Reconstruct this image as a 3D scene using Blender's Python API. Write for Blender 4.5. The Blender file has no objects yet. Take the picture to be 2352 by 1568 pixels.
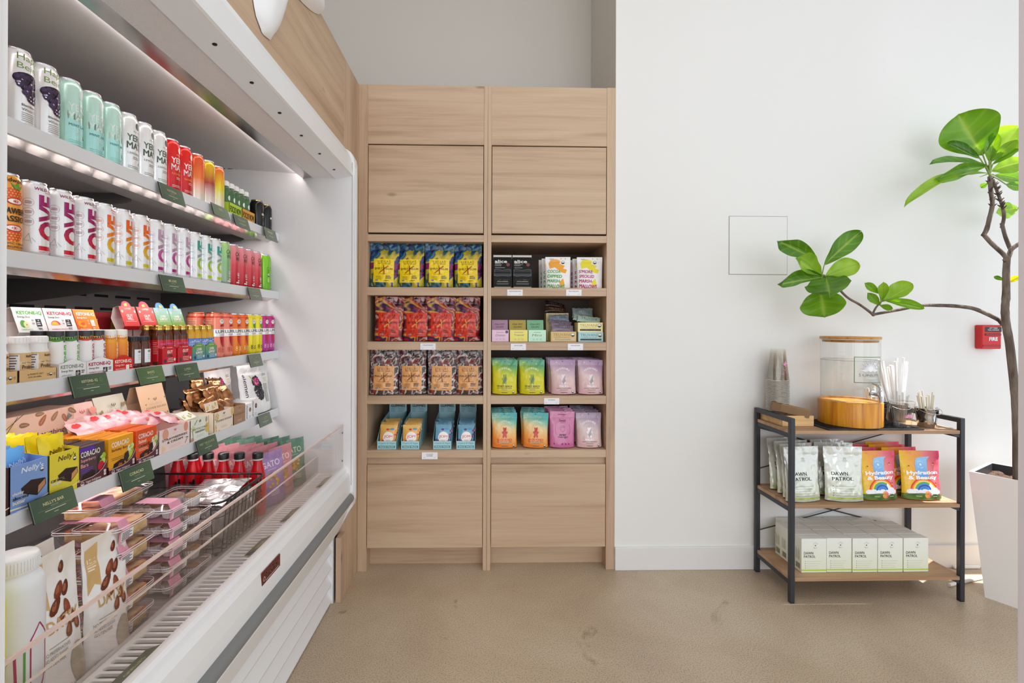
import bpy, math, random
from mathutils import Vector, Matrix, noise
from mathutils.geometry import tessellate_polygon
random.seed(7)
R = math.radians
COL = bpy.context.scene.collection
SC = bpy.context.scene

# ------------------------------------------------------------------ camera, world, sun, large lights, exposure
FPX, PPX, PPY, CAMH = 1100.0, 1142.29, 742.34, 1.2          # image taken as 2352 x 1568
CROT = Matrix.Rotation(-R(1.2987), 3, 'Z') @ Matrix.Rotation(R(90.0913), 3, 'X') @ Matrix.Rotation(R(.1925), 3, 'Z')
cam = bpy.data.objects.new('camera', bpy.data.cameras.new('camera'))
COL.objects.link(cam)
cam.matrix_world = Matrix.Translation((0, 0, CAMH)) @ CROT.to_4x4()
cam.data.sensor_width = 36
cam.data.lens = FPX * 36 / 2352
cam.data.shift_x = (1176 - PPX) / 2352
cam.data.shift_y = -(784 - PPY) / 2352
cam.data.clip_start = .02
SC.camera = cam

def at(x, y, X=None, Y=None, Z=None):
    """photo pixel -> world point on the plane X=, Y= or Z="""
    d = CROT @ Vector(((x - PPX) / FPX, -(y - PPY) / FPX, -1))
    t = X / d.x if X is not None else Y / d.y if Y is not None else (Z - CAMH) / d.z
    return Vector((0, 0, CAMH)) + d * t

w = bpy.data.worlds.new('world'); SC.world = w; w.use_nodes = True
w.node_tree.nodes['Background'].inputs[0].default_value = (.86, .93, 1.0, 1)
w.node_tree.nodes['Background'].inputs[1].default_value = 1.0

def light(name, kind, loc, direction, energy, color=(1, 1, 1), sx=1, sy=1):
    l = bpy.data.lights.new(name, kind); l.energy = energy; l.color = color
    if kind == 'AREA':
        l.shape = 'RECTANGLE'; l.size = sx; l.size_y = sy
    o = bpy.data.objects.new(name, l); COL.objects.link(o); o.location = loc
    o.rotation_euler = Vector(direction).to_track_quat('-Z', 'Y').to_euler()
    return o
sun = light('sun', 'SUN', (4, 4, 6), (-.469, 0, -.883), 11.0, (1, .98, .94)); sun.data.angle = R(.8)
light('window_daylight', 'AREA', (2.98, .2, 1.5), (-1, .12, 0), 17, (.82, .91, 1), 3.6, 2.7)
light('storefront_daylight', 'AREA', (.9, -3.3, 1.7), (0, 1, -.02), 96, (.84, .915, 1), 4.2, 2.6)
light('ceiling_light', 'AREA', (.5, .2, 3.5), (0, 0, -1), 14, (.88, .94, 1), 2.6, 2.2)
SC.view_settings.view_transform = 'Standard'
SC.view_settings.look = 'None'
SC.view_settings.gamma = 1
SC.view_settings.use_curve_mapping = False
SC.view_settings.exposure = 0
SC.cycles.max_bounces = 12; SC.cycles.diffuse_bounces = 8; SC.cycles.glossy_bounces = 3; SC.cycles.transmission_bounces = 4; SC.cycles.transparent_max_bounces = 32
SC.cycles.caustics_reflective = False; SC.cycles.caustics_refractive = False

# ------------------------------------------------------------------ colour and materials
def lin(h):
    if isinstance(h, tuple): return h
    if isinstance(h, str): h = int(h.lstrip('#'), 16)
    o = []
    for s in (16, 8, 0):
        c = ((h >> s) & 255) / 255
        o.append(c / 12.92 if c <= .04045 else ((c + .055) / 1.055) ** 2.4)
    return (o[0], o[1], o[2], 1.0)
def mix(a, b, t):
    a, b = lin(a), lin(b); t = max(0, min(1, t))
    return tuple(a[i] + (b[i] - a[i]) * t for i in range(3)) + (1.0,)
def ramp(stops, t):
    for (t0, c0), (t1, c1) in zip(stops, stops[1:]):
        if t <= t1: return mix(c0, c1, (t - t0) / max(1e-6, t1 - t0))
    return lin(stops[-1][1])

MATS = {}
def newmat(name):
    m = bpy.data.materials.new(name); m.use_nodes = True
    return m, m.node_tree.nodes, m.node_tree.links, m.node_tree.nodes['Principled BSDF']
def fin(name):
    """finishes for packaging and small things; the colour comes from the colour attribute of the mesh"""
    if name in MATS: return MATS[name]
    m, N, L, b = newmat('finish_' + name)
    a = N.new('ShaderNodeAttribute'); a.attribute_name = 'Col'
    L.new(a.outputs['Color'], b.inputs['Base Color'])
    rough, metal, trans, coat = dict(paper=(.62, 0, 0, 0), card=(.45, 0, 0, 0), gloss=(.22, 0, 0, 0), plastic=(.35, 0, 0, 0),
        film=(.26, 0, 0, 0), matte=(.8, 0, 0, 0), can=(.22, .25, 0, 0), metal=(.25, 1, 0, 0), steel=(.4, 1, 0, 0), chrome=(.08, 1, 0, 0), foil=(.22, .75, 0, 0),
        enamel=(.3, 0, 0, .2), pearl=(.2, .3, 0, 0), clear=(.04, 0, .96, 0), cup=(.06, 0, .9, 0), liquid=(.05, 0, .85, 0), soil=(.95, 0, 0, 0), bark=(.85, 0, 0, 0))[name]
    b.inputs['Roughness'].default_value = rough; b.inputs['Metallic'].default_value = metal
    b.inputs['Transmission Weight'].default_value = trans; b.inputs['Coat Weight'].default_value = coat
    if trans:
        # thin clear sheet: light passes straight through, with a fresnel sheen
        N.remove(b)
        t = N.new('ShaderNodeBsdfTransparent'); g = N.new('ShaderNodeBsdfGlossy'); g.inputs['Roughness'].default_value = rough
        fr = N.new('ShaderNodeLayerWeight'); fr.inputs['Blend'].default_value = .5
        pw = N.new('ShaderNodeMath'); pw.operation = 'POWER'; pw.inputs[1].default_value = 4; L.new(fr.outputs['Facing'], pw.inputs[0])
        ma = N.new('ShaderNodeMath'); ma.operation = 'MULTIPLY_ADD'; ma.inputs[1].default_value = .5; ma.inputs[2].default_value = {'clear': .035, 'cup': .06, 'liquid': .03}[name]
        L.new(pw.outputs[0], ma.inputs[0])
        mx = N.new('ShaderNodeMixShader'); L.new(a.outputs['Color'], t.inputs['Color'])
        L.new(ma.outputs[0], mx.inputs[0]); L.new(t.outputs[0], mx.inputs[1]); L.new(g.outputs[0], mx.inputs[2])
        L.new(mx.outputs[0], N['Material Output'].inputs[0])
        m['thin'] = 1
    elif name in ('film', 'foil', 'pearl'):
        nz = N.new('ShaderNodeTexNoise'); nz.inputs['Scale'].default_value = 55 if name == 'foil' else 38
        tc = N.new('ShaderNodeTexCoord'); bp = N.new('ShaderNodeBump'); bp.inputs['Strength'].default_value = .25; bp.inputs['Distance'].default_value = .006
        L.new(tc.outputs['Object'], nz.inputs['Vector']); L.new(nz.outputs[0], bp.inputs['Height']); L.new(bp.outputs[0], b.inputs['Normal'])
    elif name in ('bark', 'soil'):
        nz = N.new('ShaderNodeTexNoise'); nz.inputs['Scale'].default_value = 90; nz.inputs['Detail'].default_value = 6
        tc = N.new('ShaderNodeTexCoord'); bp = N.new('ShaderNodeBump'); bp.inputs['Strength'].default_value = .9; bp.inputs['Distance'].default_value = .01
        mp = N.new('ShaderNodeMapping'); mp.inputs['Scale'].default_value = (1, 1, .25 if name == 'bark' else 1)
        L.new(tc.outputs['Object'], mp.inputs[0]); L.new(mp.outputs[0], nz.inputs['Vector']); L.new(nz.outputs[0], bp.inputs['Height']); L.new(bp.outputs[0], b.inputs['Normal'])
    MATS[name] = m
    return m

def wood(name, axis, c0, c1, c2, scale=1.0, rough=.5):
    if name in MATS: return MATS[name]
    m, N, L, b = newmat(name)
    tc = N.new('ShaderNodeTexCoord'); mp = N.new('ShaderNodeMapping')
    s = [9 * scale] * 3; s['XYZ'.index(axis)] = .7 * scale
    mp.inputs['Scale'].default_value = s
    L.new(tc.outputs['Object'], mp.inputs[0])
    # large, slowly waving bands
    n1 = N.new('ShaderNodeTexNoise'); n1.inputs['Scale'].default_value = 1.1; n1.inputs['Detail'].default_value = 3; n1.inputs['Distortion'].default_value = 1.1
    L.new(mp.outputs[0], n1.inputs['Vector'])
    mp2 = N.new('ShaderNodeMapping'); s2 = [95 * scale] * 3; s2['XYZ'.index(axis)] = 3.0 * scale
    mp2.inputs['Scale'].default_value = s2; L.new(tc.outputs['Object'], mp2.inputs[0])
    n2 = N.new('ShaderNodeTexNoise'); n2.inputs['Scale'].default_value = 1; n2.inputs['Detail'].default_value = 4; n2.inputs['Distortion'].default_value = .6
    L.new(mp2.outputs[0], n2.inputs['Vector'])
    ad = N.new('ShaderNodeMath'); ad.operation = 'MULTIPLY_ADD'; ad.inputs[1].default_value = .45
    L.new(n2.outputs[0], ad.inputs[0]); L.new(n1.outputs[0], ad.inputs[2])
    cr = N.new('ShaderNodeValToRGB'); e = cr.color_ramp.elements
    e[0].position = .5; e[0].color = lin(c0); e[1].position = .95; e[1].color = lin(c2)
    k = e.new(.7); k.color = lin(c1)
    L.new(ad.outputs[0], cr.inputs[0])
    # knots
    mp3 = N.new('ShaderNodeMapping'); s3 = [9.0 * scale] * 3; s3['XYZ'.index(axis)] = 3.6 * scale; mp3.inputs['Scale'].default_value = s3
    L.new(tc.outputs['Object'], mp3.inputs[0])
    vo = N.new('ShaderNodeTexVoronoi'); vo.inputs['Scale'].default_value = .75; L.new(mp3.outputs[0], vo.inputs['Vector'])
    kr = N.new('ShaderNodeValToRGB'); kr.color_ramp.elements[0].position = .02; kr.color_ramp.elements[0].color = (.45, .4, .36, 1)
    kr.color_ramp.elements[1].position = .09; kr.color_ramp.elements[1].color = (1, 1, 1, 1); L.new(vo.outputs['Distance'], kr.inputs[0])
    mu = N.new('ShaderNodeMix'); mu.data_type = 'RGBA'; mu.blend_type = 'MULTIPLY'; mu.inputs[0].default_value = .8
    L.new(cr.outputs[0], mu.inputs[6]); L.new(kr.outputs[0], mu.inputs[7])
    L.new(mu.outputs[2], b.inputs['Base Color'])
    b.inputs['Roughness'].default_value = rough
    bp = N.new('ShaderNodeBump'); bp.inputs['Strength'].default_value = .12; bp.inputs['Distance'].default_value = .002
    L.new(n2.outputs[0], bp.inputs['Height']); L.new(bp.outputs[0], b.inputs['Normal'])
    MATS[name] = m
    return m
OAK = ('#ad8f74', '#c0a285', '#cab093')
def oak(axis): return wood('oak_grain_' + axis.lower(), axis, *OAK)

def plain(name, c, rough=.5, metal=0, bump=0, bscale=200, var=0):
    if name in MATS: return MATS[name]
    m, N, L, b = newmat(name)
    b.inputs['Base Color'].default_value = lin(c); b.inputs['Roughness'].default_value = rough; b.inputs['Metallic'].default_value = metal
    tc = N.new('ShaderNodeTexCoord'); nz = N.new('ShaderNodeTexNoise'); nz.inputs['Scale'].default_value = bscale; nz.inputs['Detail'].default_value = 3
    L.new(tc.outputs['Object'], nz.inputs['Vector'])
    if bump:
        bp = N.new('ShaderNodeBump'); bp.inputs['Strength'].default_value = bump; bp.inputs['Distance'].default_value = .002
        L.new(nz.outputs[0], bp.inputs['Height']); L.new(bp.outputs[0], b.inputs['Normal'])
    if var:
        n3 = N.new('ShaderNodeTexNoise'); n3.inputs['Scale'].default_value = 2.5; L.new(tc.outputs['Object'], n3.inputs['Vector'])
        hs = N.new('ShaderNodeHueSaturation'); hs.inputs['Color'].default_value = lin(c)
        mr = N.new('ShaderNodeMapRange'); mr.inputs[3].default_value = 1 - var; mr.inputs[4].default_value = 1 + var
        L.new(n3.outputs[0], mr.inputs[0]); L.new(mr.outputs[0], hs.inputs['Value']); L.new(hs.outputs[0], b.inputs['Base Color'])
    MATS[name] = m
    return m

def concrete():
    m, N, L, b = newmat('polished_concrete')
    tc = N.new('ShaderNodeTexCoord')
    def nz(scale, detail=4, rough=.55, dist=0):
        n = N.new('ShaderNodeTexNoise'); n.inputs['Scale'].default_value = scale; n.inputs['Detail'].default_value = detail
        n.inputs['Roughness'].default_value = rough; n.inputs['Distortion'].default_value = dist
        L.new(tc.outputs['Object'], n.inputs['Vector']); return n
    def cr(src, *st):
        c = N.new('ShaderNodeValToRGB'); e = c.color_ramp.elements
        e[0].position, e[0].color = st[0][0], lin(st[0][1]); e[1].position, e[1].color = st[-1][0], lin(st[-1][1])
        for p, k in st[1:-1]: x = e.new(p); x.color = lin(k)
        L.new(src, c.inputs[0]); return c
    def mx(kind, f, a, bb):
        q = N.new('ShaderNodeMix'); q.data_type = 'RGBA'; q.blend_type = kind
        if isinstance(f, (int, float)): q.inputs[0].default_value = f
        else: L.new(f, q.inputs[0])
        L.new(a, q.inputs[6])
        if isinstance(bb, str): q.inputs[7].default_value = lin(bb)
        else: L.new(bb, q.inputs[7])
        return q.outputs[2]
    big = cr(nz(1.6, 5, .6, .4).outputs[0], (.3, '#b3a18b'), (.5, '#c2b098'), (.72, '#cfc0aa'))
    spk = cr(nz(210, 4, .6).outputs[0], (.30, '#75685a'), (.44, '#d8ccba'), (.55, '#ffffff'), (.72, '#ffffff'))
    c = mx('MULTIPLY', .6, big.outputs[0], spk.outputs[0])
    v = N.new('ShaderNodeTexVoronoi'); v.inputs['Scale'].default_value = 130; L.new(tc.outputs['Object'], v.inputs['Vector'])
    lt = cr(v.outputs['Distance'], (.0, '#ffffff'), (.16, '#000000'))
    msk = cr(nz(3.0, 4).outputs[0], (.38, '#202020'), (.62, '#b0b0b0'))
    fm = N.new('ShaderNodeMath'); fm.operation = 'MULTIPLY'; L.new(lt.outputs[0], fm.inputs[0]); L.new(msk.outputs[0], fm.inputs[1])
    c = mx('MIX', fm.outputs[0], c, '#d9cdb8')
    st = cr(nz(4.2, 5, .6, .8).outputs[0], (.27, '#6b6052'), (.335, '#ffffff'))
    c = mx('MULTIPLY', .45, c, st.outputs[0])
    L.new(c, b.inputs['Base Color'])
    rr = N.new('ShaderNodeMapRange'); rr.inputs[3].default_value = .22; rr.inputs[4].default_value = .5; L.new(nz(5).outputs[0], rr.inputs[0])
    L.new(rr.outputs[0], b.inputs['Roughness'])
    return m

# ------------------------------------------------------------------ mesh building
class G:
    """collects coloured faces; build() links them as ONE mesh object"""
    def __init__(s): s.v, s.f, s.c, s.sm = [], [], [], []
    def add(s, verts, faces, c='#ffffff', smooth=False):
        o = len(s.v); s.v += [tuple(p) for p in verts]
        fn = c if callable(c) else None; cc = None if fn else lin(c)
        for f in faces:
            s.f.append(tuple(i + o for i in f)); s.sm.append(smooth)
            s.c += [fn(Vector(verts[i])) for i in f] if fn else [cc] * len(f)
        return s
    def box(s, x0, x1, y0, y1, z0, z1, c='#ffffff', b=0):
        if x0 > x1: x0, x1 = x1, x0
        if y0 > y1: y0, y1 = y1, y0
        if z0 > z1: z0, z1 = z1, z0
        if not b:
            v = [(x, y, z) for x in (x0, x1) for y in (y0, y1) for z in (z0, z1)]
            return s.add(v, [(0, 1, 3, 2), (4, 6, 7, 5), (0, 4, 5, 1), (2, 3, 7, 6), (0, 2, 6, 4), (1, 5, 7, 3)], c)
        lo, hi = (x0, y0, z0), (x1, y1, z1); v = []; idx = {}
        for sx in (0, 1):
            for sy in (0, 1):
                for sz in (0, 1):
                    for a in range(3):
                        sg = (sx, sy, sz)
                        p = [hi[k] if sg[k] else lo[k] for k in range(3)]
                        for k in range(3):
                            if k != a: p[k] += -b if sg[k] else b
                        idx[(sx, sy, sz, a)] = len(v); v.append(p)
        fs = []
        def sq(a, val):
            o = [k for k in range(3) if k != a]
            q = []
            for t in ((0, 0), (1, 0), (1, 1), (0, 1)):
                g = [0, 0, 0]; g[a] = val; g[o[0]], g[o[1]] = t; q.append(idx[(*g, a)])
            flip = (val == 0) != (a == 1)
            fs.append(tuple(q[::-1] if flip else q))
        for a in range(3): sq(a, 0); sq(a, 1)
        for a in range(3):                       # edges along axis a
            o = [k for k in range(3) if k != a]
            for t in ((0, 0), (1, 0), (1, 1), (0, 1)):
                q = []
                for e, ax in ((0, o[0]), (1, o[0]), (1, o[1]), (0, o[1])):
                    g = [0, 0, 0]; g[a] = e; g[o[0]], g[o[1]] = t; q.append(idx[(*g, ax)])
                fs.append(tuple(q))
        for sx in (0, 1):
            for sy in (0, 1):
                for sz in (0, 1): fs.append(tuple(idx[(sx, sy, sz, a)] for a in range(3)))
        return s.add(v, fs, c)
    def lathe(s, prof, n=20, c='#ffffff', o=(0, 0, 0), smooth=True, sq=1.0, caps=True):
        v, fs = [], []
        for r, z in prof:
            for k in range(n):
                a = 2 * math.pi * k / n; v.append((o[0] + r * math.sin(a), o[1] - r * math.cos(a) * sq, o[2] + z))
        for j in range(len(prof) - 1):
            for k in range(n):
                k2 = (k + 1) % n; fs.append((j * n + k, j * n + k2, (j + 1) * n + k2, (j + 1) * n + k))
        s.add(v, fs, c, smooth)
        if caps:
            m = len(prof) - 1
            if prof[0][0] > 1e-5: s.add(v[:n], [tuple(range(n))[::-1]], c)
            if prof[-1][0] > 1e-5: s.add(v[m * n:], [tuple(range(n))], c)
        return s
    def tube(s, pts, r, n=8, c='#ffffff', smooth=True, caps=True):
        pts = [Vector(p) for p in pts]; m = len(pts); rr = r if isinstance(r, (list, tuple)) else [r] * m
        v, fs = [], []; up = None
        for i, p in enumerate(pts):
            d = (pts[min(i + 1, m - 1)] - pts[max(i - 1, 0)]).normalized()
            if up is None:
                up = Vector((0, 0, 1)) if abs(d.z) < .9 else Vector((1, 0, 0))
            u = (up - d * up.dot(d)); u = u.normalized() if u.length > 1e-6 else d.orthogonal().normalized(); up = u
            wv = d.cross(u)
            for k in range(n):
                a = 2 * math.pi * k / n; v.append(p + (u * math.cos(a) + wv * math.sin(a)) * rr[i])
        for j in range(m - 1):
            for k in range(n):
                k2 = (k + 1) % n; fs.append((j * n + k, j * n + k2, (j + 1) * n + k2, (j + 1) * n + k))
        s.add(v, fs, c, smooth)
        if caps: s.add(v[:n], [tuple(range(n))[::-1]], c); s.add(v[-n:], [tuple(range(n))], c)
        return s
    def prism(s, poly, axis, t0, t1, c='#ffffff', smooth=False):
        """poly: 2D outline in the two other axes (in XYZ order), extruded along axis"""
        a = 'XYZ'.index(axis); o = [k for k in range(3) if k != a]; n = len(poly)
        def P(q, t):
            p = [0, 0, 0]; p[a] = t; p[o[0]], p[o[1]] = q; return tuple(p)
        v = [P(q, t0) for q in poly] + [P(q, t1) for q in poly]
        s.add(v, [(k, (k + 1) % n, n + (k + 1) % n, n + k) for k in range(n)], c, smooth)
        tri = tessellate_polygon([[Vector((q[0], q[1], 0)) for q in poly]])
        return s.add(v, [t for t in tri] + [tuple(n + i for i in t[::-1]) for t in tri], c)
    def grid(s, fn, nu, nv, c='#ffffff', smooth=True, closed=False):
        v = [fn(i / nu, j / nv) for j in range(nv + 1) for i in range(nu + (0 if closed else 1))]
        w_ = nu if closed else nu + 1
        fs = [(j * w_ + i, j * w_ + (i + 1) % w_, (j + 1) * w_ + (i + 1) % w_, (j + 1) * w_ + i) for j in range(nv) for i in range(nu)]
        return s.add(v, fs, c, smooth)
    def xf(s, M, start=0):
        for i in range(start, len(s.v)): s.v[i] = tuple(M @ Vector(s.v[i]))
        return s
    def mesh(s, name):
        me = bpy.data.meshes.new(name); me.from_pydata(s.v, [], s.f)
        me.polygons.foreach_set('use_smooth', s.sm)
        ca = me.color_attributes.new('Col', 'FLOAT_COLOR', 'CORNER')
        ca.data.foreach_set('color', [x for c in s.c for x in c])
        return me
    def build(s, name, mat, parent=None, fix=True):
        me = s.mesh(name)
        if fix:
            import bmesh
            bm = bmesh.new(); bm.from_mesh(me); bmesh.ops.recalc_face_normals(bm, faces=bm.faces); bm.to_mesh(me); bm.free()
        me.materials.append(fin(mat) if isinstance(mat, str) else mat)
        o = bpy.data.objects.new(name, me); COL.objects.link(o); o.parent = parent
        return o

def tag(o, label=None, cat=None, group=None, kind=None):
    if label: o['label'] = label
    if cat: o['category'] = cat
    if group: o['group'] = group
    if kind: o['kind'] = kind
    return o
def thing(name, label, cat, loc=(0, 0, 0), rz=0, group=None):
    o = bpy.data.objects.new(name, None); COL.objects.link(o); o.location = loc; o.rotation_euler = (0, 0, R(rz))
    o.empty_display_size = .02
    return tag(o, label, cat, group)
def struct(o): o['kind'] = 'structure'; return o
def dup(root, loc, rz=None, label=None, group=None, parent=None):
    """a copy of a thing with copies of its parts and sub-parts (mesh data shared)"""
    r = root.copy(); COL.objects.link(r); r.location = loc; r.parent = parent
    if rz is not None: r.rotation_euler = (0, 0, R(rz))
    if label: r['label'] = label
    if group: r['group'] = group
    for ch in list(root.children):
        c = ch.copy(); COL.objects.link(c); c.parent = r
        for g in ch.children:
            d = g.copy(); COL.objects.link(d); d.parent = c
    return r

# ------------------------------------------------------------------ flat print: lettering and graphics laid on a surface
TXT = {}
def text_tris(s, bold=0.0, sp=1.0):
    if any(ch in s for ch in 'MWmw'): bold = 0.0        # the outline of these letters breaks when fattened
    key = (s, bold, sp)
    if key in TXT: return TXT[key]
    cu = bpy.data.curves.new('lettering', 'FONT'); cu.body = s; cu.size = 1; cu.resolution_u = 3
    cu.dimensions = '2D'; cu.fill_mode = 'FRONT'; cu.offset = bold; cu.space_character = sp
    o = bpy.data.objects.new('lettering', cu)
    me = o.to_mesh(); me.calc_loop_triangles()
    vs = [(v.co.x, v.co.y) for v in me.vertices]
    tr = [[vs[i] for i in t.vertices] for t in me.loop_triangles]
    o.to_mesh_clear(); bpy.data.objects.remove(o); bpy.data.curves.remove(cu)
    if vs:
        x0, x1 = min(v[0] for v in vs), max(v[0] for v in vs); y0, y1 = min(v[1] for v in vs), max(v[1] for v in vs)
    else: x0 = x1 = y0 = 0; y1 = 1
    TXT[key] = (tr, x0, x1, y0, max(y1, y0 + .01)); return TXT[key]

def slice_tris(tris, ax, step):
    out = []
    for t in tris:
        lo = min(p[ax] for p in t); hi = max(p[ax] for p in t)
        if hi - lo < step * 1.2: out.append(t); continue
        k0 = math.floor(lo / step); k1 = math.ceil(hi / step)
        for k in range(k0, k1):
            poly = t
            for lim, sg in ((k * step, 1), ((k + 1) * step, -1)):
                q = []
                for i in range(len(poly)):
                    a, b = poly[i - 1], poly[i]; da, db = (a[ax] - lim) * sg, (b[ax] - lim) * sg
                    if (da < 0) != (db < 0):
                        f = da / (da - db); q.append((a[0] + (b[0] - a[0]) * f, a[1] + (b[1] - a[1]) * f))
                    if db >= 0: q.append(b)
                poly = q
                if len(poly) < 3: break
            for i in range(1, len(poly) - 1): out.append([poly[0], poly[i], poly[i + 1]])
    return out

class Pr:
    def __init__(s): s.it = []; s.L = 0
    def tris(s, t, c, up=True):
        if up: s.L += 1
        s.it.append((t, c, s.L)); return s
    def rect(s, u0, v0, u1, v1, c): return s.tris([[(u0, v0), (u1, v0), (u1, v1)], [(u0, v0), (u1, v1), (u0, v1)]], c)
    def ell(s, u, v, ru, rv, c, n=16, a0=0, a1=360):
        p = [(u + ru * math.cos(R(a0 + (a1 - a0) * k / n)), v + rv * math.sin(R(a0 + (a1 - a0) * k / n))) for k in range(n + 1)]
        return s.tris([[(u, v), p[k], p[k + 1]] for k in range(n)], c)
    def ring(s, u, v, r, wd, c, n=20, a0=0, a1=360, ry=None, up=True):
        ry = ry or r; t = []
        for k in range(n):
            q = []
            for kk, d in ((k, 0), (k + 1, 0), (k + 1, 1), (k, 1)):
                a = R(a0 + (a1 - a0) * kk / n); q.append((u + (r - wd * d) * math.cos(a), v + (ry - wd * d) * math.sin(a)))
            t += [[q[0], q[1], q[2]], [q[0], q[2], q[3]]]
        return s.tris(t, c, up)
    def poly(s, pts, c, up=True):
        tr = tessellate_polygon([[Vector((p[0], p[1], 0)) for p in pts]])
        return s.tris([[pts[i] for i in t] for t in tr], c, up)
    def line(s, pts, wd, c, up=True):
        t = []
        for a, b in zip(pts, pts[1:]):
            dx, dy = b[0] - a[0], b[1] - a[1]; l = math.hypot(dx, dy) or 1; nx, ny = -dy / l * wd / 2, dx / l * wd / 2
            q = [(a[0] + nx, a[1] + ny), (a[0] - nx, a[1] - ny), (b[0] - nx, b[1] - ny), (b[0] + nx, b[1] + ny)]
            t += [[q[0], q[1], q[2]], [q[0], q[2], q[3]]]
        return s.tris(t, c, up)
    def text(s, st, u, v, h, c, al='c', w=None, rot=0, bold=0.0, sp=1.0, skew=0, up=True, wmax=None):
        """h: height of the string's own box; w: width to fill"""
        tr, x0, x1, y0, y1 = text_tris(st, bold, sp)
        sy = h / (y1 - y0); sx = (w / max(1e-6, x1 - x0)) if w else sy
        if wmax and sx * (x1 - x0) > wmax: sx = wmax / (x1 - x0)
        W = sx * (x1 - x0); ox = {'c': -W / 2, 'l': 0, 'r': -W}[al]; ca, sa = math.cos(R(rot)), math.sin(R(rot))
        out = []
        for t in tr:
            q = []
            for x, y in t:
                px, py = (x - x0) * sx + ox, (y - y0) * sy - h / 2; px += skew * py
                q.append((u + px * ca - py * sa, v + px * sa + py * ca))
            out.append(q)
        if bold and any(ch in st for ch in 'MWmw'):                 # fatten by doubling instead
            e = bold * sy * .8; src = out; out = [[(x + a * e, y + b * e) for x, y in t] for t in src for a, b in ((1, 1), (-1, 1), (1, -1), (-1, -1))]
        return s.tris(out, c, up)
    def arc(s, st, u, v, r, h, c, a0, a1, bold=0.0):
        """letters along an arc from angle a0 to a1"""
        n = len(st); s.L += 1
        for i, ch in enumerate(st):
            if ch == ' ': continue
            a = a0 + (a1 - a0) * (i + .5) / n
            s.text(ch, u + r * math.cos(R(a)), v + r * math.sin(R(a)), h, c, rot=a - 90 if a1 < a0 else a + 90, bold=bold, up=False)
        return s
    def lines(s, u, v, w, n, c, gap=.004, h=.0012, al='l', rag=.3):
        """fine print too small to read: ragged bars"""
        s.L += 1
        for i in range(n):
            ww = w * (1 - rag * random.random()); x = u if al == 'l' else u - ww / 2
            y = v - i * gap
            s.tris([[(x, y), (x + ww, y), (x + ww, y + h)], [(x, y), (x + ww, y + h), (x, y + h)]], c, False)
        return s
    def build(s, name, parent, mapf, mat='paper', cu=None, cv=None, off=.00006, base=.00025, clip=None):
        V, F, C = [], [], []
        off = min(off, .0012 / max(1, s.L))
        for tr, c, l in s.it:
            if clip:
                tr = [t for t in slice_tris(slice_tris(tr, 0, 1e9), 1, 1e9)]
                tr = clip_tris(tr, *clip)
            if cu: tr = slice_tris(tr, 0, cu)
            if cv: tr = slice_tris(tr, 1, cv)
            fn = c if callable(c) else None; cc = None if fn else lin(c)
            for t in tr:
                k = len(V)
                if (t[1][0] - t[0][0]) * (t[2][1] - t[0][1]) - (t[1][1] - t[0][1]) * (t[2][0] - t[0][0]) < 0: t = [t[0], t[2], t[1]]
                for p in t:
                    V.append(tuple(mapf(p[0], p[1], base + off * l))); C.append(fn(p[0], p[1]) if fn else cc)
                F.append((k, k + 1, k + 2))
        me = bpy.data.meshes.new(name); me.from_pydata(V, [], F)
        ca = me.color_attributes.new('Col', 'FLOAT_COLOR', 'CORNER'); ca.data.foreach_set('color', [x for c in C for x in c])
        me.materials.append(fin(mat) if isinstance(mat, str) else mat)
        o = bpy.data.objects.new(name, me); COL.objects.link(o); o.parent = parent
        return o
def clip_tris(tris, u0, v0, u1, v1):
    for ax, lim, sg in ((0, u0, 1), (0, u1, -1), (1, v0, 1), (1, v1, -1)):
        out = []
        for poly in tris:
            q = []
            for i in range(len(poly)):
                a, b = poly[i - 1], poly[i]; da, db = (a[ax] - lim) * sg, (b[ax] - lim) * sg
                if (da < 0) != (db < 0):
                    f = da / (da - db); q.append((a[0] + (b[0] - a[0]) * f, a[1] + (b[1] - a[1]) * f))
                if db >= 0: q.append(b)
            for i in range(1, len(q) - 1): out.append([q[0], q[i], q[i + 1]])
        tris = out
    return tris
def flat(y=0.0, x=0.0, z=0.0): return lambda u, v, h: (x + u, y - h, z + v)
def cyl(r, y=0.0): return lambda u, v, h: ((r + h) * math.sin(u / r), y - (r + h) * math.cos(u / r), v)
# ------------------------------------------------------------------ the room
YW = 2.335                                   # plane of the white wall and the cabinet fronts
white_paint = plain('white_wall_paint', '#e9e7e4', .75, bump=.05, bscale=320)
alcove_grey = plain('alcove_greige', '#d0cbc3', .8, bump=.05, bscale=320)  # even greige for the alcove, greyer than the white wall
def S(name, mat, *boxes, b=0):
    g = G()
    for q in boxes: g.box(*q, b=b)
    return struct(g.build(name, mat))
S('floor', concrete(), (-2.2, 3.2, -3.8, 3.0, -.05, 0))
S('ceiling', white_paint, (-2.2, 2.95, -3.8, 3.0, 3.62, 3.7))
S('wall_back', white_paint, (.631, 3.2, YW, 3.0, 0, 3.62))
S('wall_alcove', alcove_grey, (-2.2, .631, 2.9, 3.0, 0, 3.62), (.6305, .6315, YW + .002, 2.9, 2.3, 3.62))
S('wall_left', white_paint, (-2.2, -1.62, -3.8, 2.9, 0, 3.62))
S('wall_right', white_paint, (2.85, 2.95, -3.8, 2.26, 0, .12), (2.85, 2.95, -3.8, 2.26, 3.4, 3.62), (2.85, 2.95, 2.26, YW, 0, 3.62), (2.85, 2.95, -3.8, -1.9, .12, 3.4))
S('added_sun_blocker', white_paint, (2.95, 5.4, -4.2, 2.05, 3.45, 3.55))  # unseen slab added outside to hold the sun to a narrow strip
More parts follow.
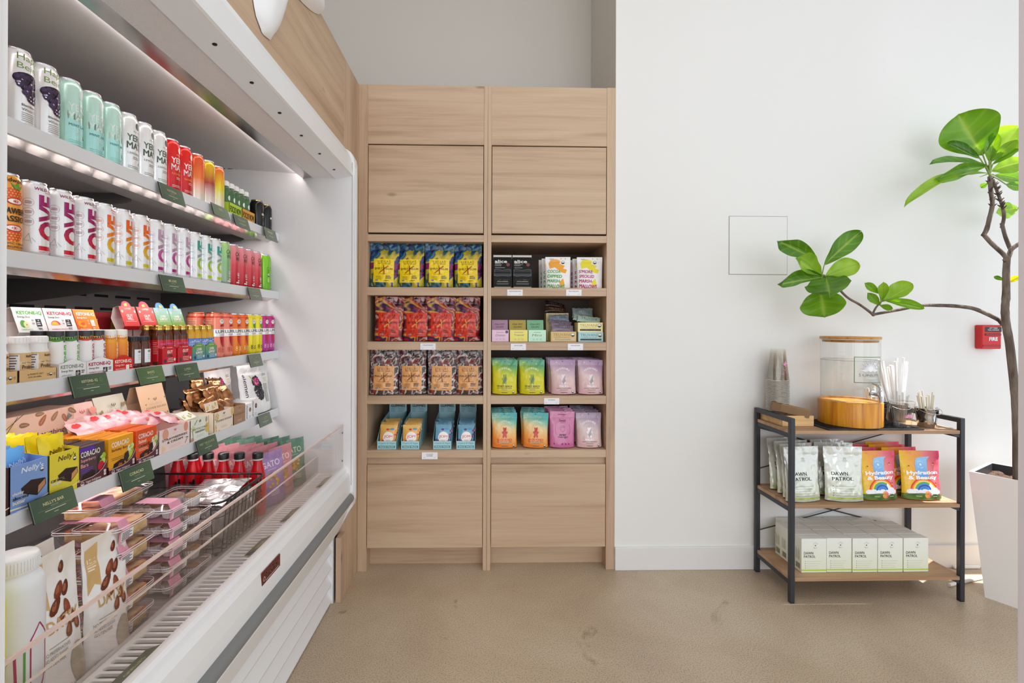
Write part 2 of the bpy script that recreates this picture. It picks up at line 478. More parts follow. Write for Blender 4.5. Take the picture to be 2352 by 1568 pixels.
S('wall_front', white_paint, (-2.2, -1.3, -3.9, -3.8, 0, 3.62), (3.0, 3.2, -3.9, -3.8, 0, 3.62), (-1.3, 3.0, -3.9, -3.8, 3.0, 3.62))
frame_grey = plain('window_frame_grey', '#77797c', .45)
wn = struct(thing('window_1', None, None))
for y in (-1.9, -.55, .8): G().box(2.88, 2.94, y, y + .05, .12, 3.4).build('mullion', frame_grey, wn)
G().box(2.88, 2.94, -1.9, 2.26, .12, .18).build('window_sill', frame_grey, wn)
wn2 = struct(thing('window_2', None, None))
for x in (-1.3, .1, 1.5, 2.94): G().box(x, x + .06, -3.87, -3.81, 0, 3.0).build('mullion', frame_grey, wn2)
bb = struct(G().box(.6315, 2.849, YW - .012, YW, 0, .112, '#e6e4e2', b=.002).build('baseboard_back', plain('baseboard_paint', '#e4e1df', .5)))
# the sliver of a pale door jamb that closes the picture on the right
g = G(); g.box(1.1355, 1.22, .96, 1.0, 0, 3.615, b=.003); struct(g.build('door_1', plain('jamb_lilac_paint', '#eee8f0', .5)))

# oak panelling over the cooler and beside it
wl = struct(thing('wall_panelling', None, None))
G().box(-.66, -.623, -.6, 2.10, 1.968, 2.36, b=.0008).build('wood_panel', oak('Y'), wl)
G().box(-.66, -.6225, 2.101, YW + .005, 1.9, 2.3605, b=.0008).build('wood_stile', oak('Z'), wl)
G().box(-.66, -.6235, 2.142, YW + .004, .0, 1.9, b=.0008).build('filler_board', oak('Z'), wl)
G().box(-.645, -.6235, 2.075, 2.141, .0, .278, b=.0008).build('filler_board', oak('Z'), wl)
G().box(-1.3, -.66, -.6, YW + .3, 2.33, 2.36).build('top_board', oak('Y'), wl)

# ------------------------------------------------------------------ oak wall cabinets, two units side by side
ZS = dict(top=2.361, gap=2.070, dbot=1.640, r1=(1.600, 1.634), r2=(1.338, 1.378), r3=(1.073, 1.113), r4=(.810, .850), r5=(.549, .586), ldt=.516, ldb=.113)
def cabinet(x0, x1, xa, xb, label):
    """x0..x1 whole unit, xa..xb clear opening"""
    t = thing('wall_cabinet', label, 'cabinet', (0, 0, 0))
    D = .45
    G().box(x0, xa, YW, YW + D, 0, ZS['top'], b=.0008).build('side_panel', oak('Z'), t)
    G().box(xb, x1, YW, YW + D, 0, ZS['top'], b=.0008).build('side_panel', oak('Z'), t)
    G().box(xa, xb, YW + .40, YW + .42, .1, ZS['top']).build('back_panel', plain('cabinet_back_shade_brown', '#5d4a3c', .6), t)  # dark brown puts the shade deep in the shelves into the panel's colour
    G().box(xa, xb, YW + .0015, YW + .35, ZS['gap'] + .003, ZS['top'] - .001, b=.0008).build('top_panel', oak('X'), t)
    G().box(xa + .003, xb - .003, YW + .001, YW + .021, ZS['dbot'] + .003, ZS['gap'] - .003, b=.0008).build('door', oak('X'), t)
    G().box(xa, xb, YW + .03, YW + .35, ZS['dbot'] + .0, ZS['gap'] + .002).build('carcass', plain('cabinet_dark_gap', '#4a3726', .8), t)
    for k in ('r1', 'r2', 'r3', 'r4', 'r5'):
        z0, z1 = ZS[k]
        G().box(xa, xb, YW + .0015, YW + .40, z0, z1, b=.0008).build('shelf', oak('X'), t)
    G().box(xa, xb, YW + .022, YW + .35, .115, ZS['r5'][0]).build('carcass', oak('X'), t)
    G().box(xa + .003, xb - .003, YW - .001, YW + .019, ZS['ldb'], ZS['ldt'], b=.0008).build('door', oak('X'), t)
    G().box(xa, xb, YW + .075, YW + .09, 0, .118).build('toe_kick', oak('X'), t)
    return t
cabinet(-.6225, .0035, -.578, -.0145, 'light oak wall cabinet with shelves of patterned pretzel bags')
cabinet(.0045, .6305, .0225, .588, 'light oak wall cabinet with shelves of gum boxes and gummy pouches')

# ------------------------------------------------------------------ open refrigerated display case
YN, YF = .587, 2.095                         # inner faces of its two end panels
XB = -1.38                                   # back panel
enamel = plain('cooler_white_enamel', '#e9e8e8', .32, bump=.02, bscale=60)
inner = plain('cooler_inner_white', '#d9d6d6', .4)
greyin = plain('cooler_ceiling_grey', '#eceaea', .35)
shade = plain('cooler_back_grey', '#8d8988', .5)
cooler = thing('display_cooler', 'white open refrigerated display case with four shelves and grey bumper', 'refrigerator', (0, 0, 0))
prof = [(-1.45, .0), (-.672, .0), (-.668, .275), (-.645, .292), (-.597, .382), (-.580, .405), (-.575, .43), (-.575, 1.895), (-.579, 1.92), (-.592, 1.945), (-.610, 1.958), (-.628, 1.963), (-1.45, 1.963)]
for y0, y1 in ((YN - .04, YN), (YF, YF + .044)):
    ep = G().prism(prof, 'Y', y0, y1).build('end_panel', enamel, cooler)
    ye = YF - .0005 if y0 > 1 else YN + .0005
    G().box(-.586, -.5845, ye - .0005, ye + .0005, .5, 1.90, '#8f8d8d').build('seam', 'plastic', ep)
    G().box(-.5745, -.5715, y0 + .012, y1 - .012, .44, 1.88).build('edge_trim', enamel, ep)
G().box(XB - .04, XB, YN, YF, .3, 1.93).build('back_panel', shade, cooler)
bp_ = cooler.children[-1]
random.seed(3)
def slot_obj(parent, first, q):
    o = G().box(*q, '#141212').build('air_slot', 'matte', parent, fix=False); return o
for zz in (1.245, 1.292):
    y = YN + .1
    while y < YF - .15:
        ln = random.choice((.07, .06, .075)); slot_obj(bp_, 0, (XB, XB + .0015, y, y + ln, zz, zz + .009)); y += ln + .035
# canopy
G().prism([(-.625, 1.962), (-.615, 1.957), (-.600, 1.942), (-.589, 1.915), (-.584, 1.845), (-.590, 1.841), (-.62, 1.90), (-.9, 1.95), (-.9, 1.962)], 'Y', YN, YF).build('canopy_front', enamel, cooler)
cu_ = G().prism([(-.590, 1.8415), (-.658, 1.829), (-.664, 1.832), (-.664, 1.88), (-.63, 1.89)], 'Y', YN, YF).build('canopy_underside', plain('cooler_underside', '#f7faff', .4), cooler)
for px, py in ((493, 101), (578, 189), (642, 258), (692, 310), (734, 352), (767, 388)):
    p = at(px, py, Z=1.836)
    if -.66 < p.x < -.58:
        q = G().lathe([(.0001, .0), (.005, -.0005), (.0055, .002)], 12, '#3a3a3c', (p.x, p.y, 1.829 + (p.x + .658) * .184 - .0014)).build('screw', 'steel', cooler)
def honeycomb():
    m, N, L, b = newmat('honeycomb_air_outlet')
    tc = N.new('ShaderNodeTexCoord'); v = N.new('ShaderNodeTexVoronoi'); v.inputs['Scale'].default_value = 190; v.feature = 'DISTANCE_TO_EDGE'; v.inputs['Randomness'].default_value = .15
    L.new(tc.outputs['Object'], v.inputs['Vector']); c = N.new('ShaderNodeValToRGB'); c.color_ramp.elements[0].color = lin('#fbfbff'); c.color_ramp.elements[1].color = lin('#e6e3e4'); c.color_ramp.elements[1].position = .35
    L.new(v.outputs[0], c.inputs[0]); L.new(c.outputs[0], b.inputs['Base Color']); b.inputs['Roughness'].default_value = .6
    return m
G().box(-.664, -.758, YN, YF, 1.8335, 1.86).build('air_outlet', honeycomb(), cooler)
def emit(name, c, s):
    m, N, L, b = newmat(name); b.inputs['Base Color'].default_value = lin(c); b.inputs['Emission Color'].default_value = lin(c); b.inputs['Emission Strength'].default_value = s
    return m
lg = G().prism([(-.759, 1.834), (-.797, 1.827), (-.800, 1.829), (-.775, 1.86), (-.759, 1.86)], 'Y', YN, YF).build('light_trough', plain('mirror_reflector', '#bdb8b4', .17, 1), cooler)
G().tube([(-.808, YN + .01, 1.843), (-.808, YF - .01, 1.843)], .003, 8).build('led_tube', emit('canopy_led', '#fff3f1', 22), lg)
G().prism([(-.812, 1.849), (-1.38, 1.885), (-1.38, 1.9), (-.812, 1.87)], 'Y', YN, YF).build('canopy_ceiling', greyin, cooler)
x = -.86
while x > -1.3: slot_obj(cooler, 0, (x, x - .022, YF - .0012, YF, 1.866, 1.8685)); x -= .034
G().box(-.64, -1.42, YN, YF, 1.915, 1.961).build('canopy_top', enamel, cooler)
# four cantilever shelves
LIP = -.898
lipmat = plain('shelf_price_rail', '#dfe0e2', .35)
SHZ = (1.588, 1.338, 1.084, .836)
for i, z in enumerate(SHZ):
    sh = G().box(XB, LIP - .004, YN + .004, YF - .004, z - .012, z - .004).build('shelf', plain('shelf_grey_enamel', '#a9a6a5', .4), cooler)
    h = .033
    r_ = G().prism([(LIP - .003, z), (LIP, z - .001), (LIP + .001, z - h), (LIP - .004, z - h - .001), (LIP - .007, z - h + .003), (LIP - .006, z - .003)], 'Y', YN + .004, YF - .004).build('price_rail', lipmat, sh)
    G().prism([(LIP - .006, z - h - .0005), (LIP - .03, z - h - .012), (LIP - .047, z - h - .004), (LIP - .047, z - .014), (LIP - .01, z - .014)], 'Y', YN + .02, YF - .045).build('light_reflector', MATS['mirror_reflector'], sh)
    G().box(LIP - .0535, LIP - .0575, YN + .03, YF - .05, z - .031, z - .023).build('led_strip', emit('shelf_led', '#fff3f1', 36), sh)
    G().box(LIP - .062, LIP - .13, YN + .01, YF - .01, z - .030, z - .012).build('underside_channel', plain('shelf_underside', '#b4b1b0', .4), sh)
    if i < 3:
        for yb in (1.41, 2.06, .62):
            G().prism([(XB, z - .012), (LIP - .14, z - .012), (LIP - .135, z - .034), (LIP - .15, z - .040), (XB, z - .085)], 'Y', yb, yb + .006).build('bracket', plain('bracket_dark', '#5f5b59', .45), sh)
# lower deck, grille, fence, glass, nose
G().box(-.735, XB, YN, YF, .50, .528).build('deck', plain('deck_grey', '#b3afae', .4), cooler)
G().box(-.645, -.73, YN, YF, .40, .415).build('grille_well', plain('well_metal', '#2b2928', .35, .3), cooler)
G().box(-.7295, -.738, YN, YF, .40, .552).build('deck_riser', inner, cooler)
g = G()
def slot_cell(g, y, p, x0, x1, z, sw, xa, xb):
    """one cell of the air grille: plate from x0..x1, y..y+p with a rounded slot xa..xb of width sw"""
    yc = y + p / 2; n = 5; r = sw / 2; out = []
    inn = [(xb - r + r * math.cos(a), yc + r * math.sin(a)) for a in [math.pi / 2 - k * math.pi / n for k in range(n + 1)]]
    inn += [(xa + r + r * math.cos(a), yc + r * math.sin(a)) for a in [-math.pi / 2 - k * math.pi / n for k in range(n + 1)]]
    # outer ring points matched to inner ones
    for k, (px, py) in enumerate(inn):
        if k == 0: out.append((px, y + p))
        elif k == n: out.append((px, y))
        elif k == n + 1: out.append((px, y))
        elif k == 2 * n + 1: out.append((px, y + p))
        elif k < n: out.append((x1, y + p - p * k / n))
        else: out.append((x0, y + p * (k - n - 1) / n))
    m = len(inn); v = [(a, b, z) for a, b in out] + [(a, b, z) for a, b in inn] + [(a, b, z - .006) for a, b in inn]
    fs = [(k, (k + 1) % m, m + (k + 1) % m, m + k) for k in range(m)] + [(m + k, m + (k + 1) % m, 2 * m + (k + 1) % m, 2 * m + k) for k in range(m)]
    # the four corners
    for (cx, cy, k) in ((x1, y + p, 0), (x1, y, n), (x0, y, n + 1), (x0, y + p, 2 * n + 1)):
        nb = (k + 1) % m if k in (0, n + 1) else k - 1
        i0 = len(v); v.append((cx, cy, z)); fs.append((k, i0, nb))
    g.add(v, fs, '#fbf9f8')
pitch = (YF - YN) / 80
for k in range(80): slot_cell(g, YN + k * pitch, pitch, -.729, -.628, .5505, .0122, -.717, -.647)
gr = g.build('air_grille', 'enamel', cooler)
# clear product fence along the deck and the glass guard on the nose
g = G(); g.box(-.7262, -.7302, YN + .003, YF - .003, .551, .626, '#fcfaf9'); g.build('product_fence', 'clear', cooler)
G().box(-.7255, -.7309, YN + .003, YF - .003, .6262, .6285, '#e9dcd2').build('fence_edge', 'gloss', cooler)
gl = G().box(-.6190, -.6230, YN + .003, YF - .003, .577, .757, '#fcfaf9').build('glass_guard', 'clear', cooler)
G().box(-.6184, -.6236, YN + .003, YF - .003, .757, .7625, '#d9bfb5').build('glass_edge', 'gloss', gl)
for zz in (.73, .61): G().lathe([(.004, 0), (.004, .002), (.0001, .0024)], 10, '#6d6664').xf(Matrix.Translation((-.6185, YF - .02, zz)) @ Matrix.Rotation(R(90), 4, 'Y')).build('glass_clip', 'steel', gl)
G().prism([(-.629, .545), (-.629, .5775), (-.612, .5775), (-.606, .570), (-.603, .558), (-.597, .553), (-.592, .545), (-.588, .50), (-.588, .466), (-.60, .46), (-.66, .46), (-.66, .52)], 'Y', YN, YF).build('front_rail', enamel, cooler)
G().tube([(-.590, YN + .002, .446), (-.590, YF - .01, .446)], .0205, 14, '#77787a').build('bumper', plain('bumper_grey_rubber', '#7d7e7e', .42), cooler)
G().prism([(-.60, .468), (-.594, .42), (-.592, .405), (-.640, .296), (-.652, .296), (-.668, .30), (-.64, .41), (-.64, .468)], 'Y', YN, YF).build('lower_fascia', enamel, cooler)
for k in range(4):
    z1 = .288 - k * .0712
    G().prism([(-.705, z1), (-.690, z1), (-.664, z1 - .050), (-.659, z1 - .060), (-.662, z1 - .0695), (-.690, z1 - .0695), (-.690, z1 - .064), (-.672, z1 - .060), (-.705, z1 - .01)], 'Y', YN + .01, YF - .024).build('louvre', enamel, cooler)
G().box(-.655, -.70, YF - .024, YF - .004, .0, .285).build('louvre_frame', enamel, cooler)
G().box(-.71, -.76, YN, YF - .03, .0, .3).build('louvre_backing', plain('louvre_dark', '#8f9498', .5), cooler)
bd = G().box(-.5915, -.588, 1.275, 1.385, .508, .542, '#6e1c1c', b=.0006).build('badge', 'gloss', cooler)
p = Pr().rect(-.0545, .0003, .0545, .0337, '#5e1414').text('McCray', .006, .0165, .019, '#e7d9c6', w=.078, bold=.012, skew=.25).ring(-.043, .013, .006, .0015, '#e7d9c6').rect(-.034, .0045, .046, .006, '#e7d9c6')
p.build('badge_lettering', bd, lambda u, v, h: (-.588 + h, 1.33 + u, .508 + v), 'gloss')

# ------------------------------------------------------------------ white sculpted petals on the oak panel (cut by the top of the picture)
def petal(parent, base, tip, wdt, depth, bend=.02):
    """a cupped petal lying on the panel plane X=-.623; base, tip are (y, z)"""
    by, bz = base; ty, tz = tip; L_ = math.hypot(ty - by, tz - bz); dy, dz = (ty - by) / L_, (tz - bz) / L_; ny, nz = -dz, dy
    g = G()
    def f(u, v, o):
        s = (u - .5) * 2; wv = wdt * math.sin(math.pi * (.12 + .88 * v) ** .8) ** .4 if v < .999 else .004
        edge = .004 * math.sin(v * 34) * max(0, s) ** 3
        h = depth * (1 - s * s) * (math.sin(math.pi * min(1, v * .9 + .1)) ** .5 if v < 1 else 0) - .012 * math.exp(-(s / .25) ** 2) * (1 - v)
        off = s * (wv + edge)
        return (-.6225 + (h + .002 if o else 0), by + dy * L_ * v + ny * off, bz + dz * L_ * v + nz * off)
    g.grid(lambda u, v: f(u, v, 1), 16, 22, '#efeeee'); g.grid(lambda u, v: f(u, v, 0), 16, 2, '#efeeee')
    return g.build('petal', 'plastic', parent)
ws = thing('wall_sculpture', 'white sculpted petals mounted on the oak panel above the cooler', 'wall ornament', (0, 0, 0))
# (the two sculpted petals)
petal(ws, (1.395, 2.36), (1.335, 2.0), .104, .055)
petal(ws, (1.44, 2.30), (1.80, 2.375), .062, .05)
petal(ws, (1.33, 2.48), (1.10, 2.36), .07, .05)

# ------------------------------------------------------------------ fittings on the white wall
ap = thing('access_panel', 'flush white square access panel in the white wall behind the left fig leaves', 'panel', (0, 0, 0))
a, b_ = at(1675, 497, Y=YW), at(1807, 630, Y=YW)
G().box(a.x, b_.x, YW - .0022, YW - .0002, b_.z, a.z, '#efedea').build('door', white_paint, ap)
g = G(); t_ = .0022
for q in ((a.x - t_, a.x, b_.z - t_, a.z + t_), (b_.x, b_.x + t_, b_.z - t_, a.z + t_), (a.x, b_.x, a.z, a.z + t_), (a.x, b_.x, b_.z - t_, b_.z)): g.box(q[0], q[1], YW - .0012, YW, q[2], q[3], '#8e8c8a')
g.build('gap', 'matte', ap)
fa = thing('fire_alarm_pull', 'red fire alarm pull station on the white wall by the fig trunk', 'fire alarm', (2.484, YW, 1.086))
G().box(-.050, .050, -.036, 0, 0, .118, '#c8161d', b=.004).build('housing', 'plastic', fa)
h_ = G().box(-.034, .046, -.0395, -.035, .0655, .0765, '#8f1218', b=.002).build('pull_bar', 'plastic', fa)
Pr().rect(-.034, .084, .049, .108, '#2b2224').text('LIFT THEN', .008, .1025, .0062, '#e8e0e0', bold=.01).text('PULL HANDLE', .008, .0935, .0062, '#e8e0e0', bold=.01).text('FIRE', .008, .049, .018, '#f5eeee', bold=.03).build('lettering', fa, flat(-.0362), 'plastic')
G().box(-.044, .044, -.038, -.035, .012, .02, '#a01016').build('lower_slot', 'plastic', fa)

# ------------------------------------------------------------------ black metal rack with oak boards
rk = thing('rack', 'black metal three tier rack with brown wood boards against the white wall', 'shelf rack', (0, 0, 0))
RX0, RX1, RY0, RY1 = 1.313, 2.083, 2.036, 2.318
rblk = plain('rack_black_metal', '#33353a', .42, .1)
rwood = wood('rack_walnut_x', 'X', '#94714f', '#a98463', '#b89675', 1.3)
for x in (RX0, RX1 - .02):
    for y in (RY0, RY1 - .02):
        G().box(x, x + .02, y, y + .02, .004, .797, b=.0015).build('post', rblk, rk)
        G().box(x + .001, x + .019, y + .001, y + .019, 0, .006, '#18181a').build('foot', 'plastic', rk)
    G().box(x, x + .02, RY0 + .02, RY1 - .02, .777, .797, b=.001).build('top_rail', rblk, rk)
    for z in (.744, .424, .109):
        s_ = 1 if x == RX0 else -1
        G().box(x + .003, x + .017, RY0 + .02, RY1 - .02, z - .034, z - .0155, b=.001).build('side_rail', rblk, rk)
for z in (.744, .424, .109):
    G().box(RX0 + .021, RX1 - .021, RY0 + .002, RY1 - .002, z - .015, z, b=.0008).build('board', rwood, rk)
    G().box(RX0 + .004, RX0 + .0205, RY0 + .021, RY1 - .021, z - .015, z, b=.0008).build('board_end', rwood, rk)
    G().box(RX1 - .0205, RX1 - .004, RY0 + .021, RY1 - .021, z - .015, z, b=.0008).build('board_end', rwood, rk)
    G().prism([(RX1 - .06, z - .0155), (RX1 - .02, z - .0155), (RX1 - .02, z - .032)], 'Y', RY0 + .004, RY0 + .012).build('gusset', rblk, rk)
for (za, zb) in ((.39, .20), (.20, .39), (.70, .50), (.50, .70)):
    G().tube([(RX0 + .018, RY1 - .008, za), (RX1 - .018, RY1 - .008 + (.004 if za > zb else -.004), zb)], .003, 6, '#2c2d31').build('brace_rod', rblk, rk)

# ------------------------------------------------------------------ fiddle-leaf fig in its tall planter
LA, LB = Vector((.5, -.866, 0)), Vector((.93, .37, 0)).normalized()
LB = Vector((.866, .5, 0))
pl = thing('planter', 'tall tapered white square planter beside the black rack', 'planter', (0, 0, 0))
T0, B0, ts, bs, pz = Vector((2.150, 2.086, 0)), Vector((2.222, 2.122, 0)), .285, .20, .552
def ring_(o, s, z, ins=0):
    o = o + (LA + LB) * ins; s -= 2 * ins
    return [tuple(o + Vector((0, 0, z))), tuple(o + LA * s + Vector((0, 0, z))), tuple(o + (LA + LB) * s + Vector((0, 0, z))), tuple(o + LB * s + Vector((0, 0, z)))]
BO = T0 + (LA + LB) * ((ts - bs) / 2)
g = G(); v = ring_(BO, bs, .0) + ring_(T0, ts, pz) + ring_(T0, ts, pz, .012) + ring_(T0, ts, pz - .03, .014)
fs = [(3, 2, 1, 0)]
for j in range(3): fs += [(j * 4 + k, j * 4 + (k + 1) % 4, j * 4 + 4 + (k + 1) % 4, j * 4 + 4 + k) for k in range(4)]
g.add(v, fs, '#f7f4f2'); g.build('pot', 'enamel', pl)
g = G(); v = ring_(T0, ts, pz - .002, .013) + ring_(T0, ts, pz - .05, .016)
g.add(v, [(k, (k + 1) % 4, 4 + (k + 1) % 4, 4 + k) for k in range(4)], '#3c3d40'); g.build('liner', 'plastic', pl)
cen = T0 + (LA + LB) * (ts / 2)
fig = thing('fiddle_leaf_fig', 'fiddle leaf fig with a bent trunk and long side branch growing in the planter', 'plant', (0, 0, 0))
def soil(u, v_):
    p = T0 + LA * (.016 + u * (ts - .032)) + LB * (.016 + v_ * (ts - .032))
    return (p.x, p.y, pz - .038 + .014 * noise.noise(p * 30) + .008 * noise.noise(p * 90))
G().grid(soil, 22, 22, lambda p: mix('#3a2a20', '#6b5040', .5 + noise.noise(p * 60))).build('soil', 'soil', pl)
def branch(pts, r0, r1, name='branch', n=8):
    P = [Vector(p) for p in pts]; q = []; m = len(P)
    for i in range(m - 1):                          # smooth the path
        a, b, c, d = P[max(i - 1, 0)], P[i], P[i + 1], P[min(i + 2, m - 1)]
        for k in range(4):
            t = k / 4; q.append(.5 * ((2 * b) + (c - a) * t + (2 * a - 5 * b + 4 * c - d) * t * t + (3 * b - a - 3 * c + d) * t ** 3))
    q.append(P[-1]); L_ = len(q)
    rr = [(r0 + (r1 - r0) * i / (L_ - 1)) * (1 + .1 * noise.noise(q[i] * 45)) for i in range(L_)]
    return G().tube(q, rr, n, lambda p: mix('#4c3d32', '#85766a', .5 + .9 * noise.noise(Vector((p.x * 60, p.y * 60, p.z * 18))))).build(name, 'bark', fig)
def px(pts, y0, y1):
    n = len(pts); return [at(x, y, Y=y0 + (y1 - y0) * i / (n - 1)) for i, (x, y) in enumerate(pts)]
trunk = px([(2338, 1128), (2337, 1010), (2334, 930), (2327, 860), (2319, 790), (2311, 745), (2308.5, 709), (2311, 676), (2311, 626), (2313, 592)], 2.02, 2.085)
branch(trunk, .0165, .0125, 'trunk', 10)
branch(px([(2312, 600), (2308, 587), (2279, 560), (2260, 539)], 2.085, 2.09), .0095, .0085)
branch(px([(2258, 541), (2266, 527), (2273, 500), (2279.6, 469), (2276, 440), (2273, 405)], 2.09, 2.09), .009, .0075)
branch(px([(2312, 598), (2318, 585), (2322, 573), (2319, 567), (2309, 543), (2301, 512)], 2.085, 2.12), .0105, .007)
branch(px([(2301, 523), (2306, 498), (2302.6, 475), (2293, 446), (2280, 412)], 2.12, 2.10), .0068, .006)
branch(px([(2320, 575), (2330, 567), (2352, 550), (2372, 520)], 2.085, 2.06), .009, .007)
branch(px([(2311, 752), (2300, 741), (2293, 734), (2263, 719), (2233, 707.7), (2193, 702.6), (2150, 701), (2117, 701), (2082, 707.7), (2050, 714), (2022, 719), (2003, 722.8)], 2.085, 2.16), .0095, .0062)
branch(px([(2007, 724), (1997, 715.5), (1974, 699), (1944, 681), (1915, 650), (1892, 634)], 2.16, 2.12), .006, .0045)
branch(px([(2004, 722), (2012, 706), (2024, 693)], 2.16, 2.15), .0045, .0035)
random.seed(5)
for (pa, pb, y_) in (((2279, 474), (2273, 412), 2.088), ((2303, 480), (2284, 420), 2.10), ((2310, 680), (2309, 600), 2.08)):
    for k in range(24 if pa[0] != 2310 else 4):
        t = random.random(); c = at(pa[0] + (pb[0] - pa[0]) * t, pa[1] + (pb[1] - pa[1]) * t, Y=y_); a_ = random.random() * 6.28
        d_ = Vector((math.cos(a_), math.sin(a_) * .7, .45)).normalized()
        G().tube([c, c + d_ * .010, c + d_ * .017 + Vector((0, 0, .003))], [.0042, .003, .0012], 5, '#4b3d33').build('leaf_scar', 'bark', fig)

def leaf_material():
    m, N, L, b = newmat('fig_leaf')
    a = N.new('ShaderNodeAttribute'); a.attribute_name = 'Col'; L.new(a.outputs['Color'], b.inputs['Base Color'])
    b.inputs['Roughness'].default_value = .38
    t = N.new('ShaderNodeBsdfTranslucent'); hs = N.new('ShaderNodeHueSaturation'); hs.inputs['Saturation'].default_value = 1.1; hs.inputs['Value'].default_value = 1.75; hs.inputs['Hue'].default_value = .485
    L.new(a.outputs['Color'], hs.inputs['Color']); L.new(hs.outputs[0], t.inputs['Color'])
    mx = N.new('ShaderNodeMixShader'); mx.inputs[0].default_value = .36
    L.new(b.outputs[0], mx.inputs[1]); L.new(t.outputs[0], mx.inputs[2]); L.new(mx.outputs[0], N['Material Output'].inputs[0])
    return m
LEAF = leaf_material()
def leaf(bp, tp, wpx, yb, yt, cup=.25, roll=0.0, droop=0.0, col=('#4b7a22', '#7fae3c'), tip=.5, ybow=0.0):
    """bp, tp: pixels of the leaf's foot and tip; wpx: full width in photo pixels when seen flat; roll turns it about its midrib (deg)"""
    B, T = at(*bp, Y=yb), at(*tp, Y=yt); ax = T - B; L_ = ax.length; d = ax.normalized()
    toC = (Vector((0, 0, CAMH)) - (B + T) / 2).normalized(); nrm = (toC - d * toC.dot(d)).normalized(); side = d.cross(nrm)
    rm = Matrix.Rotation(R(roll), 3, d); nrm = rm @ nrm; side = rm @ side
    W_ = wpx * ((yb + yt) / 2) / FPX / 2
    def prof(v_):
        w0 = math.sin(math.pi * min(1, max(0, v_)) ** 1.25) ** .62 if 0 < v_ < 1 else 0
        return W_ * w0 * (.72 + .28 * v_) + .0015
    sd = random.random() * 50
    def f(u, v_):
        s = (u - .5) * 2; w0 = prof(v_)
        bend = droop * L_ * (v_ - v_ * v_) * 4
        wav = .06 * W_ * abs(s) ** 1.5 * math.sin(v_ * 17 + sd + (1.6 if s > 0 else 0))
        vein = -.004 * math.exp(-(s / .06) ** 2)
        h = -cup * W_ * (1 - s * s) * .9 + cup * W_ * .2 + wav + vein + ybow * math.sin(math.pi * v_)
        return tuple(B + d * (L_ * v_) + side * (s * w0) + nrm * (h * min(1, v_ * 5)) + Vector((0, 0, bend)))
    def c(p):
        rel = p - B; v_ = rel.dot(d) / L_; s = rel.dot(side) / max(.004, prof(v_))
        k = max(0, math.cos((v_ - abs(s) * .22) * 30)) ** 5 * .28 + math.exp(-(s / .08) ** 2)
        return mix(mix(col[0], col[1], .35 + .5 * noise.noise(p * 14)), '#a9c25f', .6 * min(1, k))
    o = G().grid(f, 24, 40, c).build('leaf', LEAF, fig, fix=False)
    G().tube([CC[0], (CC[0] + B) / 2 + Vector((0, 0, .004)), B, B + d * L_ * .12], [.0032, .0026, .0026, .001], 6, '#7c8f3c').build('petiole', 'plastic', fig)
    return o
CC = [at(1888, 632, Y=2.12)]
def q4(x, y): return (1760 + x * .2517, 500 + y * .2517)
def q5(x, y): return (2052 + x * .1913, 230 + y * .1913)
dk, md, br = ('#3d6b1c', '#5f9230'), ('#4d7f20', '#78ab36'), ('#6f9c2c', '#9dc24a')
# left cluster
leaf(q4(470, 400), q4(112, 232), 46, 2.13, 2.06, .5, -18, .06, dk)
leaf(q4(530, 430), q4(868, 125), 50, 2.13, 2.10, .35, 14, .04, dk)
leaf(q4(505, 522), q4(300, 372), 50, 2.12, 2.00, .5, 25, .05, br)
leaf(q4(540, 530), q4(852, 420), 50, 2.12, 2.06, .3, -12, .05, br)
leaf(q4(520, 545), q4(128, 618), 40, 2.12, 2.04, .45, -25, .09, dk)
leaf(q4(545, 532), q4(575, 695), 100, 2.12, 1.95, .25, 0, .03, dk)
leaf(q4(490, 640), q4(530, 905), 100, 2.11, 2.06, .12, 4, 0, md)
CC[0] = at(2024, 692, Y=2.15)
leaf(q4(1048, 765), q4(1335, 600), 44, 2.15, 2.08, .35, -22, .05, br)
leaf(q4(1062, 745), q4(1070, 590), 22, 2.15, 2.10, .3, 10, .0, br)
leaf(q4(1030, 690), q4(905, 598), 18, 2.15, 2.12, .4, 10, .02, md)
leaf(q4(1035, 795), q4(930, 690), 20, 2.15, 2.11, .4, 0, .0, md)
leaf(q4(1075, 752), q4(1442, 828), 22, 2.15, 2.05, .4, -10, .05, md)
leaf(q4(1040, 800), q4(1152, 832), 14, 2.15, 2.10, .3, 0, .02, md)
CC[0] = at(2273, 402, Y=2.09)
leaf(q5(1075, 660), q5(790, 165), 122, 2.10, 2.10, .28, 8, .0, md)
leaf(q5(1175, 720), q5(1500, 310), 92, 2.09, 2.05, .25, -10, .0, br)
leaf(q5(1040, 700), q5(655, 505), 26, 2.10, 2.14, .4, 30, .04, dk)
leaf(q5(1140, 785), q5(455, 745), 26, 2.09, 2.03, .5, 62, .06, dk)
leaf(q5(1110, 800), q5(540, 955), 44, 2.09, 2.01, .4, -35, .04, md)
leaf(q5(1150, 880), q5(140, 1250), 32, 2.09, 1.96, .5, 52, .10, br)
leaf(q5(1150, 735), q5(1218, 390), 30, 2.085, 2.06, .4, -10, .0, br)
leaf(q5(1165, 740), q5(1490, 480), 26, 2.085, 2.0, .4, 20, .03, br)
leaf(q5(1180, 850), q5(1560, 740), 44, 2.09, 2.06, .25, -8, .02, br)
leaf(q5(1190, 770), q5(1500, 585), 18, 2.09, 2.02, .3, -30, .02, md)
leaf(q5(1215, 900), q5(1560, 960), 28, 2.10, 2.14, .3, 0, .03, md)
leaf(q5(1130, 1000), q5(1045, 1045), 12, 2.10, 2.13, .3, 0, .02, md)
leaf(q5(1350, 1010), q5(1560, 1050), 22, 2.12, 2.13, .3, 0, .02, md)
CC[0] = at(2340, 478, Y=2.16)
leaf(q5(1500, 1300), q5(1250, 1350), 42, 2.16, 2.14, .2, 0, .02, br)
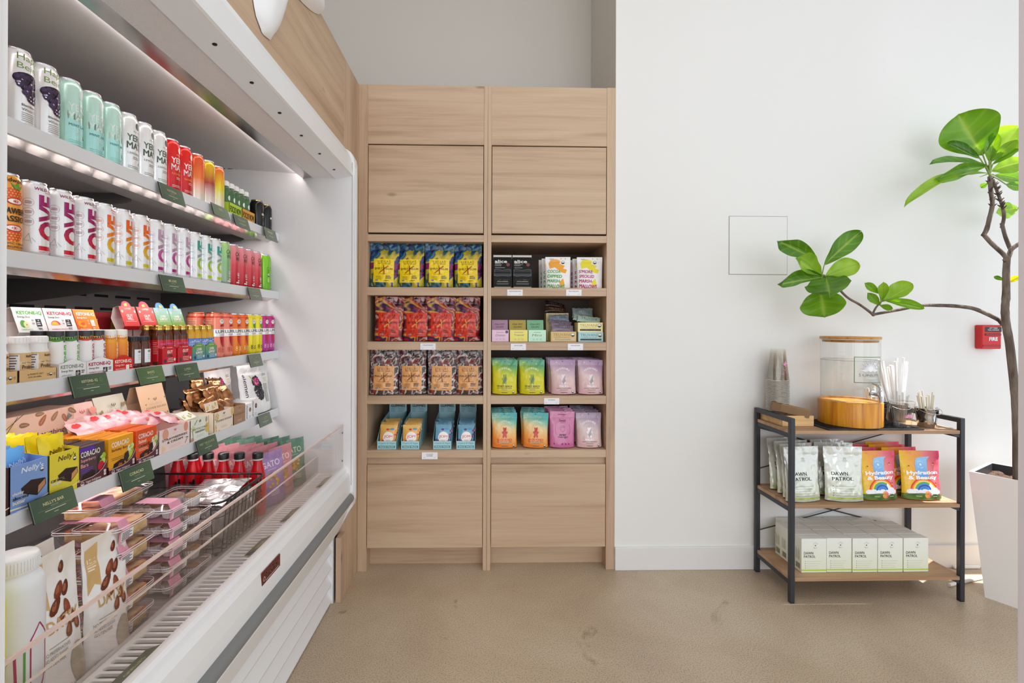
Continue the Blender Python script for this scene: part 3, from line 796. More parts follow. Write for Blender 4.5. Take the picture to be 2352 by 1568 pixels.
CC[0] = at(2306, 642, Y=2.09)
leaf(q4(2160, 568), q4(2080, 535), 9, 2.09, 2.09, .3, 0, .02, dk)
leaf(q4(2200, 590), q4(2310, 535), 13, 2.08, 2.05, .3, 0, .02, ('#c9bf1e', '#e3da3c'))
# white floor cable covers behind the rack
cc = tag(G().tube([at(2180, 1343, Z=.008), at(2255, 1326, Z=.008)], .0075, 8, '#f0eeee').build('power_cable', 'plastic'), 'thick white cable lying on the floor between rack and planter', 'cable')
cc = tag(G().box(2.31, 2.44, YW - .026, YW - .0125, .002, .016, '#f0eeee', b=.002).build('cable_cover', 'plastic'), 'white cable cover strip along the baseboard behind the planter', 'cable cover')
# ------------------------------------------------------------------ packaging builders (local frame: front faces -Y, base at z = 0)
ORD = ('first', 'second', 'third', 'fourth', 'fifth', 'sixth', 'seventh', 'eighth', 'ninth', 'tenth')
def yy(x, X, y=743): return at(x, y, X=X).y                    # depth of a photo column on the plane X
def seal(p, u, v, r=.0042, c='#2c2c2c', c2='#f2f2ee'):          # the small round certification mark
    p.ell(u, v, r, r, c, 14); p.ell(u, v, r * .84, r * .84, c2, 14); p.ell(u, v, r * .84, r * .84, c, 10, 180, 360)
    p.rect(u - r * .75, v - r * .16, u + r * .75, v + r * .2, c2); return p
def can(label, group, loc, col, pr, r=.028, h=.152, mat='can', rz=110, name='drink_can', rim='#d5d5d8', lid=True):
    t = thing(name, label, 'can', loc, rz, group)
    G().lathe([(r - .007, .001), (r - .004, .0), (r - .0015, .005), (r, .011), (r, h * .5), (r, h - .018), (r - .0012, h - .012), (r - .0045, h - .005)], 28, col, caps=True).build('body', mat, t)
    G().lathe([(r - .0045, h - .005), (r - .0038, h - .002), (r - .0045, h), (r - .0058, h - .0005), (r - .0062, h - .006), (.0001, h - .006)], 28, rim, caps=False).build('lid', 'metal', t)
    if pr: pr.build('print', t, cyl(r), mat, cu=.006)
    return t
def row(first, n, ys, X, Z, labels, group, jit=6, rz=None):
    """first thing made; copies along the shelf"""
    out = [first]; first.location = (X, ys[0], Z); first['label'] = labels[0]
    if rz is None: rz = math.degrees(first.rotation_euler.z)
    for k in range(1, n): out.append(dup(first, (X, ys[k], Z), rz + random.uniform(-jit, jit), labels[k], group))
    return out
XC = LIP - .036
# ---- top shelf
Z1 = SHZ[0] - .0034
p = Pr()
for i, s_ in enumerate(('Happy', 'Being')): p.text(s_, -.021, .133 - i * .0175, .0165 if i == 0 else .0155, '#7d9a55', al='l', w=.05 if i == 0 else .046)
random.seed(2)
p.ell(0, .092, .0275, .0145, '#241626', 22).poly([(-.0275, .092), (.0275, .092), (.024, .07), (.012, .054), (.006, .053), (-.008, .062), (-.02, .08)], '#241626')
for k in range(90):
    v_ = random.random(); hw = .027 * (1 - .75 * v_ ** 1.4); u_ = random.uniform(-hw, hw); rr_ = .0048
    u0, v0 = u_ + v_ * .007, .098 - v_ * .045
    p.ell(u0, v0, rr_, rr_, mix('#2a1a2c', '#4d3560', random.random()), 9)
    if k % 2: p.ell(u0 - .001, v0 + .001, rr_ * .35, rr_ * .35, '#e9e4f2', 6)
p.text('Blackberry', -.014, .041, .0058, '#333333', al='l', bold=.01).text('White Tea', -.014, .033, .005, '#555555', al='l').lines(-.014, .026, .03, 5, '#9a9a96', .0038, .001)
hb = can('', 'blackberry tea cans on the top shelf', (0, 0, 0), '#f3f1f0', p, rz=92)
row(hb, 2, (.968, 1.025), XC, Z1, ('white slim can with a blackberry at the near end of the top shelf', 'white slim can with a blackberry next to the mint green cans'), 'blackberry tea cans on the top shelf')
def mate(body, t1, t2, flav, extra=None, ghost=False):
    p = Pr()
    if extra: extra(p)
    p.ell(.002, .122, .0075, .0095, t1, 16)
    p.text('MATEINA', .002, .1065, .0035, t1, sp=1.3)
    p.text('YERBA', -.026, .0895, .0165, t1, al='l', w=.056, bold=.022).text('MATE', -.026, .0695, .0165, t1, al='l', w=.05, bold=.022)
    p.text(flav, -.024, .05, .0052, t2, al='l', bold=.015, sp=1.15).lines(-.012, .040, .022, 2, t1, .004, .0012)
    seal(p, .012, .028).lines(-.024, .016, .044, 2, t1 if not ghost else '#8fc4bd', .004, .001)
    return p
def mint_extra(p): p.rect(-.03, .008, .052, .0625, lambda u, v: mix('#aee0d6', '#9fdede', (u + .03) / .06))
mt_ = can('', 'mint yerba cans', (0, 0, 0), lambda q: mix('#b3e2cd', '#c4e6da', q.z / .15), mate(0, '#dfeae4', '#2f9a9a', 'MINT LIME', mint_extra, True), rz=98)
row(mt_, 3, (1.084, 1.143, 1.199), XC, Z1, [f'{ORD[k]} of three mint green slim cans on the top shelf' for k in range(3)], 'mint yerba cans')
wt_ = can('', 'white yerba cans', (0, 0, 0), '#f0efed', mate(0, '#56685f', '#9aa39e', 'LEMON GINGER'), rz=98)
row(wt_, 3, (1.256, 1.313, 1.369), XC, Z1, [f'{ORD[k]} of three white slim cans with grey green lettering' for k in range(3)], 'white yerba cans')
rd_ = can('', 'red yerba cans', (0, 0, 0), lambda q: mix('#c5101c', '#ee2a1e', q.z / .15), mate(0, '#f7ece8', '#f0a63c', 'RASPBERRY'), rz=100)
row(rd_, 2, (1.426, 1.484), XC, Z1, [f'{ORD[k]} of two red slim cans above the dark green sign on the top shelf' for k in range(2)], 'red yerba cans')
def yo(st, name): 
    p = Pr(); p.text('yo', .0, .127, .015, '#fbe7c8').lines(-.02, .03, .03, 4, '#f4e6cf', .005, .0014)
    return can(name, 'gradient slim cans on the top shelf', (0, 0, 0), lambda q: lin('#efe7d8') if q.z < .016 else ramp(st, q.z / .152), p)
for st, nm, y in (((( .1, '#eaa050'), (.5, '#ef7b32'), (1, '#e8502c')), 'orange red gradient slim can between red and yellow cans', 1.549),
                  (((.1, '#6a1840'), (.4, '#7a1c3c'), (.62, '#d8541e'), (.85, '#eec01e'), (1, '#f2cc28')), 'slim can fading from yellow to dark purple on the top shelf', 1.610),
                  (((.1, '#2fa0b0'), (.25, '#7cbf52'), (.5, '#e4d323'), (.8, '#f08a24'), (1, '#ea5a2c')), 'slim can fading from orange to green beside the small white capped bottles', 1.667)):
    yo(st, nm).location = (XC, y, Z1)
# small bottles in two cartons
def carton(label, cat, group, w, d, h, c, pr=None, loc=(0, 0, 0), rz=90, name='carton', mat='card', open_=False, hb=None, th=.0012, inner_=None, side=None, top=None):
    """w wide, d deep (towards +Y), h tall; origin at the foot of the front face"""
    t = thing(name, label, cat, loc, rz, group)
    if not open_:
        G().box(-w / 2, w / 2, 0, d, 0, h, c, b=.0008).build('body', mat, t)
        if pr: pr.build('print', t, flat(0), mat)
    else:
        hb = hb or h; ic = inner_ or c
        G().box(-w / 2, w / 2, 0, d, 0, th, ic).build('base', mat, t)
        G().box(-w / 2, w / 2, 0, th, th, h, c).build('front_wall', mat, t)
        G().box(-w / 2, w / 2, d - th, d, th, hb, ic).build('rear_wall', mat, t)
        for s_ in (-1, 1): G().prism([(0, th), (d, th), (d, hb), (0, h)], 'X', s_ * w / 2, s_ * (w / 2 - th), c).build('side_wall', mat, t)
        if pr: pr.build('print', t, flat(0), mat)
    if side: side.build('side_print', t, lambda u, v, hh: (-w / 2 - hh, d - u, v), mat)
    return t
def fn_box(c, tc, y0, y1, label):
    p = Pr().text('FOCUS NOW', 0, .021, .021, tc, w=(y1 - y0) * .86, bold=.015)
    return carton(label, 'box', 'lime and orange trays of small bottles', y1 - y0 - .002, .10, .042, c, p, (LIP - .008, (y0 + y1) / 2, Z1), open_=True, hb=.05)
fn_box('#b9d43a', '#5c7a24', 1.705, 1.792, 'lime green open tray lettered in dark green on the top shelf')
fn_box('#d99a34', '#6a4a1c', 1.794, 1.892, 'orange open tray lettered in brown on the top shelf')
def small_bottle(label, group, body, cap, labelc, r, h, pr=None, loc=(0, 0, 0), rz=90, name='small_bottle', capr=None, caph=.016, mat='gloss', capmat='plastic', neck=.55, lab=(.18, .68), cat='bottle', shoulder=.74):
    t = thing(name, label, cat, loc, rz, group); cr_ = capr or r * .68
    G().lathe([(r * .8, 0), (r * .97, .003), (r, .008), (r, h * shoulder), (r * .86, h * (shoulder + .06)), (cr_ * .92, h * (shoulder + .12)), (cr_ * .92, h - caph)], 18, body).build('body', mat, t)
    g = G().lathe([(cr_, h - caph), (cr_, h - .002), (cr_ - .0015, h), (.0001, h)], 20, cap)
    for k in range(20):
        a = 6.283 * k / 20; x, y = math.sin(a) * cr_, -math.cos(a) * cr_
        g.box(x - .0005, x + .0005, y - .0005, y + .0005, h - caph + .001, h - .003, cap)
    g.build('cap', capmat, t)
    if labelc: G().lathe([(r + .0003, h * lab[0]), (r + .0003, h * lab[1])], 24, labelc, caps=False).build('label', 'card', t)
    if pr: pr.build('print', t, cyl(r + .0004), 'card', cu=.005)
    return t
p = Pr().ell(0, .058, .007, .009, '#e8efe0', 14).lines(-.006, .036, .012, 3, '#dfe8d6', .004, .0015)
fb = small_bottle('', 'small white capped bottles', '#4d6b47', '#ece9e6', '#3f6a3c', .0155, .118, p, caph=.018, capr=.0125)
row(fb, 5, (1.722, 1.756, 1.790 - .0008, 1.826, 1.862), LIP - .032, Z1 + .0015, [f'{ORD[k]} of five small dark green bottles with white caps in the lettered trays' for k in range(5)], 'small white capped bottles')
p = Pr()
for k in range(7): p.ring(.004, .082, .006 + k * .0016, .0007, mix('#8a6a34', '#c89f58', k / 7), 16, random.uniform(0, 200), random.uniform(210, 360))
p.text('BRAIN', -.018, .056, .0085, '#f2efe8', al='l', bold=.03, w=.034).lines(-.014, .045, .026, 1, '#b99a62', .004, .0012).text('V2', .006, .032, .009, '#d9c69c').lines(-.014, .022, .028, 3, '#b7b0a2', .0035, .001)
bk = can('', 'black coffee cans', (0, 0, 0), '#1b1a1a', p, .026, .113, rim='#c9b47c')
row(bk, 2, (1.965, 2.038), XC, Z1, [f'{("nearer", "farther")[k]} of two short black cans with gold rims on the top shelf' for k in range(2)], 'black coffee cans')

# ---- second shelf
Z2 = SHZ[1] - .0034
p = Pr()
def strawberry(p, u, v, r, sg):
    for k in range(9):
        a = R(20 + k * 17.5) if sg > 0 else R(200 + k * 17.5)
    p.ell(u, v, r, r * .86, '#e2571c', 20)
    for i in range(-3, 4):
        for j in range(-3, 4):
            x, y = i * r * .29 + (j % 2) * r * .14, j * r * .26
            if x * x + y * y < r * r * .7: p.ell(u + x, v + y, r * .085, r * .06, '#f8c05a', 6)
    p.ell(u + r * .1, v - sg * r * .55, r * .8, r * .36, '#c41f24', 16).ell(u + r * .12, v - sg * r * .55, r * .64, r * .26, '#f6ece2', 16).ell(u + r * .14, v - sg * r * .55, r * .26, r * .12, '#d93a3a', 12)
strawberry(p, -.004, .108, .0185, 1); strawberry(p, -.006, .036, .0185, -1)
p.poly([(-.004, .122), (-.010, .133), (-.002, .128), (.003, .136), (.004, .127), (.011, .129), (.006, .121)], '#6aa53a')
p.text('wildwonder', 0, .138, .0075, '#3a2216', bold=.02).text('STRAWBERRY', 0, .079, .0115, '#2a1a12', w=.066, bold=.02).text('PASSION', 0, .064, .0115, '#2a1a12', w=.052, bold=.02)
p.text('PREBIOTIC + PROBIOTIC', 0, .0165, .0038, '#3a2216', bold=.01).text('SPARKLING DRINK', 0, .0105, .0038, '#3a2216', bold=.01)
can('orange slim can with strawberry print at the near end of the second shelf', None, (XC, .944, Z2), '#f4a23e', p, rz=88)
def love(st, top, side, body='#f2f0f0'):
    p = Pr()
    cf = lambda u, v: ramp(st, (v - .012) / .115)
    p.text('LOVE', -.001, .069, .041, cf, rot=90, w=.113, bold=.045)
    p.text(top, .001, .1365, .0058, st[-1][1], bold=.02, sp=1.1).lines(-.01, .1305, .022, 1, st[-1][1], .003, .0008)
    for k in range(3):
        p.ring(-.037, .107 - k * .0195, .0085, .0004, side, 18); p.lines(-.037, .108 - k * .0195, .012, 2, side, .003, .0012, 'c', .2)
    for a, b in (((-.044, .03), (-.036, .044)), ((-.043, .03), (-.034, .03)), ((-.036, .044), (-.032, .024)), ((-.032, .036), (-.026, .028))): p.line([a, b], .0005, '#8f8f8f')
    p.text('ELECTROLYTES', 0, .0095, .003, st[0][1], w=.04).lines(.004, .005, .016, 1, st[0][1], .003, .001)
    return can('', '', (0, 0, 0), body, p)
LV = ((((0, '#d01026'), (.25, '#c8102e'), (.55, '#9a0f56'), (1, '#a0106a')), 'WILD CHERRY', '#a05a74', (1.003, 1.063, 1.122), 'crimson to purple'),
      (((0, '#cfc41c'), (.35, '#e6b01c'), (.6, '#f07a1c'), (1, '#ee5a1e')), 'Hydration', '#e8834e', (1.178, 1.236, 1.299), 'yellow to orange'),
      (((0, '#b0187c'), (.3, '#c43f96'), (.5, '#c86aa8'), (.62, '#b9a8b4'), (1, '#cf9fc4')), 'Hydration', '#b9a2b4', (1.356, 1.413, 1.476), 'magenta to pale pink'),
      (((0, '#b7dc1e'), (.45, '#a2d030'), (.55, '#a6b2b0'), (.7, '#8fa9a8'), (.78, '#3fa998'), (1, '#35a89a')), 'Hydration', '#7fbcb8', (1.536, 1.594, 1.651), 'lime to teal'))
for st, top, side, ys, nm in LV:
    c_ = love(st, top, side); c_['group'] = f'white cans with {nm} lettering'
    row(c_, 3, ys, XC, Z2, [f'{ORD[k]} of three white cans with {nm} vertical lettering' for k in range(3)], f'white cans with {nm} lettering')
def cactus(st):
    p = Pr()
    for s_, v0, w0 in (('CACTUS', .116, .05), ('WATER', .099, .048)):
        p.text(s_, .002, v0, .0145, '#1c1c1c', w=w0, skew=.12)
    p.poly([(.004, .117), (.0005, .108), (.004, .1035), (.0078, .108)], '#3d9ad8')
    p.text('CACTUS', 0, .046, .006, '#f5efec', bold=.03).text('WATER', 0, .039, .006, '#f5efec', bold=.03).lines(0, .03, .03, 1, '#f5efec', .004, .002, 'c', .1)
    p.rect(-.012, .018, .016, .0225, '#f5efec').rect(-.02, .011, .02, .0155, '#f5efec')
    return can('', '', (0, 0, 0), lambda q: ramp(st, q.z / .152), p)
cg = cactus(((.0, '#9fae9d'), (.35, '#8fae8c'), (.6, '#8fc87e'), (1, '#b9d98a'))); cg.location = (XC, 1.708, Z2); cg['label'] = 'pale green slim can with black handwritten lettering on the second shelf'
cr_ = cactus(((.0, '#b3141e'), (.35, '#cc2028'), (.65, '#e0606a'), (1, '#f0a0a4')))
row(cr_, 4, (1.768, 1.826, 1.884, 1.942), XC, Z2, [f'{ORD[k]} of four red to pink slim cans with black handwritten lettering' for k in range(4)], 'red cactus cans')
p = Pr().text('CLEAN', .006, .075, .022, '#e2f0bc', rot=90, w=.10, bold=.03)
p.rect(-.028, .032, -.014, .098, '#3d5a1c').rect(-.0272, .0328, -.0148, .0972, '#7fc324').lines(-.021, .086, .009, 3, '#2d3c1a', .005, .002, 'c').lines(-.021, .05, .009, 4, '#d8e8b0', .004, .0015, 'c'); seal(p, -.021, .065, .005).ell(.005, .016, .014, .006, '#dfe8dc', 16)
can('lime green slim can with vertical white lettering at the far end of the second shelf', None, (XC, 2.026, Z2), lambda q: mix('#6fb41e', '#8ad02c', q.z / .15), p)
# ------------------------------------------------------------------ more packaging builders
def strip(prof, w, c, th=.001):
    """a folded card: outline points (y, z) swept across the width w (along X)"""
    g = G()
    for (a, b) in zip(prof, prof[1:]):
        dy, dz = b[0] - a[0], b[1] - a[1]; l = math.hypot(dy, dz) or 1; n = (-dz / l * th, dy / l * th)
        v = [(-w / 2, *a), (w / 2, *a), (w / 2, *b), (-w / 2, *b)]; v2 = [(p[0], p[1] + n[0], p[2] + n[1]) for p in v]
        g.add(v + v2, [(0, 1, 2, 3), (7, 6, 5, 4), (0, 4, 5, 1), (1, 5, 6, 2), (2, 6, 7, 3), (3, 7, 4, 0)], c)
    return g
def slant(y0, z0, y1, z1):
    """print on a sloping card front from foot (y0, z0) to head (y1, z1)"""
    l = math.hypot(y1 - y0, z1 - z0); dy, dz = (y1 - y0) / l, (z1 - z0) / l
    return lambda u, v, h: (u, y0 + dy * v - dz * h, z0 + dz * v + dy * h)
def header_tray(label, group, loc, w, d, h, c, pr, hc, hp, head, inner_='#efe6e0', name='display_carton', arch=.008, sides=None, rz=90, mat='card', tab=None, hb=None):
    """open display carton with a curved header card; head = (z of header foot, z of header top)"""
    t = thing(name, label, 'carton', loc, rz, group); th = .0012; hb = hb or h * 1.5; z0, z1 = head
    G().box(-w / 2, w / 2, 0, d, 0, th, inner_).build('base', mat, t)
    n = 12; pts = [(-w / 2, 0), (w / 2, 0)] + [(w / 2 - w * k / n, h + arch * math.sin(math.pi * k / n) ** 2) for k in range(n + 1)]
    G().prism(pts, 'Y', 0, th, c).build('front_wall', mat, t)
    for s_ in (-1, 1): G().prism([(th, th), (d, th), (d, hb), (d * .35, hb * .85), (th, h)], 'X', s_ * w / 2, s_ * (w / 2 - th), sides or c).build('side_wall', mat, t)
    hd = strip([(d, 0), (d, z0 * .95), (d + .014, z0 + (z1 - z0) * .45), (d + .008, z1 - .004), (d - .006, z1)], w, inner_).build('rear_card', mat, t)
    hf = strip([(d - .006, z1), (d - .024, z0 + .004), (d - .02, z0 - .006)], w, hc, -.001).build('header', mat, t)
    if tab:
        q = Pr().ell(0, z1 - z0 - .004, tab[0], tab[0] * 1.05, tab[1], 24)
        q.build('tab', hf, slant(d - .024, z0 + .004, d - .006, z1), mat, base=.0006)
        q2 = Pr().ell(0, z1 - z0 - .004, tab[0], tab[0] * 1.05, tab[1], 24); q2.build('tab', hf, slant(d - .023, z0 + .004, d - .005, z1), mat, base=-.0006)
    if pr: pr.build('print', t, flat(0), mat)
    if hp: hp.build('header_print', t, slant(d - .024, z0 + .004, d - .006, z1), mat, base=.0014)
    return t
def pillow(w, h, t, c, crumple=0.0, seed=0, nu=12, nv=14, flat_=.12):
    """flow-wrapped pack standing on its edge: crimped top and bottom"""
    g = G()
    def f(u, v, s_):
        a = (u - .5) * 2; z = v * h
        e = min(1, min(v, 1 - v) / flat_); k = max(0, min(1, (min(v, 1 - v) - .04) / .2))
        th = t / 2 * (k ** .5) * max(0, 1 - abs(a) ** 3)
        x = a * w / 2 * (1 - .05 * k) ; zz = z + (.0012 * (1 if int(u * 40) % 2 else -1) if v in (0.0, 1.0) else 0)
        nz_ = crumple * noise.noise(Vector((x * 42 + seed, z * 42, s_ * 3))) + crumple * .6 * abs(noise.noise(Vector((x * 90 + seed, z * 60, 2 + s_))))
        return (x + nz_ * .5, s_ * (th + .0004) - nz_ * k - nz_ * .4, zz + nz_ * .4)
    g.grid(lambda u, v: f(u, v, -1), nu, nv, c); g.grid(lambda u, v: f(u, v, 1), nu, nv, c)
    return g
def pillow_map(w, h, t):
    def m(u, v, hh):
        a = max(-1, min(1, u / (w / 2))); k = max(0, min(1, (min(v / h, 1 - v / h) - .04) / .2))
        return (u * (1 - .05 * k), -(t / 2 * k ** .5 * max(0, 1 - abs(a) ** 3) + .0004 + hh), v)
    return m
def pouch_shape(W, H, D, seed=0, taper=.04, wr=.0012):
    """stand-up pouch: returns a map (u, v, h) -> point on its front"""
    def depth(u, v):
        a = max(-1, min(1, u / (W / 2))); t = max(0, min(1, v / H))
        full = max(0, 1 - max(0, (t - .03)) / .80) ** .62 if t < .83 else 0
        return D / 2 * full * (1 - a * a) ** .45 * (1 - .25 * max(0, .12 - t) / .12)
    def wfac(v):
        t = max(0, min(1, v / H)); return 1 - taper * math.sin(math.pi * min(1, t * 1.15)) - .02 * (1 - t)
    def pos(u, v, h, s_=-1):
        n_ = wr * noise.noise(Vector((u * 30 + seed, v * 22, s_))) + wr * .7 * noise.noise(Vector((u * 75, v * 60 + seed, s_)))
        zc = .004 * (1 - (2 * u / W) ** 2) * max(0, 1 - v / (H * .15))
        return (u * wfac(v), s_ * (depth(u, v) + .0006 + h) + n_, v - zc + .004)
    return pos
def pouch(label, cat, group, W, H, D, col, pr=None, loc=(0, 0, 0), rz=0, mat='film', seed=0, name='snack_pouch', nu=30, nv=36, tilt=0, cu=.006, cv=.006, back=None, hole=None, wr=.0012, taper=.04, clip=True):
    t = thing(name, label, cat, loc, rz, group); t.rotation_euler = (R(tilt), 0, R(rz))
    ps = pouch_shape(W, H, D, seed, taper, wr)
    cf = (lambda q: col(q.x, q.z)) if callable(col) else col
    cb = back or (col if not callable(col) else col(0, H * .5))
    g = G().grid(lambda u, v: ps((u - .5) * W, v * H, 0), nu, nv, cf); g.build('front_panel', mat, t, fix=False)
    g = G().grid(lambda u, v: ps((.5 - u) * W, v * H, 0, 1), 10, 14, cb); g.build('back_panel', mat, t, fix=False)
    G().add([ps((k / 12 - .5) * W, 0, 0) for k in range(13)] + [ps((k / 12 - .5) * W, 0, 0, 1) for k in range(13)], [(k, k + 1, 14 + k, 13 + k) for k in range(12)], cb).build('gusset', mat, t)
    if pr: pr.build('print', t, lambda u, v, h: ps(u, v, h), mat, cu=cu, cv=cv, base=.0006, clip=(-W / 2, .001, W / 2, H) if clip else None)
    return t

# ------------------------------------------------------------------ third shelf
Z3 = SHZ[2] - .0034; XF = LIP - .006
def kefir_tray(y0, y1, label):
    p = Pr().text('6x PROBIOTIC SHOT', -.006, .0165, .0034, '#6e5433', w=.034, bold=.01).text('2.5 FL OZ (75ML)', -.008, .0105, .0034, '#6e5433', w=.028, bold=.01)
    p.lines(.018, .014, .006, 2, '#6e5433', .003, .001); seal(p, .027, .0135, .0036).lines(.033, .014, .005, 2, '#6e5433', .003, .001)
    return carton(label, 'tray', 'tan trays of probiotic bottles', y1 - y0, .12, .026, '#dcb67e', p, (XF, (y0 + y1) / 2, Z3), open_=True, hb=.034, name='display_tray')
kefir_tray(.862, .945, 'tan cardboard tray at the near end of the third shelf')
kefir_tray(.947, .1029 * 10, 'tan cardboard tray next to the white energy shot carton')
p = Pr().rect(-.062, .006, .062, .058, '#e2bb86').rect(-.062, .006, .062, .02, '#e39a44').poly([(-.06, .04), (-.03, .045), (0, .04), (.03, .044), (.06, .04), (.06, .036), (0, .036), (-.06, .034)], '#ecd2a8')
p.rect(-.034, .006, -.0125, .055, '#f4f2f0')
for k in range(9): p.lines(-.033, .052 - k * .005, .019, 1, '#4a4650' if k % 2 else '#7a7484', .003, .0022)
p.text('kefirly', .006, .051, .0068, '#4a3826', bold=.02).text('100 TRILLION', .004, .0385, .0032, '#6a5236').text('Probiotic', .004, .0305, .0075, '#4a3018', bold=.02, w=.026).text('Vanilla', .006, .022, .004, '#8a6a3a')
kb = small_bottle('', 'probiotic bottles', '#f3f1ee', '#f6f4f3', None, .0198, .0905, p, caph=.014, capr=.0182, shoulder=.66, mat='plastic', cat='bottle')
row(kb, 3, (.9235, .9685, 1.009), XF - .024, Z3 + .0014, [f'{ORD[k]} of three white capped probiotic bottles with tan labels' for k in range(3)], 'probiotic bottles', 4)
dup(kb, (XF - .066, .9685, Z3 + .0014), 84, 'white capped probiotic bottle standing behind the front row in the tan tray', 'probiotic bottles')
# energy shots
def ket_front(w, name_c, txt_c, body, sub, bars='#2a2a2c'):
    p = Pr().text('KETONE-IQ', -.002, .0235, .0095, name_c, w=w * .84, bold=.03).text('Energy Shot', -w * .42, .0145, .0055, txt_c, al='l', bold=.01)
    p.text(sub, -w * .42, .0055, .003, name_c, al='l').rect(w * .1, .002, w * .27, .0145, bars).text('+', w * .185, .0118, .0035, '#ffffff').lines(w * .115, .008, w * .13, 2, '#e8e8e8', .003, .0016)
    return p.lines(w * .31, .012, w * .13, 2, txt_c, .004, .002)
def ket_head(w, nc, tc, sub, fruit, bars='#2a2a2c'):
    p = Pr().text('KETONE-IQ', .002, .044, .0095, nc, w=w * .84, bold=.03).text('Energy Shot', -w * .4, .0345, .0055, tc, al='l', bold=.01)
    fruit(p); p.text(sub, -w * .4, .006, .003, nc, al='l').rect(w * .16, .013, w * .34, .03, bars).text('+', w * .25, .0265, .004, '#ffffff').lines(w * .175, .0205, w * .13, 2, '#e8e8e8', .004, .002)
    return p.lines(w * .18, .0075, w * .14, 2, tc, .004, .002).lines(w * .02, .025, w * .08, 2, '#b9b4b0', .007, .004)
def apple(p): p.ell(-.019, .019, .0065, .0085, '#4f9a34', 16).ell(-.013, .017, .006, .0075, '#dfe6a4', 16).ell(-.012, .017, .001, .002, '#6a4a1c', 6)
def rasp(p): p.ell(-.016, .017, .012, .010, '#e0455c', 16, 0, 180).ell(-.018, .016, .009, .009, '#f0c33c', 16, 0, 180)
def peach(p): p.ell(-.021, .019, .0075, .008, '#f39a1c', 16).ell(-.013, .016, .0075, .0065, '#fbb62c', 16).ell(-.014, .019, .0065, .004, '#ee5a1a', 12)
KT = (((1.034, 1.1035), '#f1efee', '#8c9590', '#4b4b4b', 'GREEN APPLE', '#58b03c', apple, '#58b03c', 'white energy shot carton with green lettering on its curved header', ('#3a3a3c', '#7cc142', '#4d8a2c')),
      ((1.105, 1.1815), '#f3f0ef', '#b0184c', '#3c2a30', 'RASPBERRY LEMONADE', '#c8183a', rasp, '#b0184c', 'white energy shot carton with raspberry lettering', ('#3a3a3c', '#f2b62c', '#d43a24')),
      ((1.1835, 1.248), '#d8261c', '#f8ece6', '#f8ece6', 'PEACH MANGO', '#fdf4ec', peach, '#f4a21e', 'red and orange energy shot carton beside the brown jars', ('#f4f0ea', '#f0b41e', '#e98a1e')))
for i, ((y0, y1), c, nc, tc, sub, hn, fruit, bc, lab, capc) in enumerate(KT):
    w = y1 - y0 - .001
    hc = c if i < 2 else (lambda q: mix('#e8401c', '#f6a428', (q.x + q.z * .6) * 9))
    header_tray(lab, 'energy shot cartons', (XF, (y0 + y1) / 2, Z3), w, .108, .030, c, ket_front(w, nc, tc, c, sub, '#2a2a2c' if i < 2 else '#f6ece6'), hc, ket_head(w, hn if i < 2 else '#fdf4ec', '#4b4b4b' if i < 2 else '#fdf4ec', sub, fruit, '#2a2a2c' if i < 2 else '#f6ece6'), (.094, .152), arch=.009)
    p = Pr().text('KETONE-IQ', .004, .043, .0105, bc if i < 2 else '#fdf2e4', rot=90, w=.054, bold=.03).text('Energy Shot', .0135, .046, .0045, '#4a4a4a' if i < 2 else '#fdf2e4', rot=90, bold=.01)
    p.rect(-.052, .079, .052, .1, capc[0])
    for k, (cc2, dv) in enumerate(((capc[1], 0), (capc[2], -.005))):
        p.poly([(-.05 + j * .01, .084 + dv + .0025 * math.sin(j * 1.3)) for j in range(11)] + [(.05 - j * .01, .0885 + dv + .0025 * math.sin((10 - j) * 1.3)) for j in range(11)], cc2)
    p.rect(.001, .076, .0095, .1, '#333437' if i < 2 else '#f6f2ec').text('LEMONADE', .0052, .089, .003, '#ffffff' if i < 2 else '#555555', rot=90)
    body = '#f4f2f1' if i < 2 else (lambda q: ramp(((0, '#e8581c'), (.5, '#ee7a1c'), (.75, '#f2a61e'), (1, '#f6f2ea')), q.z / .1))
    t_ = thing('energy_shot', '', 'bottle', (0, 0, 0), 90, 'energy shot bottles')
    r_ = .0165
    G().lathe([(r_ * .9, 0), (r_, .004), (r_, .066), (r_ * .95, .072), (r_ * .86, .0755), (r_ * .86, .099), (r_ * .8, .1015), (.0001, .1015)], 20, body).build('body', 'plastic', t_)
    p.build('print', t_, lambda u, v, h, r_=r_: ((r_ * (.86 if v > .0755 else 1) + h) * math.sin(u / r_), -(r_ * (.86 if v > .0755 else 1) + h) * math.cos(u / r_), v), 'plastic', cu=.005, cv=.004)
    yc = (y0 + y1) / 2; nm = ('green lettered', 'raspberry lettered', 'orange')[i]
    spots = [(XF - .022, yc - .0172), (XF - .022, yc + .0172), (XF - .057, yc - .0172)]
    for k, (x, y) in enumerate(spots):
        lb = (f'near front {nm} energy shot bottle in its carton', f'far front {nm} energy shot bottle in its carton', f'{nm} energy shot bottle behind the front pair')[k]
        if k == 0: t_.location = (x, y, Z3 + .0014); t_['label'] = lb; t_.rotation_euler.z = R(96)
        else: dup(t_, (x, y, Z3 + .0014), 90 + random.uniform(-12, 22), lb)
p = Pr().text('KETONE-IQ', -.022, .10, .012, '#d8c9c4', rot=-90, w=.06, bold=.02).poly([(.02, .02), (.045, .02), (.045, .145), (.03, .12)], '#a5801c')
carton('dark red box with vertical lettering at the back of the third shelf', 'box', None, .10, .05, .150, '#8e1a20', p, (-1.075, 1.365, Z3), name='snack_box')
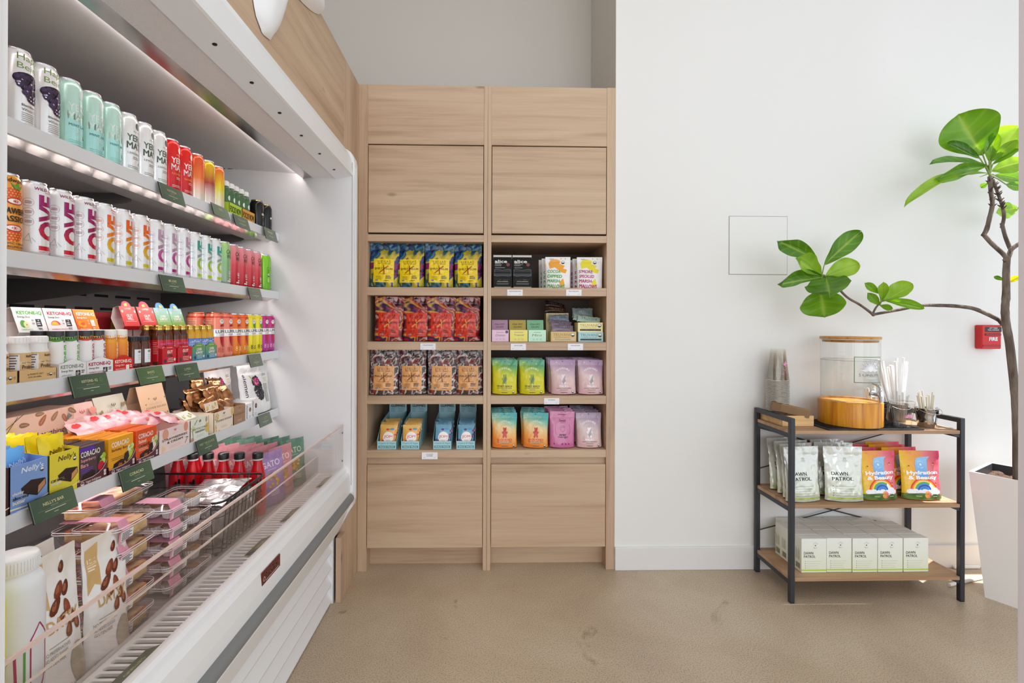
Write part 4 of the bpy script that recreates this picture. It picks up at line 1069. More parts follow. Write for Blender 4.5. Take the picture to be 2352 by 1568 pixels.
# dark jars
p = Pr().rect(-.0125, .014, .0125, .05, '#eef1f5').ell(0, .044, .005, .0032, '#8d8478', 12).lines(0, .034, .012, 3, '#b3bac4', .005, .0012, 'c')
jr = small_bottle('', 'brown jars', '#5e2d14', '#26262a', None, .0168, .084, p, caph=.0125, capr=.0158, mat='gloss', shoulder=.76)
row(jr, 2, (1.272, 1.3075), XF - .019, Z3 + .0003, ['nearer of two brown jars with black lids and white labels', 'farther of two brown jars with black lids and white labels'], 'brown jars', 2)
# red and green carriers of little bottles
def lum_front(w, main, txt):
    p = Pr()
    for k, s_ in enumerate(txt): p.text(s_, .002, .037 - k * .0105, .0085, '#fbf1ee', w=w * (.55 if len(s_) > 5 else .4), bold=.03)
    p.lines(.0, .0485, w * .4, 1, '#f4dcd4', .003, .0012, 'c', 0).ell(-w * .3, .012, .0042, .0055, '#2f3a4c', 12).ell(w * .38, .0145, .0036, .0045, '#efe6d8', 12)
    return p.lines(.004, .018, w * .5, 3, '#f2ded8', .0045, .0014, 'c', .3)
def lum_head(w, txt, tabc, fr):
    p = Pr().ell(-.006, .063, .004, .0045, fr[0], 10).ell(.0, .064, .004, .005, fr[1], 10).ell(.006, .063, .004, .0045, fr[2], 10).text('LUMEN', 0, .0525, .0055, '#fdf6f2', w=w * .4, bold=.04)
    for k, s_ in enumerate(txt): p.text(s_, 0, .031 - k * .0095, .008, '#fdf6f2', w=w * (.58 if len(s_) > 5 else .4), bold=.03)
    return p.lines(0, .0135, w * .7, 1, '#f7e4dc', .003, .0012, 'c', 0).ell(-w * .4, .044, .004, .004, '#f0c9c0', 12).ell(w * .4, .044, .003, .004, '#f4ece0', 12)
LU = (((1.357, 1.4175), 'red', 'first'), ((1.424, 1.4925), 'red', 'second'), ((1.4945, 1.561), 'green', 'first'), ((1.563, 1.629), 'green', 'second'))
red_f = lambda q: mix('#c8102e', '#d4202a', q.z / .06); red_h = lambda q: mix('#d41c22', '#ee4a44', (q.z - .1) / .06)
grn_f = lambda q: ramp(((0, '#2f7fb4'), (.45, '#3f8aa8'), (.8, '#6aa64a'), (1, '#84b83c')), q.z / .058); grn_h = lambda q: ramp(((0, '#8cc22c'), (.5, '#86b46a'), (1, '#7aaeb4')), (q.z - .1) / .06)
gut = thing('wellness_shot', '', 'bottle', (0, 0, 0), 90, 'gold capped shot bottles')
def shot(body, lab, capn, pr):
    t_ = thing('wellness_shot', '', 'bottle', (0, 0, 0), 90, 'gold capped shot bottles'); r_ = .0155
    G().lathe([(r_ * .9, 0), (r_, .004), (r_, .078), (r_ * .95, .086), (r_ * .72, .093), (r_ * .72, .099)], 20, body).build('body', 'gloss', t_)
    G().lathe([(r_ * .84, .0985), (r_ * .86, .103), (r_ * .80, .1045), (r_ * .86, .106), (r_ * .86, .110), (r_ * .8, .1115), (.0001, .1115)], 22, '#d2b15a').build('cap', 'metal', t_)
    G().lathe([(r_ + .0003, .01), (r_ + .0003, .070)], 24, lab, caps=False).build('label', 'gloss', t_)
    pr.build('print', t_, cyl(r_ + .0003), 'gloss', cu=.005); return t_
COL.objects.unlink(gut); bpy.data.objects.remove(gut)
g1 = shot('#5a2c14', '#cb1626', 0, Pr().rect(-.012, .056, .018, .061, '#d83a8c').text('GUT', .003, .047, .007, '#f6e9e4', bold=.03).text('WELL', .003, .038, .007, '#f6e9e4', bold=.03).lines(-.03, .062, .014, 7, '#f0a79c', .005, .0014))
g2 = shot('#e0a61c', lambda q: lin('#1f6fd0') if q.z > .053 else lin('#eef0f2'), 0, Pr().text('LUMEN', .002, .0625, .0075, '#f2f5f8', bold=.03).text('LIVER', .002, .044, .009, '#2f3338', bold=.03).text('SUPPORT', .002, .033, .008, '#2f3338', bold=.03))
for (y0, y1), kind, od in LU:
    w = y1 - y0 - .001; yc = (y0 + y1) / 2; rd = kind == 'red'
    header_tray(f'{od} of two {"red" if rd else "green to blue"} bottle carriers with rounded header tabs', 'bottle carriers with tabs', (XF, yc, Z3), w, .128, .046, red_f if rd else grn_f, lum_front(w, 0, ('GUT', 'WELL') if rd else ('LIVER', 'SUPPORT')),
                red_h if rd else grn_h, lum_head(w, ('GUT', 'WELL') if rd else ('LIVER', 'SUPPORT'), 0, ('#e8c84a', '#b3c24a', '#d8502c') if rd else ('#2f4a52', '#b8d06a', '#e8b83c')), (.106, .166), arch=.011, sides='#c4141e' if rd else '#b9b4b0', tab=(w * .3, '#dc2a52' if rd else '#3f93c8'), hb=.07)
    b0 = g1 if rd else g2
    for k, (dx, dy) in enumerate(((-.0195, -.0162), (-.0195, .0162), (-.053, -.0162), (-.053, .0162))):
        lb = f'gold capped {"amber" if rd else "yellow"} shot bottle, {("front near", "front far", "rear near", "rear far")[k]} in the {od} {kind} carrier'
        if od == 'first' and k == 0: b0.location = (XF + dx, yc + dy, Z3 + .0014); b0['label'] = lb
        else: dup(b0, (XF + dx, yc + dy, Z3 + .0014), 90 + random.uniform(-15, 15), lb)
# fruit cans
def fruit_can(b0, b1, topc, fr, num, lf=True):
    p = Pr().rect(-.088, .074, .088, .099, '#f2efec')
    p.text('LUMEN', 0, .0905, .0105, '#2b2b2b', w=.05, bold=.015).text('SPARKLING', 0, .079, .0035, '#7a7470', sp=1.3, w=.03)
    p.rect(-.088, .138, .088, .1425, topc)
    p.ell(.006, .108, .017, .009, fr, 18, 0, 180).ell(.006, .074, .017, .038, fr, 18, 180, 360) if lf else p.ell(.006, .112, .013, .013, fr, 18)
    if lf: p.poly([(.004, .113), (.016, .121), (.024, .118), (.02, .110)], '#9ac04a')
    p.rect(-.088, .074, .088, .099, '#f2efec').text('LUMEN', 0, .0905, .0105, '#2b2b2b', w=.05, bold=.015).text('SPARKLING', 0, .079, .0035, '#7a7470', w=.03)
    p.ell(-.004, .1255, .0085, .0085, '#f4f2f0', 18).text('16g', -.004, .1265, .0055, '#4a4a4a', bold=.02)
    p.ring(-.013, .024, .0045, .0018, num).ring(-.013, .0315, .004, .0018, num).lines(-.004, .030, .022, 3, num, .005, .0024)
    p.lines(-.06, .126, .026, 4, '#f6d0c0', .007, .002)
    return can('', 'fruit water cans', (0, 0, 0), lambda q: mix(b0, b1, q.z / .155), p, h=.156, rz=86, rim='#e06a4a' if topc == '#e0381c' else '#d5d5d8')
ys = (1.668, 1.725, 1.782, 1.838, 1.895, 1.951, 2.007, 2.0625)
for i, (a, b, tc, fr, num, nm) in enumerate((('#f0907a', '#f2846a', '#e0381c', '#c41f2c', '#d84a3c', 'coral strawberry'), ('#f08a24', '#ee6a28', '#e84a1c', '#d43a24', '#f8dc8a', 'orange mango'), ('#f0dc1c', '#f4e22c', '#ecd81c', '#4a9a3c', '#3a3a2c', 'yellow lemon'), ('#b8409a', '#c82f7c', '#b81c6a', '#c41f3c', '#f0b8d8', 'magenta berry'))):
    f_ = fruit_can(a, b, tc, fr, num, i != 2)
    row(f_, 2, ys[i * 2:i * 2 + 2], XC, Z3, [f'{("nearer", "farther")[k]} of two {nm} fruit water cans on the third shelf' for k in range(2)], 'fruit water cans', 4)
    if i == 0: dup(f_, (XC - .06, 1.662, Z3), 100, 'coral fruit water can in the second row behind the green carriers', 'fruit water cans')
# ------------------------------------------------------------------ fourth shelf
Z4 = SHZ[3] - .0034
def bar_front(p, W, H, name_c, dark, fillc, lines_, band):
    """bar carton: name on top, a cut chocolate bar below"""
    p.text("Nelly's", W * .08, H * .84, .0145, name_c, w=W * .58, bold=.012, skew=.18)
    seal(p, W * .33, H * .76, .0045)
    x, y = W * .06, H * .44; s_ = W * .30
    p.poly([(x - s_ * .95, y + s_ * .18), (x - s_ * .1, y + s_ * .62), (x + s_ * 1.2, y + s_ * .42), (x + s_ * .5, y - s_ * .05)], dark)
    p.poly([(x - s_ * .95, y + s_ * .18), (x + s_ * .5, y - s_ * .05), (x + s_ * .45, y - s_ * .85), (x - s_ * .8, y - s_ * .3)], mix(dark, '#000000', .25))
    p.poly([(x + s_ * .5, y - s_ * .05), (x + s_ * 1.2, y + s_ * .42), (x + s_ * 1.25, y - s_ * .15), (x + s_ * .45, y - s_ * .85)], dark)
    p.poly([(x + s_ * .55, y - s_ * .08), (x + s_ * 1.15, y + s_ * .33), (x + s_ * 1.18, y - s_ * .13), (x + s_ * .5, y - s_ * .72)], fillc)
    for k, l in enumerate(lines_): p.text(l, -W * .44, H * (.40 - k * .09), .0075, '#f6ecdc', al='l', bold=.025)
    p.poly([(-W / 2, H * .12), (-W * .1, H * .10), (W * .2, H * .13), (W / 2, H * .19), (W / 2, H * .165), (W * .2, H * .10), (-W * .1, H * .07), (-W / 2, H * .085)], band)
    return p.lines(-W * .35, H * .03, W * .5, 1, '#e8eef4', .003, .001)
NB = (((.852, .9295), '#4e211d', '#c8a07a', '#3a1a12', '#e09a3c', ('peanut', 'butter'), '#e8d2b0', 'dark brown bar carton at the near end of the fourth shelf', '#f0e3d8'),
      ((.930, 1.0105), '#7fa3dc', '#eef3fa', '#2a1714', '#c48a5c', ('chunky', 'almond', 'butter'), '#f2e6c8', 'blue bar carton with a cut chocolate bar picture', '#efe9e0'),
      ((1.0115, 1.087), '#e8d83a', '#4a3018', '#2a1714', '#d8945c', ('caramel', 'nougat'), '#f4eaa0', 'yellow bar carton with a cut chocolate bar picture', '#f2e8d2'))
for (y0, y1), c, nc, dk_, fc, ln, band, lab, ic in NB:
    W, H = y1 - y0 - .001, .092
    carton(lab, 'carton', 'open bar cartons on the fourth shelf', W, .15, H, c, bar_front(Pr(), W, H, nc, dk_, fc, ln, band), (XF, (y0 + y1) / 2, Z4), open_=True, hb=.112, name='bar_carton', inner_=ic)
def pack(label, group, w, h, t, c, pr, loc, rz=90, tilt=0, mat='film', crumple=.0012, seed=0, cat='snack pack', name='snack_pack', roll=0, side=0):
    th = thing(name, label, cat, loc, rz, group); th.rotation_euler = (R(tilt), R(side), R(rz))
    pillow(w, h, t, c, crumple, seed).build('wrapper', mat, th, fix=False)
    if pr: pr.build('print', th, pillow_map(w, h, t), mat, cu=.008, cv=.008, base=.0016)
    return th
pb = Pr().text("Nelly's", .006, .086, .013, '#e6f0fb', w=.042, bold=.012, skew=.2, rot=8); seal(pb, .024, .078, .004)
bp0 = pack('front blue wrapped bar leaning in the blue bar carton', 'blue wrapped bars', .068, .118, .020, '#5fa8e8', pb, (XF - .022, .966, Z4 + .002), 92, -8)
o = dup(bp0, (XF - .046, .963, Z4 + .002), 88, 'blue wrapped bar behind the front one in the blue carton'); o.rotation_euler = (R(-10), 0, R(88))
o = dup(bp0, (XF - .03, .893, Z4 + .002), 97, 'blue wrapped bar standing in the dark brown carton'); o.rotation_euler = (R(-9), 0, R(97))
py_ = Pr().text("Nelly's", .004, .090, .013, '#5a3c14', w=.042, bold=.012, skew=.2, rot=6); seal(py_, .022, .081, .004).poly([(-.018, .06), (-.006, .072), (.014, .066), (.016, .06)], '#3a2014')
yp0 = pack('front yellow wrapped bar in the yellow bar carton', 'yellow wrapped bars', .066, .126, .018, '#f0d81c', py_, (XF - .018, 1.049, Z4 + .002), 92, -6)
for k in range(5):
    o = dup(yp0, (XF - .040 - k * .022, 1.047 - .004 * (k % 2), Z4 + .002), 90, f'{ORD[k + 1]} yellow wrapped bar counted back from the front of the yellow carton'); o.rotation_euler = (R(-7 - k), R(random.uniform(-3, 3)), R(90 + random.uniform(-4, 4)))
# the long carton at the back
p = Pr().text('no artificial anything', .0, .096, .015, '#3a2a20', w=.155, bold=.012)
random.seed(11)
def almond(p, u, v, a, l, c):
    ca, sa = math.cos(R(a)), math.sin(R(a)); q = []
    for k in range(12):
        t = 6.283 * k / 12; x, y = l * math.cos(t), l * .45 * math.sin(t) * (1 - .3 * math.cos(t)); q.append((u + x * ca - y * sa, v + x * sa + y * ca))
    p.poly(q, c)
for u, v, a, l, c in ((-.085, .13, 10, .011, '#b07a5c'), (-.028, .128, -5, .013, '#8a6a4c'), (.018, .131, 55, .015, '#a06848'), (.05, .135, 50, .014, '#9a7250'), (.078, .125, -60, .013, '#a8704e'), (.01, .147, 0, .012, '#8d7052'), (.04, .07, -70, .013, '#a86e4c'), (.1, .14, -30, .014, '#8a6c4a'), (-.1, .148, 0, .01, '#a08060')):
    almond(p, u, v, a, l, c); p.line([(u - l * .6 * math.cos(R(a)), v - l * .6 * math.sin(R(a))), (u + l * .6 * math.cos(R(a)), v + l * .6 * math.sin(R(a)))], .0008, '#d8b898')
for a in range(0, 360, 72): p.poly([(-.06, .125), (-.06 + .012 * math.cos(R(a - 14)), .125 + .012 * math.sin(R(a - 14))), (-.06 + .017 * math.cos(R(a)), .125 + .017 * math.sin(R(a))), (-.06 + .012 * math.cos(R(a + 14)), .125 + .012 * math.sin(R(a + 14)))], '#d9c07a')
p.line([(-.08, .105), (-.045, .15)], .0015, '#4a3424').line([(-.085, .118), (-.03, .155)], .0015, '#4a3424')
carton('pale tan carton printed with almonds at the back of the fourth shelf', 'carton', None, .215, .07, .152, '#d9b9a4', p, (-1.075, 1.168, Z4), name='almond_carton')
# chocolate bar boxes in maroon trays
CO = (((1.080, 1.1625), '#4f3c40', 'Superberry', 'Bars', '#5a2aa8', '#e4a2a8', '#c4183c', '#4a3a34', 'dark purple'), ((1.168, 1.2545), '#eda61c', 'Berkeley Bars', '', '#f2b830', '#7a3a14', '#b8d24a', '#f0a020', 'yellow'), ((1.258, 1.3415), '#e2531a', 'Salted', 'Caramel Bars', '#e86a24', '#f8dcc8', '#f0e4d0', '#e86a1c', 'orange'))
for i, ((y0, y1), c, l1, l2, ac, tc, fr, topc, nm) in enumerate(CO):
    W = y1 - y0 - .004; yc = (y0 + y1) / 2; H = .086
    t = thing('bar_tray', f'maroon tray with a swooping lip holding {nm} bar boxes', 'tray', (XF, yc, Z4), 90, 'maroon bar trays')
    lip = [(-W / 2 - .0015, 0), (W / 2 + .0015, 0), (W / 2 + .0015, .045), (W * .47, .036), (W * .36, .026), (W * .2, .019), (0, .015), (-W / 2 - .0015, .0135)]
    G().prism(lip, 'Y', -.001, .0005, '#5a2430').build('front_lip', 'card', t)
    G().box(-W / 2 - .0015, W / 2 + .0015, 0, .145, 0, .001, '#5a2430').build('base', 'card', t)
    for s_ in (-1, 1): G().box(s_ * (W / 2 + .0015), s_ * (W / 2 + .0005), 0, .145, 0, .02, '#5a2430').build('side_wall', 'card', t)
    p = Pr().text('Vegan Indulgence', .002, .0065, .0075, '#eadcd8', w=W * .55, bold=.012, skew=.15); seal(p, -W * .36, .0065, .005, '#e8e0dc', '#8a5a60').rect(W * .4, .008, W * .48, .021, '#e8e2dc').ring(W * .44, .0145, .0028, .0008, '#5a2430')
    q = [(a, b) for a, b in lip[2:]]; p.line([(x, z - .0004) for x, z in q], .0012, '#e9d4d0')
    p.build('print', t, flat(-.001), 'card')
    p = Pr().rect(-W / 2, H * .86, W * .1, H * .97, ac).rect(-W / 2, 0, -W * .44, H * .5, ac) if i == 0 else Pr()
    p.text('CORACAO', -W * .04, H * .80, .0125, '#f6efe8', w=W * .68, bold=.02).text(l1, -W * .38, H * .635, .0088, tc, al='l', bold=.02, wmax=W * .62)
    if l2: p.text(l2, -W * .38, H * .51, .0088, tc, al='l', bold=.02, wmax=W * .66)
    p.lines(-W * .38, H * .41, W * .5, 2 if i else 3, '#7a4ad0' if i == 0 else tc, .004, .0012)
    for k in range(7): p.ell(W * .36 + .006 * math.cos(k * 2.4), H * (.62 - .03 * k), .006, .007, ('#9ac43a', '#2f3a1c', '#c8d86a')[k % 3] if i == 0 else ('#d8dc8a', '#e8e2c8', '#9ab84a')[k % 3], 10)
    p.ell(W * .33, H * .36, .0095, .011, fr, 16)
    p.poly([(-W * .34, H * .12), (-W * .3, H * .26), (-W * .02, H * .34), (W * .12, H * .3), (W * .1, H * .16), (-W * .1, H * .08)], '#241818')
    if i: p.poly([(-W * .18, H * .12), (-W * .1, H * .24), (W * .02, H * .22), (W * .04, H * .13)], '#b85a1c').poly([(W * .08, H * .3), (W * .12, H * .46), (W * .26, H * .52), (W * .3, H * .34), (W * .2, H * .2)], '#2a1c1c')
    bx = carton(f'front {nm} chocolate bar box in its maroon tray', 'box', f'{nm} bar boxes', W - .002, .013, H, c, p, (XF - .0016, yc, Z4 + .0012), name='bar_box')
    b2 = carton('', 'box', f'{nm} bar boxes', W - .002, .013, H - .001, lambda q: lin(topc), None, (0, 0, 0), name='bar_box')
    for k in range(9):
        lb = f'{ORD[k + 1] if k < 9 else k} {nm} chocolate bar box counted back in its tray'
        z_ = Z4 + .0012 + random.uniform(0, .005)
        if k == 0: b2.location = (XF - .0156, yc, z_); b2['label'] = lb
        else: dup(b2, (XF - .0156 - k * .0139, yc + random.uniform(-.0008, .0008), z_), 90, lb)
# pastel cartons
def petals_(p, u, v, r, c, n=5):
    for k in range(n):
        a = R(k * 360 / n + 18); p.poly([(u, v), (u + r * .6 * math.cos(a - .4), v + r * .6 * math.sin(a - .4)), (u + r * math.cos(a), v + r * math.sin(a)), (u + r * .6 * math.cos(a + .4), v + r * .6 * math.sin(a + .4))], c)
def source_front(W, H, lines_, tc, kind):
    p = Pr()
    if kind == 'straw': p.ell(-W * .3, H * .78, .013, .015, '#e8a48c', 18).ell(W * .36, H * .84, .010, .014, '#e89a80', 18).poly([(-W * .42, .004), (-W * .4, .024), (-W * .3, .014), (-W * .34, .004)], '#ecd2a4').line([(W * .4, H * .3), (W * .33, H * .12)], .002, '#4a5058').line([(W * .44, H * .34), (W * .36, H * .36)], .0025, '#4a5058')
    if kind == 'pist': p.ell(W * .4, H * .45, .011, .016, '#e2c25a', 18).ell(W * .36, H * .85, .006, .009, '#c8a87a', 14).ell(-W * .4, H * .1, .008, .007, '#d49a7a', 14); petals_(p, -W * .38, H * .6, .012, '#d8d48a'); p.line([(-W * .3, H * .75), (-W * .15, H * .95)], .002, '#5a4a34').line([(-W * .36, H * .2), (-W * .4, H * .5)], .002, '#8a7a4c').poly([(-W * .06, H * .8), (.0, H * .95), (.006, H * .86)], '#b0804c')
    if kind == 'cook': p.ell(-W * .36, H * .76, .012, .014, '#e6c890', 18).ell(W * .46, H * .82, .010, .016, '#e3be70', 18).ell(-W * .42, H * .2, .007, .014, '#e6c890', 14); [p.ell(a * W, b * H, .0016, .0018, '#4a3024', 6) for a, b in ((-.4, .8), (-.32, .7), (-.36, .6), (-.28, .82), (-.44, .66), (-.4, .25), (-.38, .1), (-.25, .06), (.4, .1), (.46, .75))]
    for s_ in (-1, 0, 1): p.poly([(.0, H * .80), (s_ * .004 - .0015, H * .86), (s_ * .0045, H * .92), (s_ * .004 + .0015, H * .86)], tc)
    p.text('SOURCE', 0, H * .72, .0032, mix(tc, '#ffffff', .5), sp=1.3)
    for k, l in enumerate(lines_): p.text(l, 0, H * (.54 - k * .14), .0062, tc, w=W * (.8 if len(l) > 8 else .5), bold=.005)
    return p.lines(0, H * .22, W * .4, 2, mix(tc, '#ffffff', .5), .0045, .0012, 'c')
SO = (((1.344, 1.4835), '#f3ddd6', ('STRAWBERRIES', '& CREAM'), '#c8606a', 'straw', 'pale pink bar carton with strawberry drawings'), ((1.4855, 1.583), '#eef0e2', ('PISTACHIO', 'MARZIPAN'), '#7a7c68', 'pist', 'pale green bar carton with pistachio and flower drawings'), ((1.612, 1.733), '#f6e4cf', ('COOKIE DOUGH',), '#4a4038', 'cook', 'cream bar carton with cookie drawings'), ((1.736, 1.818), '#a9805c', ('CHOCOLATE',), '#7c5a3e', '', 'plain brown kraft bar carton'))
for (y0, y1), c, ln, tc, kind, lab in SO:
    W = y1 - y0 - .001; H = .068; yc = (y0 + y1) / 2
    t = carton(lab, 'carton', 'pastel bar cartons', W, .135, H, c, source_front(W, H, ln, tc, kind), (XF, yc, Z4), open_=True, hb=.075, name='bar_carton', inner_=mix(c, '#ffffff', .3))
    if kind in ('pist', 'cook'):            # raised flap behind the front
        f = strip([(.03, H + .002), (.036, H + .030)] if kind == 'cook' else [(.02, H), (.05, H + .02)], W * .62, c).build('flap', 'card', t)
        f.location.x = -W * .15
        q = Pr(); [q.ell(a * W - W * .15, b, .006, .007, '#e3be70' if kind == 'cook' else '#b9c06a', 12) for a, b in ((.2, .018), (.05, .01), (-.2, .012))]; [q.ell(a * W - W * .15, b, .0015, .002, '#4a3024', 6) for a, b in ((.2, .022), (.12, .008), (-.1, .02), (-.25, .006))]
        q.build('flap_print', t, slant(.03, H + .002, .036, H + .030) if kind == 'cook' else slant(.02, H, .05, H + .02), 'card', base=.0012)
# curved header cards rising behind them
def header_card(label, X, y0, y1, z0, z1, c, pr):
    w = y1 - y0; t = thing('header_card', label, 'display card', (X, (y0 + y1) / 2, 0), 90, 'curved header cards'); h = z1 - z0
    strip([(.05, Z4), (.05, z0), (.062, z0 + h * .5), (.05, z1 - .003), (.032, z1), (.022, z1 - h * .35), (.006, z0 + h * .12), (.0, z0)], w, c).build('card', 'card', t)
    if pr: pr.build('print', t, lambda u, v, hh: (u, (.006 + .016 * v / h) - hh - .0012, z0 + h * .12 + v * .84), 'card')
    return t
def hp(w, top, main, tc, deco):
    p = Pr(); deco(p)
    for s_ in (-1, 0, 1): p.poly([(.0, .056), (s_ * .006 - .002, .063), (s_ * .0065, .071), (s_ * .006 + .002, .063)], tc)
    p.text(top, 0, .046, .0075, mix(tc, '#e8d8cc', .45), w=w * .5, sp=1.2)
    if main: p.text(main, 0, .033, .0072, tc, w=w * .78, bold=.005)
    return p
header_card('pink curved header card behind the pink wrapped bars', -1.055, 1.245, 1.345, .90, .985, '#e8c0b4', hp(.10, 'SOURCE', '', '#b8404c', lambda p: p.ell(.035, .062, .012, .012, '#e09a84', 16).poly([(-.045, .05), (-.04, .07), (-.03, .06)], '#5a6a64').ell(-.03, .02, .012, .011, '#d84a3c', 14)))
header_card('pale green curved header card lettered in dark grey', -1.06, 1.352, 1.462, .90, .990, '#d9d8c2', hp(.11, 'SOURCE', 'PISTACHIO', '#5a5648', lambda p: (almond(p, .04, .06, 45, .011, '#b08a68'), almond(p, -.045, .04, 80, .013, '#9a7a58'), almond(p, .02, .012, 60, .012, '#8a5a40'), petals_(p, .045, .022, .012, '#d8cc6a'))))
header_card('tan curved header card with small triangles behind the pink carton', -1.03, 1.475, 1.592, .895, 1.005, '#d9b692', hp(.115, 'SOURCE', 'COOKIE DOUGH', '#4a3c34', lambda p: [p.poly([(a, b), (a + .006, b + .001), (a + .003, b - .007)], '#7a4a30') for a, b in ((-.045, .05), (.042, .065), (.045, .008), (-.05, .01), (-.03, .07))]))
# pink wrapped bars lying over the boxes
random.seed(21)
def pink_print():
    p = Pr(); p.ell(-.028, .052, .011, .008, '#e8484a', 14).ell(.026, .054, .009, .007, '#e4504c', 14).ell(.02, .012, .010, .006, '#e05a50', 14).lines(-.01, .03, .03, 3, '#f8e4e4', .004, .0016); return p
pk = pack('first of the pink wrapped bars from the near end of the pile', 'pink wrapped bars', .088, .068, .020, lambda q: mix('#e8a9b4', '#f2c6c8', .5 + noise.noise(q * 40)), pink_print(), (-.985, 1.245, .905), 90, -52, crumple=.004, seed=3)
for k, (x, y, z, tl, rz, sd) in enumerate(((-.985, 1.292, .908, -48, 84, 6), (-.98, 1.335, .912, -50, 96, -5), (-.972, 1.385, .912, -58, 88, 8), (-.96, 1.432, .906, -68, 93, -10), (-.935, 1.468, .898, -62, 97, 12))):
    o = dup(pk, (x, y, z), rz, f'{ORD[k + 1]} of the pink wrapped bars from the near end of the pile'); o.rotation_euler = (R(tl), R(sd), R(rz))
# bronze foil packs tumbling over the far cartons
br_ = lambda q: mix('#8a5a34', '#c48a58', .5 + noise.noise(q * 50))
bq = Pr()
for k in range(7): bq.line([(-.03 + k * .009, .064), (-.026 + k * .009, .061)], .0012, '#e8c8a4')
fo = pack('bronze foil pack nearest the tan header card', 'bronze foil packs', .085, .076, .026, br_, bq, (-1.0, 1.685, .90), 86, -20, 'foil', .006, 9)
for k, (x, y, z, tl, rz, sd, lb) in enumerate(((-.99, 1.65, .875, -35, 100, 20, 'small dark bronze pack low beside the tan header card'), (-.965, 1.735, .912, -30, 92, -6, 'bronze foil pack in the middle of the heap'), (-.955, 1.80, .915, -42, 88, 5, 'bronze foil pack leaning over the kraft carton'), (-1.03, 1.745, .935, -15, 95, 0, 'topmost bronze foil pack at the back of the heap'), (-.94, 1.70, .885, -40, 80, -14, 'bronze foil pack just behind the cookie carton'), (-.93, 1.775, .893, -62, 94, 8, 'lowest bronze foil pack tucked into the kraft carton'), (-1.0, 1.815, .925, -25, 90, 4, 'farthest bronze foil pack by the white pouch'))):
    o = dup(fo, (x, y, z), rz, lb); o.rotation_euler = (R(tl), R(sd), R(rz))
# white pouches with a blackberry picture
def berry(p, u, v, L_, wd, ang=0, n=110):
    ca, sa = math.cos(R(ang)), math.sin(R(ang))
    for k in range(n):
        t = random.random(); hw = wd * math.sin(math.pi * (.12 + .8 * t)) ** .6; s_ = random.uniform(-hw, hw); x, y = s_, -t * L_
        a, b = u + x * ca - y * sa, v + x * sa + y * ca; p.ell(a, b, wd * .16, wd * .16, mix('#161216', '#38303a', random.random()), 8)
        if k % 3 == 0: p.ell(a, b + wd * .05, wd * .04, wd * .04, '#b9b2c0', 5)
    return p
random.seed(4)
p = Pr().text('elemental', -.068, .098, .018, '#3c3a3e', rot=-90, w=.12, bold=.01)
p.poly([(-.026, .136), (-.016, .146), (.004, .144), (.02, .125), (.032, .09), (.036, .06), (.024, .046), (.008, .06), (-.008, .1), (-.024, .118)], '#1c171c'); berry(p, -.012, .142, .095, .028, 18, 200); p.ell(-.004, .125, .017, .016, '#c81c78', 16)
for k in range(14): p.ell(-.004 + random.uniform(-.013, .013), .125 + random.uniform(-.012, .012), .0024, .0024, '#f060b0', 7)
p.line([(-.04, .152), (-.002, .112)], .0035, '#b9c84a').lines(.045, .15, .035, 2, '#4a4850', .005, .0016).lines(.045, .134, .03, 4, '#c8cc7a', .005, .0018).rect(.045, .035, .068, .112, '#b4b6b0').lines(.05, .09, .012, 8, '#8a8c88', .006, .002)
ep = pouch('large white pouch with a blackberry picture at the far end of the fourth shelf', 'pouch', 'white blackberry pouches', .196, .196, .05, '#eeebea', p, (LIP - .038, 1.972, Z4), 82, tilt=-5, seed=2, wr=.0025)
o = dup(ep, (LIP - .15, 1.915, Z4), 92, 'large white pouch with a blackberry picture behind the bronze packs'); o.rotation_euler = (R(-4), 0, R(92))
def small_elem(label, loc, w, h, tint):
    p = Pr().text('elemental', -w * .3, h * .5, .008, '#4a484c', rot=-90, w=h * .8, bold=.008).lines(-w * .02, h * .2, w * .3, 2, '#8a8888', .005, .0014); p.ell(w * .15, h * .6, w * .16, h * .14, tint, 12).ell(w * .15, h * .62, w * .08, h * .06, '#c83a6a' if tint != '#a07a50' else '#7a5a38', 10)
    return carton(label, 'carton', 'small white cartons', w, .07, h, '#f1efee', p, loc, name='small_carton')
small_elem('small white carton with a brown picture beside the kraft carton', (XF, 1.848, Z4), .052, .062, '#a07a50')
small_elem('small white carton with a dark berry picture in front of the large white pouch', (XF - .004, 1.903, Z4), .05, .072, '#2a2228')
# ------------------------------------------------------------------ the deck of the cooler
ZD = .5285
def path_bottle(label, loc, col, logo, lw, rz=100):
    t = thing('water_bottle', label, 'bottle', loc, rz, 'refill water bottles'); r = .0385; h = .285
    G().lathe([(r * .93, 0), (r, .006), (r, h - .055), (r * .97, h - .045), (r * .86, h - .036), (r * .72, h - .031), (r * .72, h - .027)], 40, col).build('body', 'plastic', t)
    g = G().lathe([(r * .78, h - .028), (r * .80, h - .026), (r * .80, h - .004), (r * .74, h), (.0001, h)], 40, '#f1f0ef' if col == '#eef0f3' else '#e6d81c')
    for k in range(48):
        a = 6.283 * k / 48; x, y = math.sin(a) * r * .8, -math.cos(a) * r * .8; g.box(x - .0006, x + .0006, y - .0006, y + .0006, h - .024, h - .006, '#e9e8e7')
    g.build('cap', 'plastic', t)
    p = Pr(); logo(p, lw); p.build('print', t, cyl(r), 'plastic', cu=.006); return t
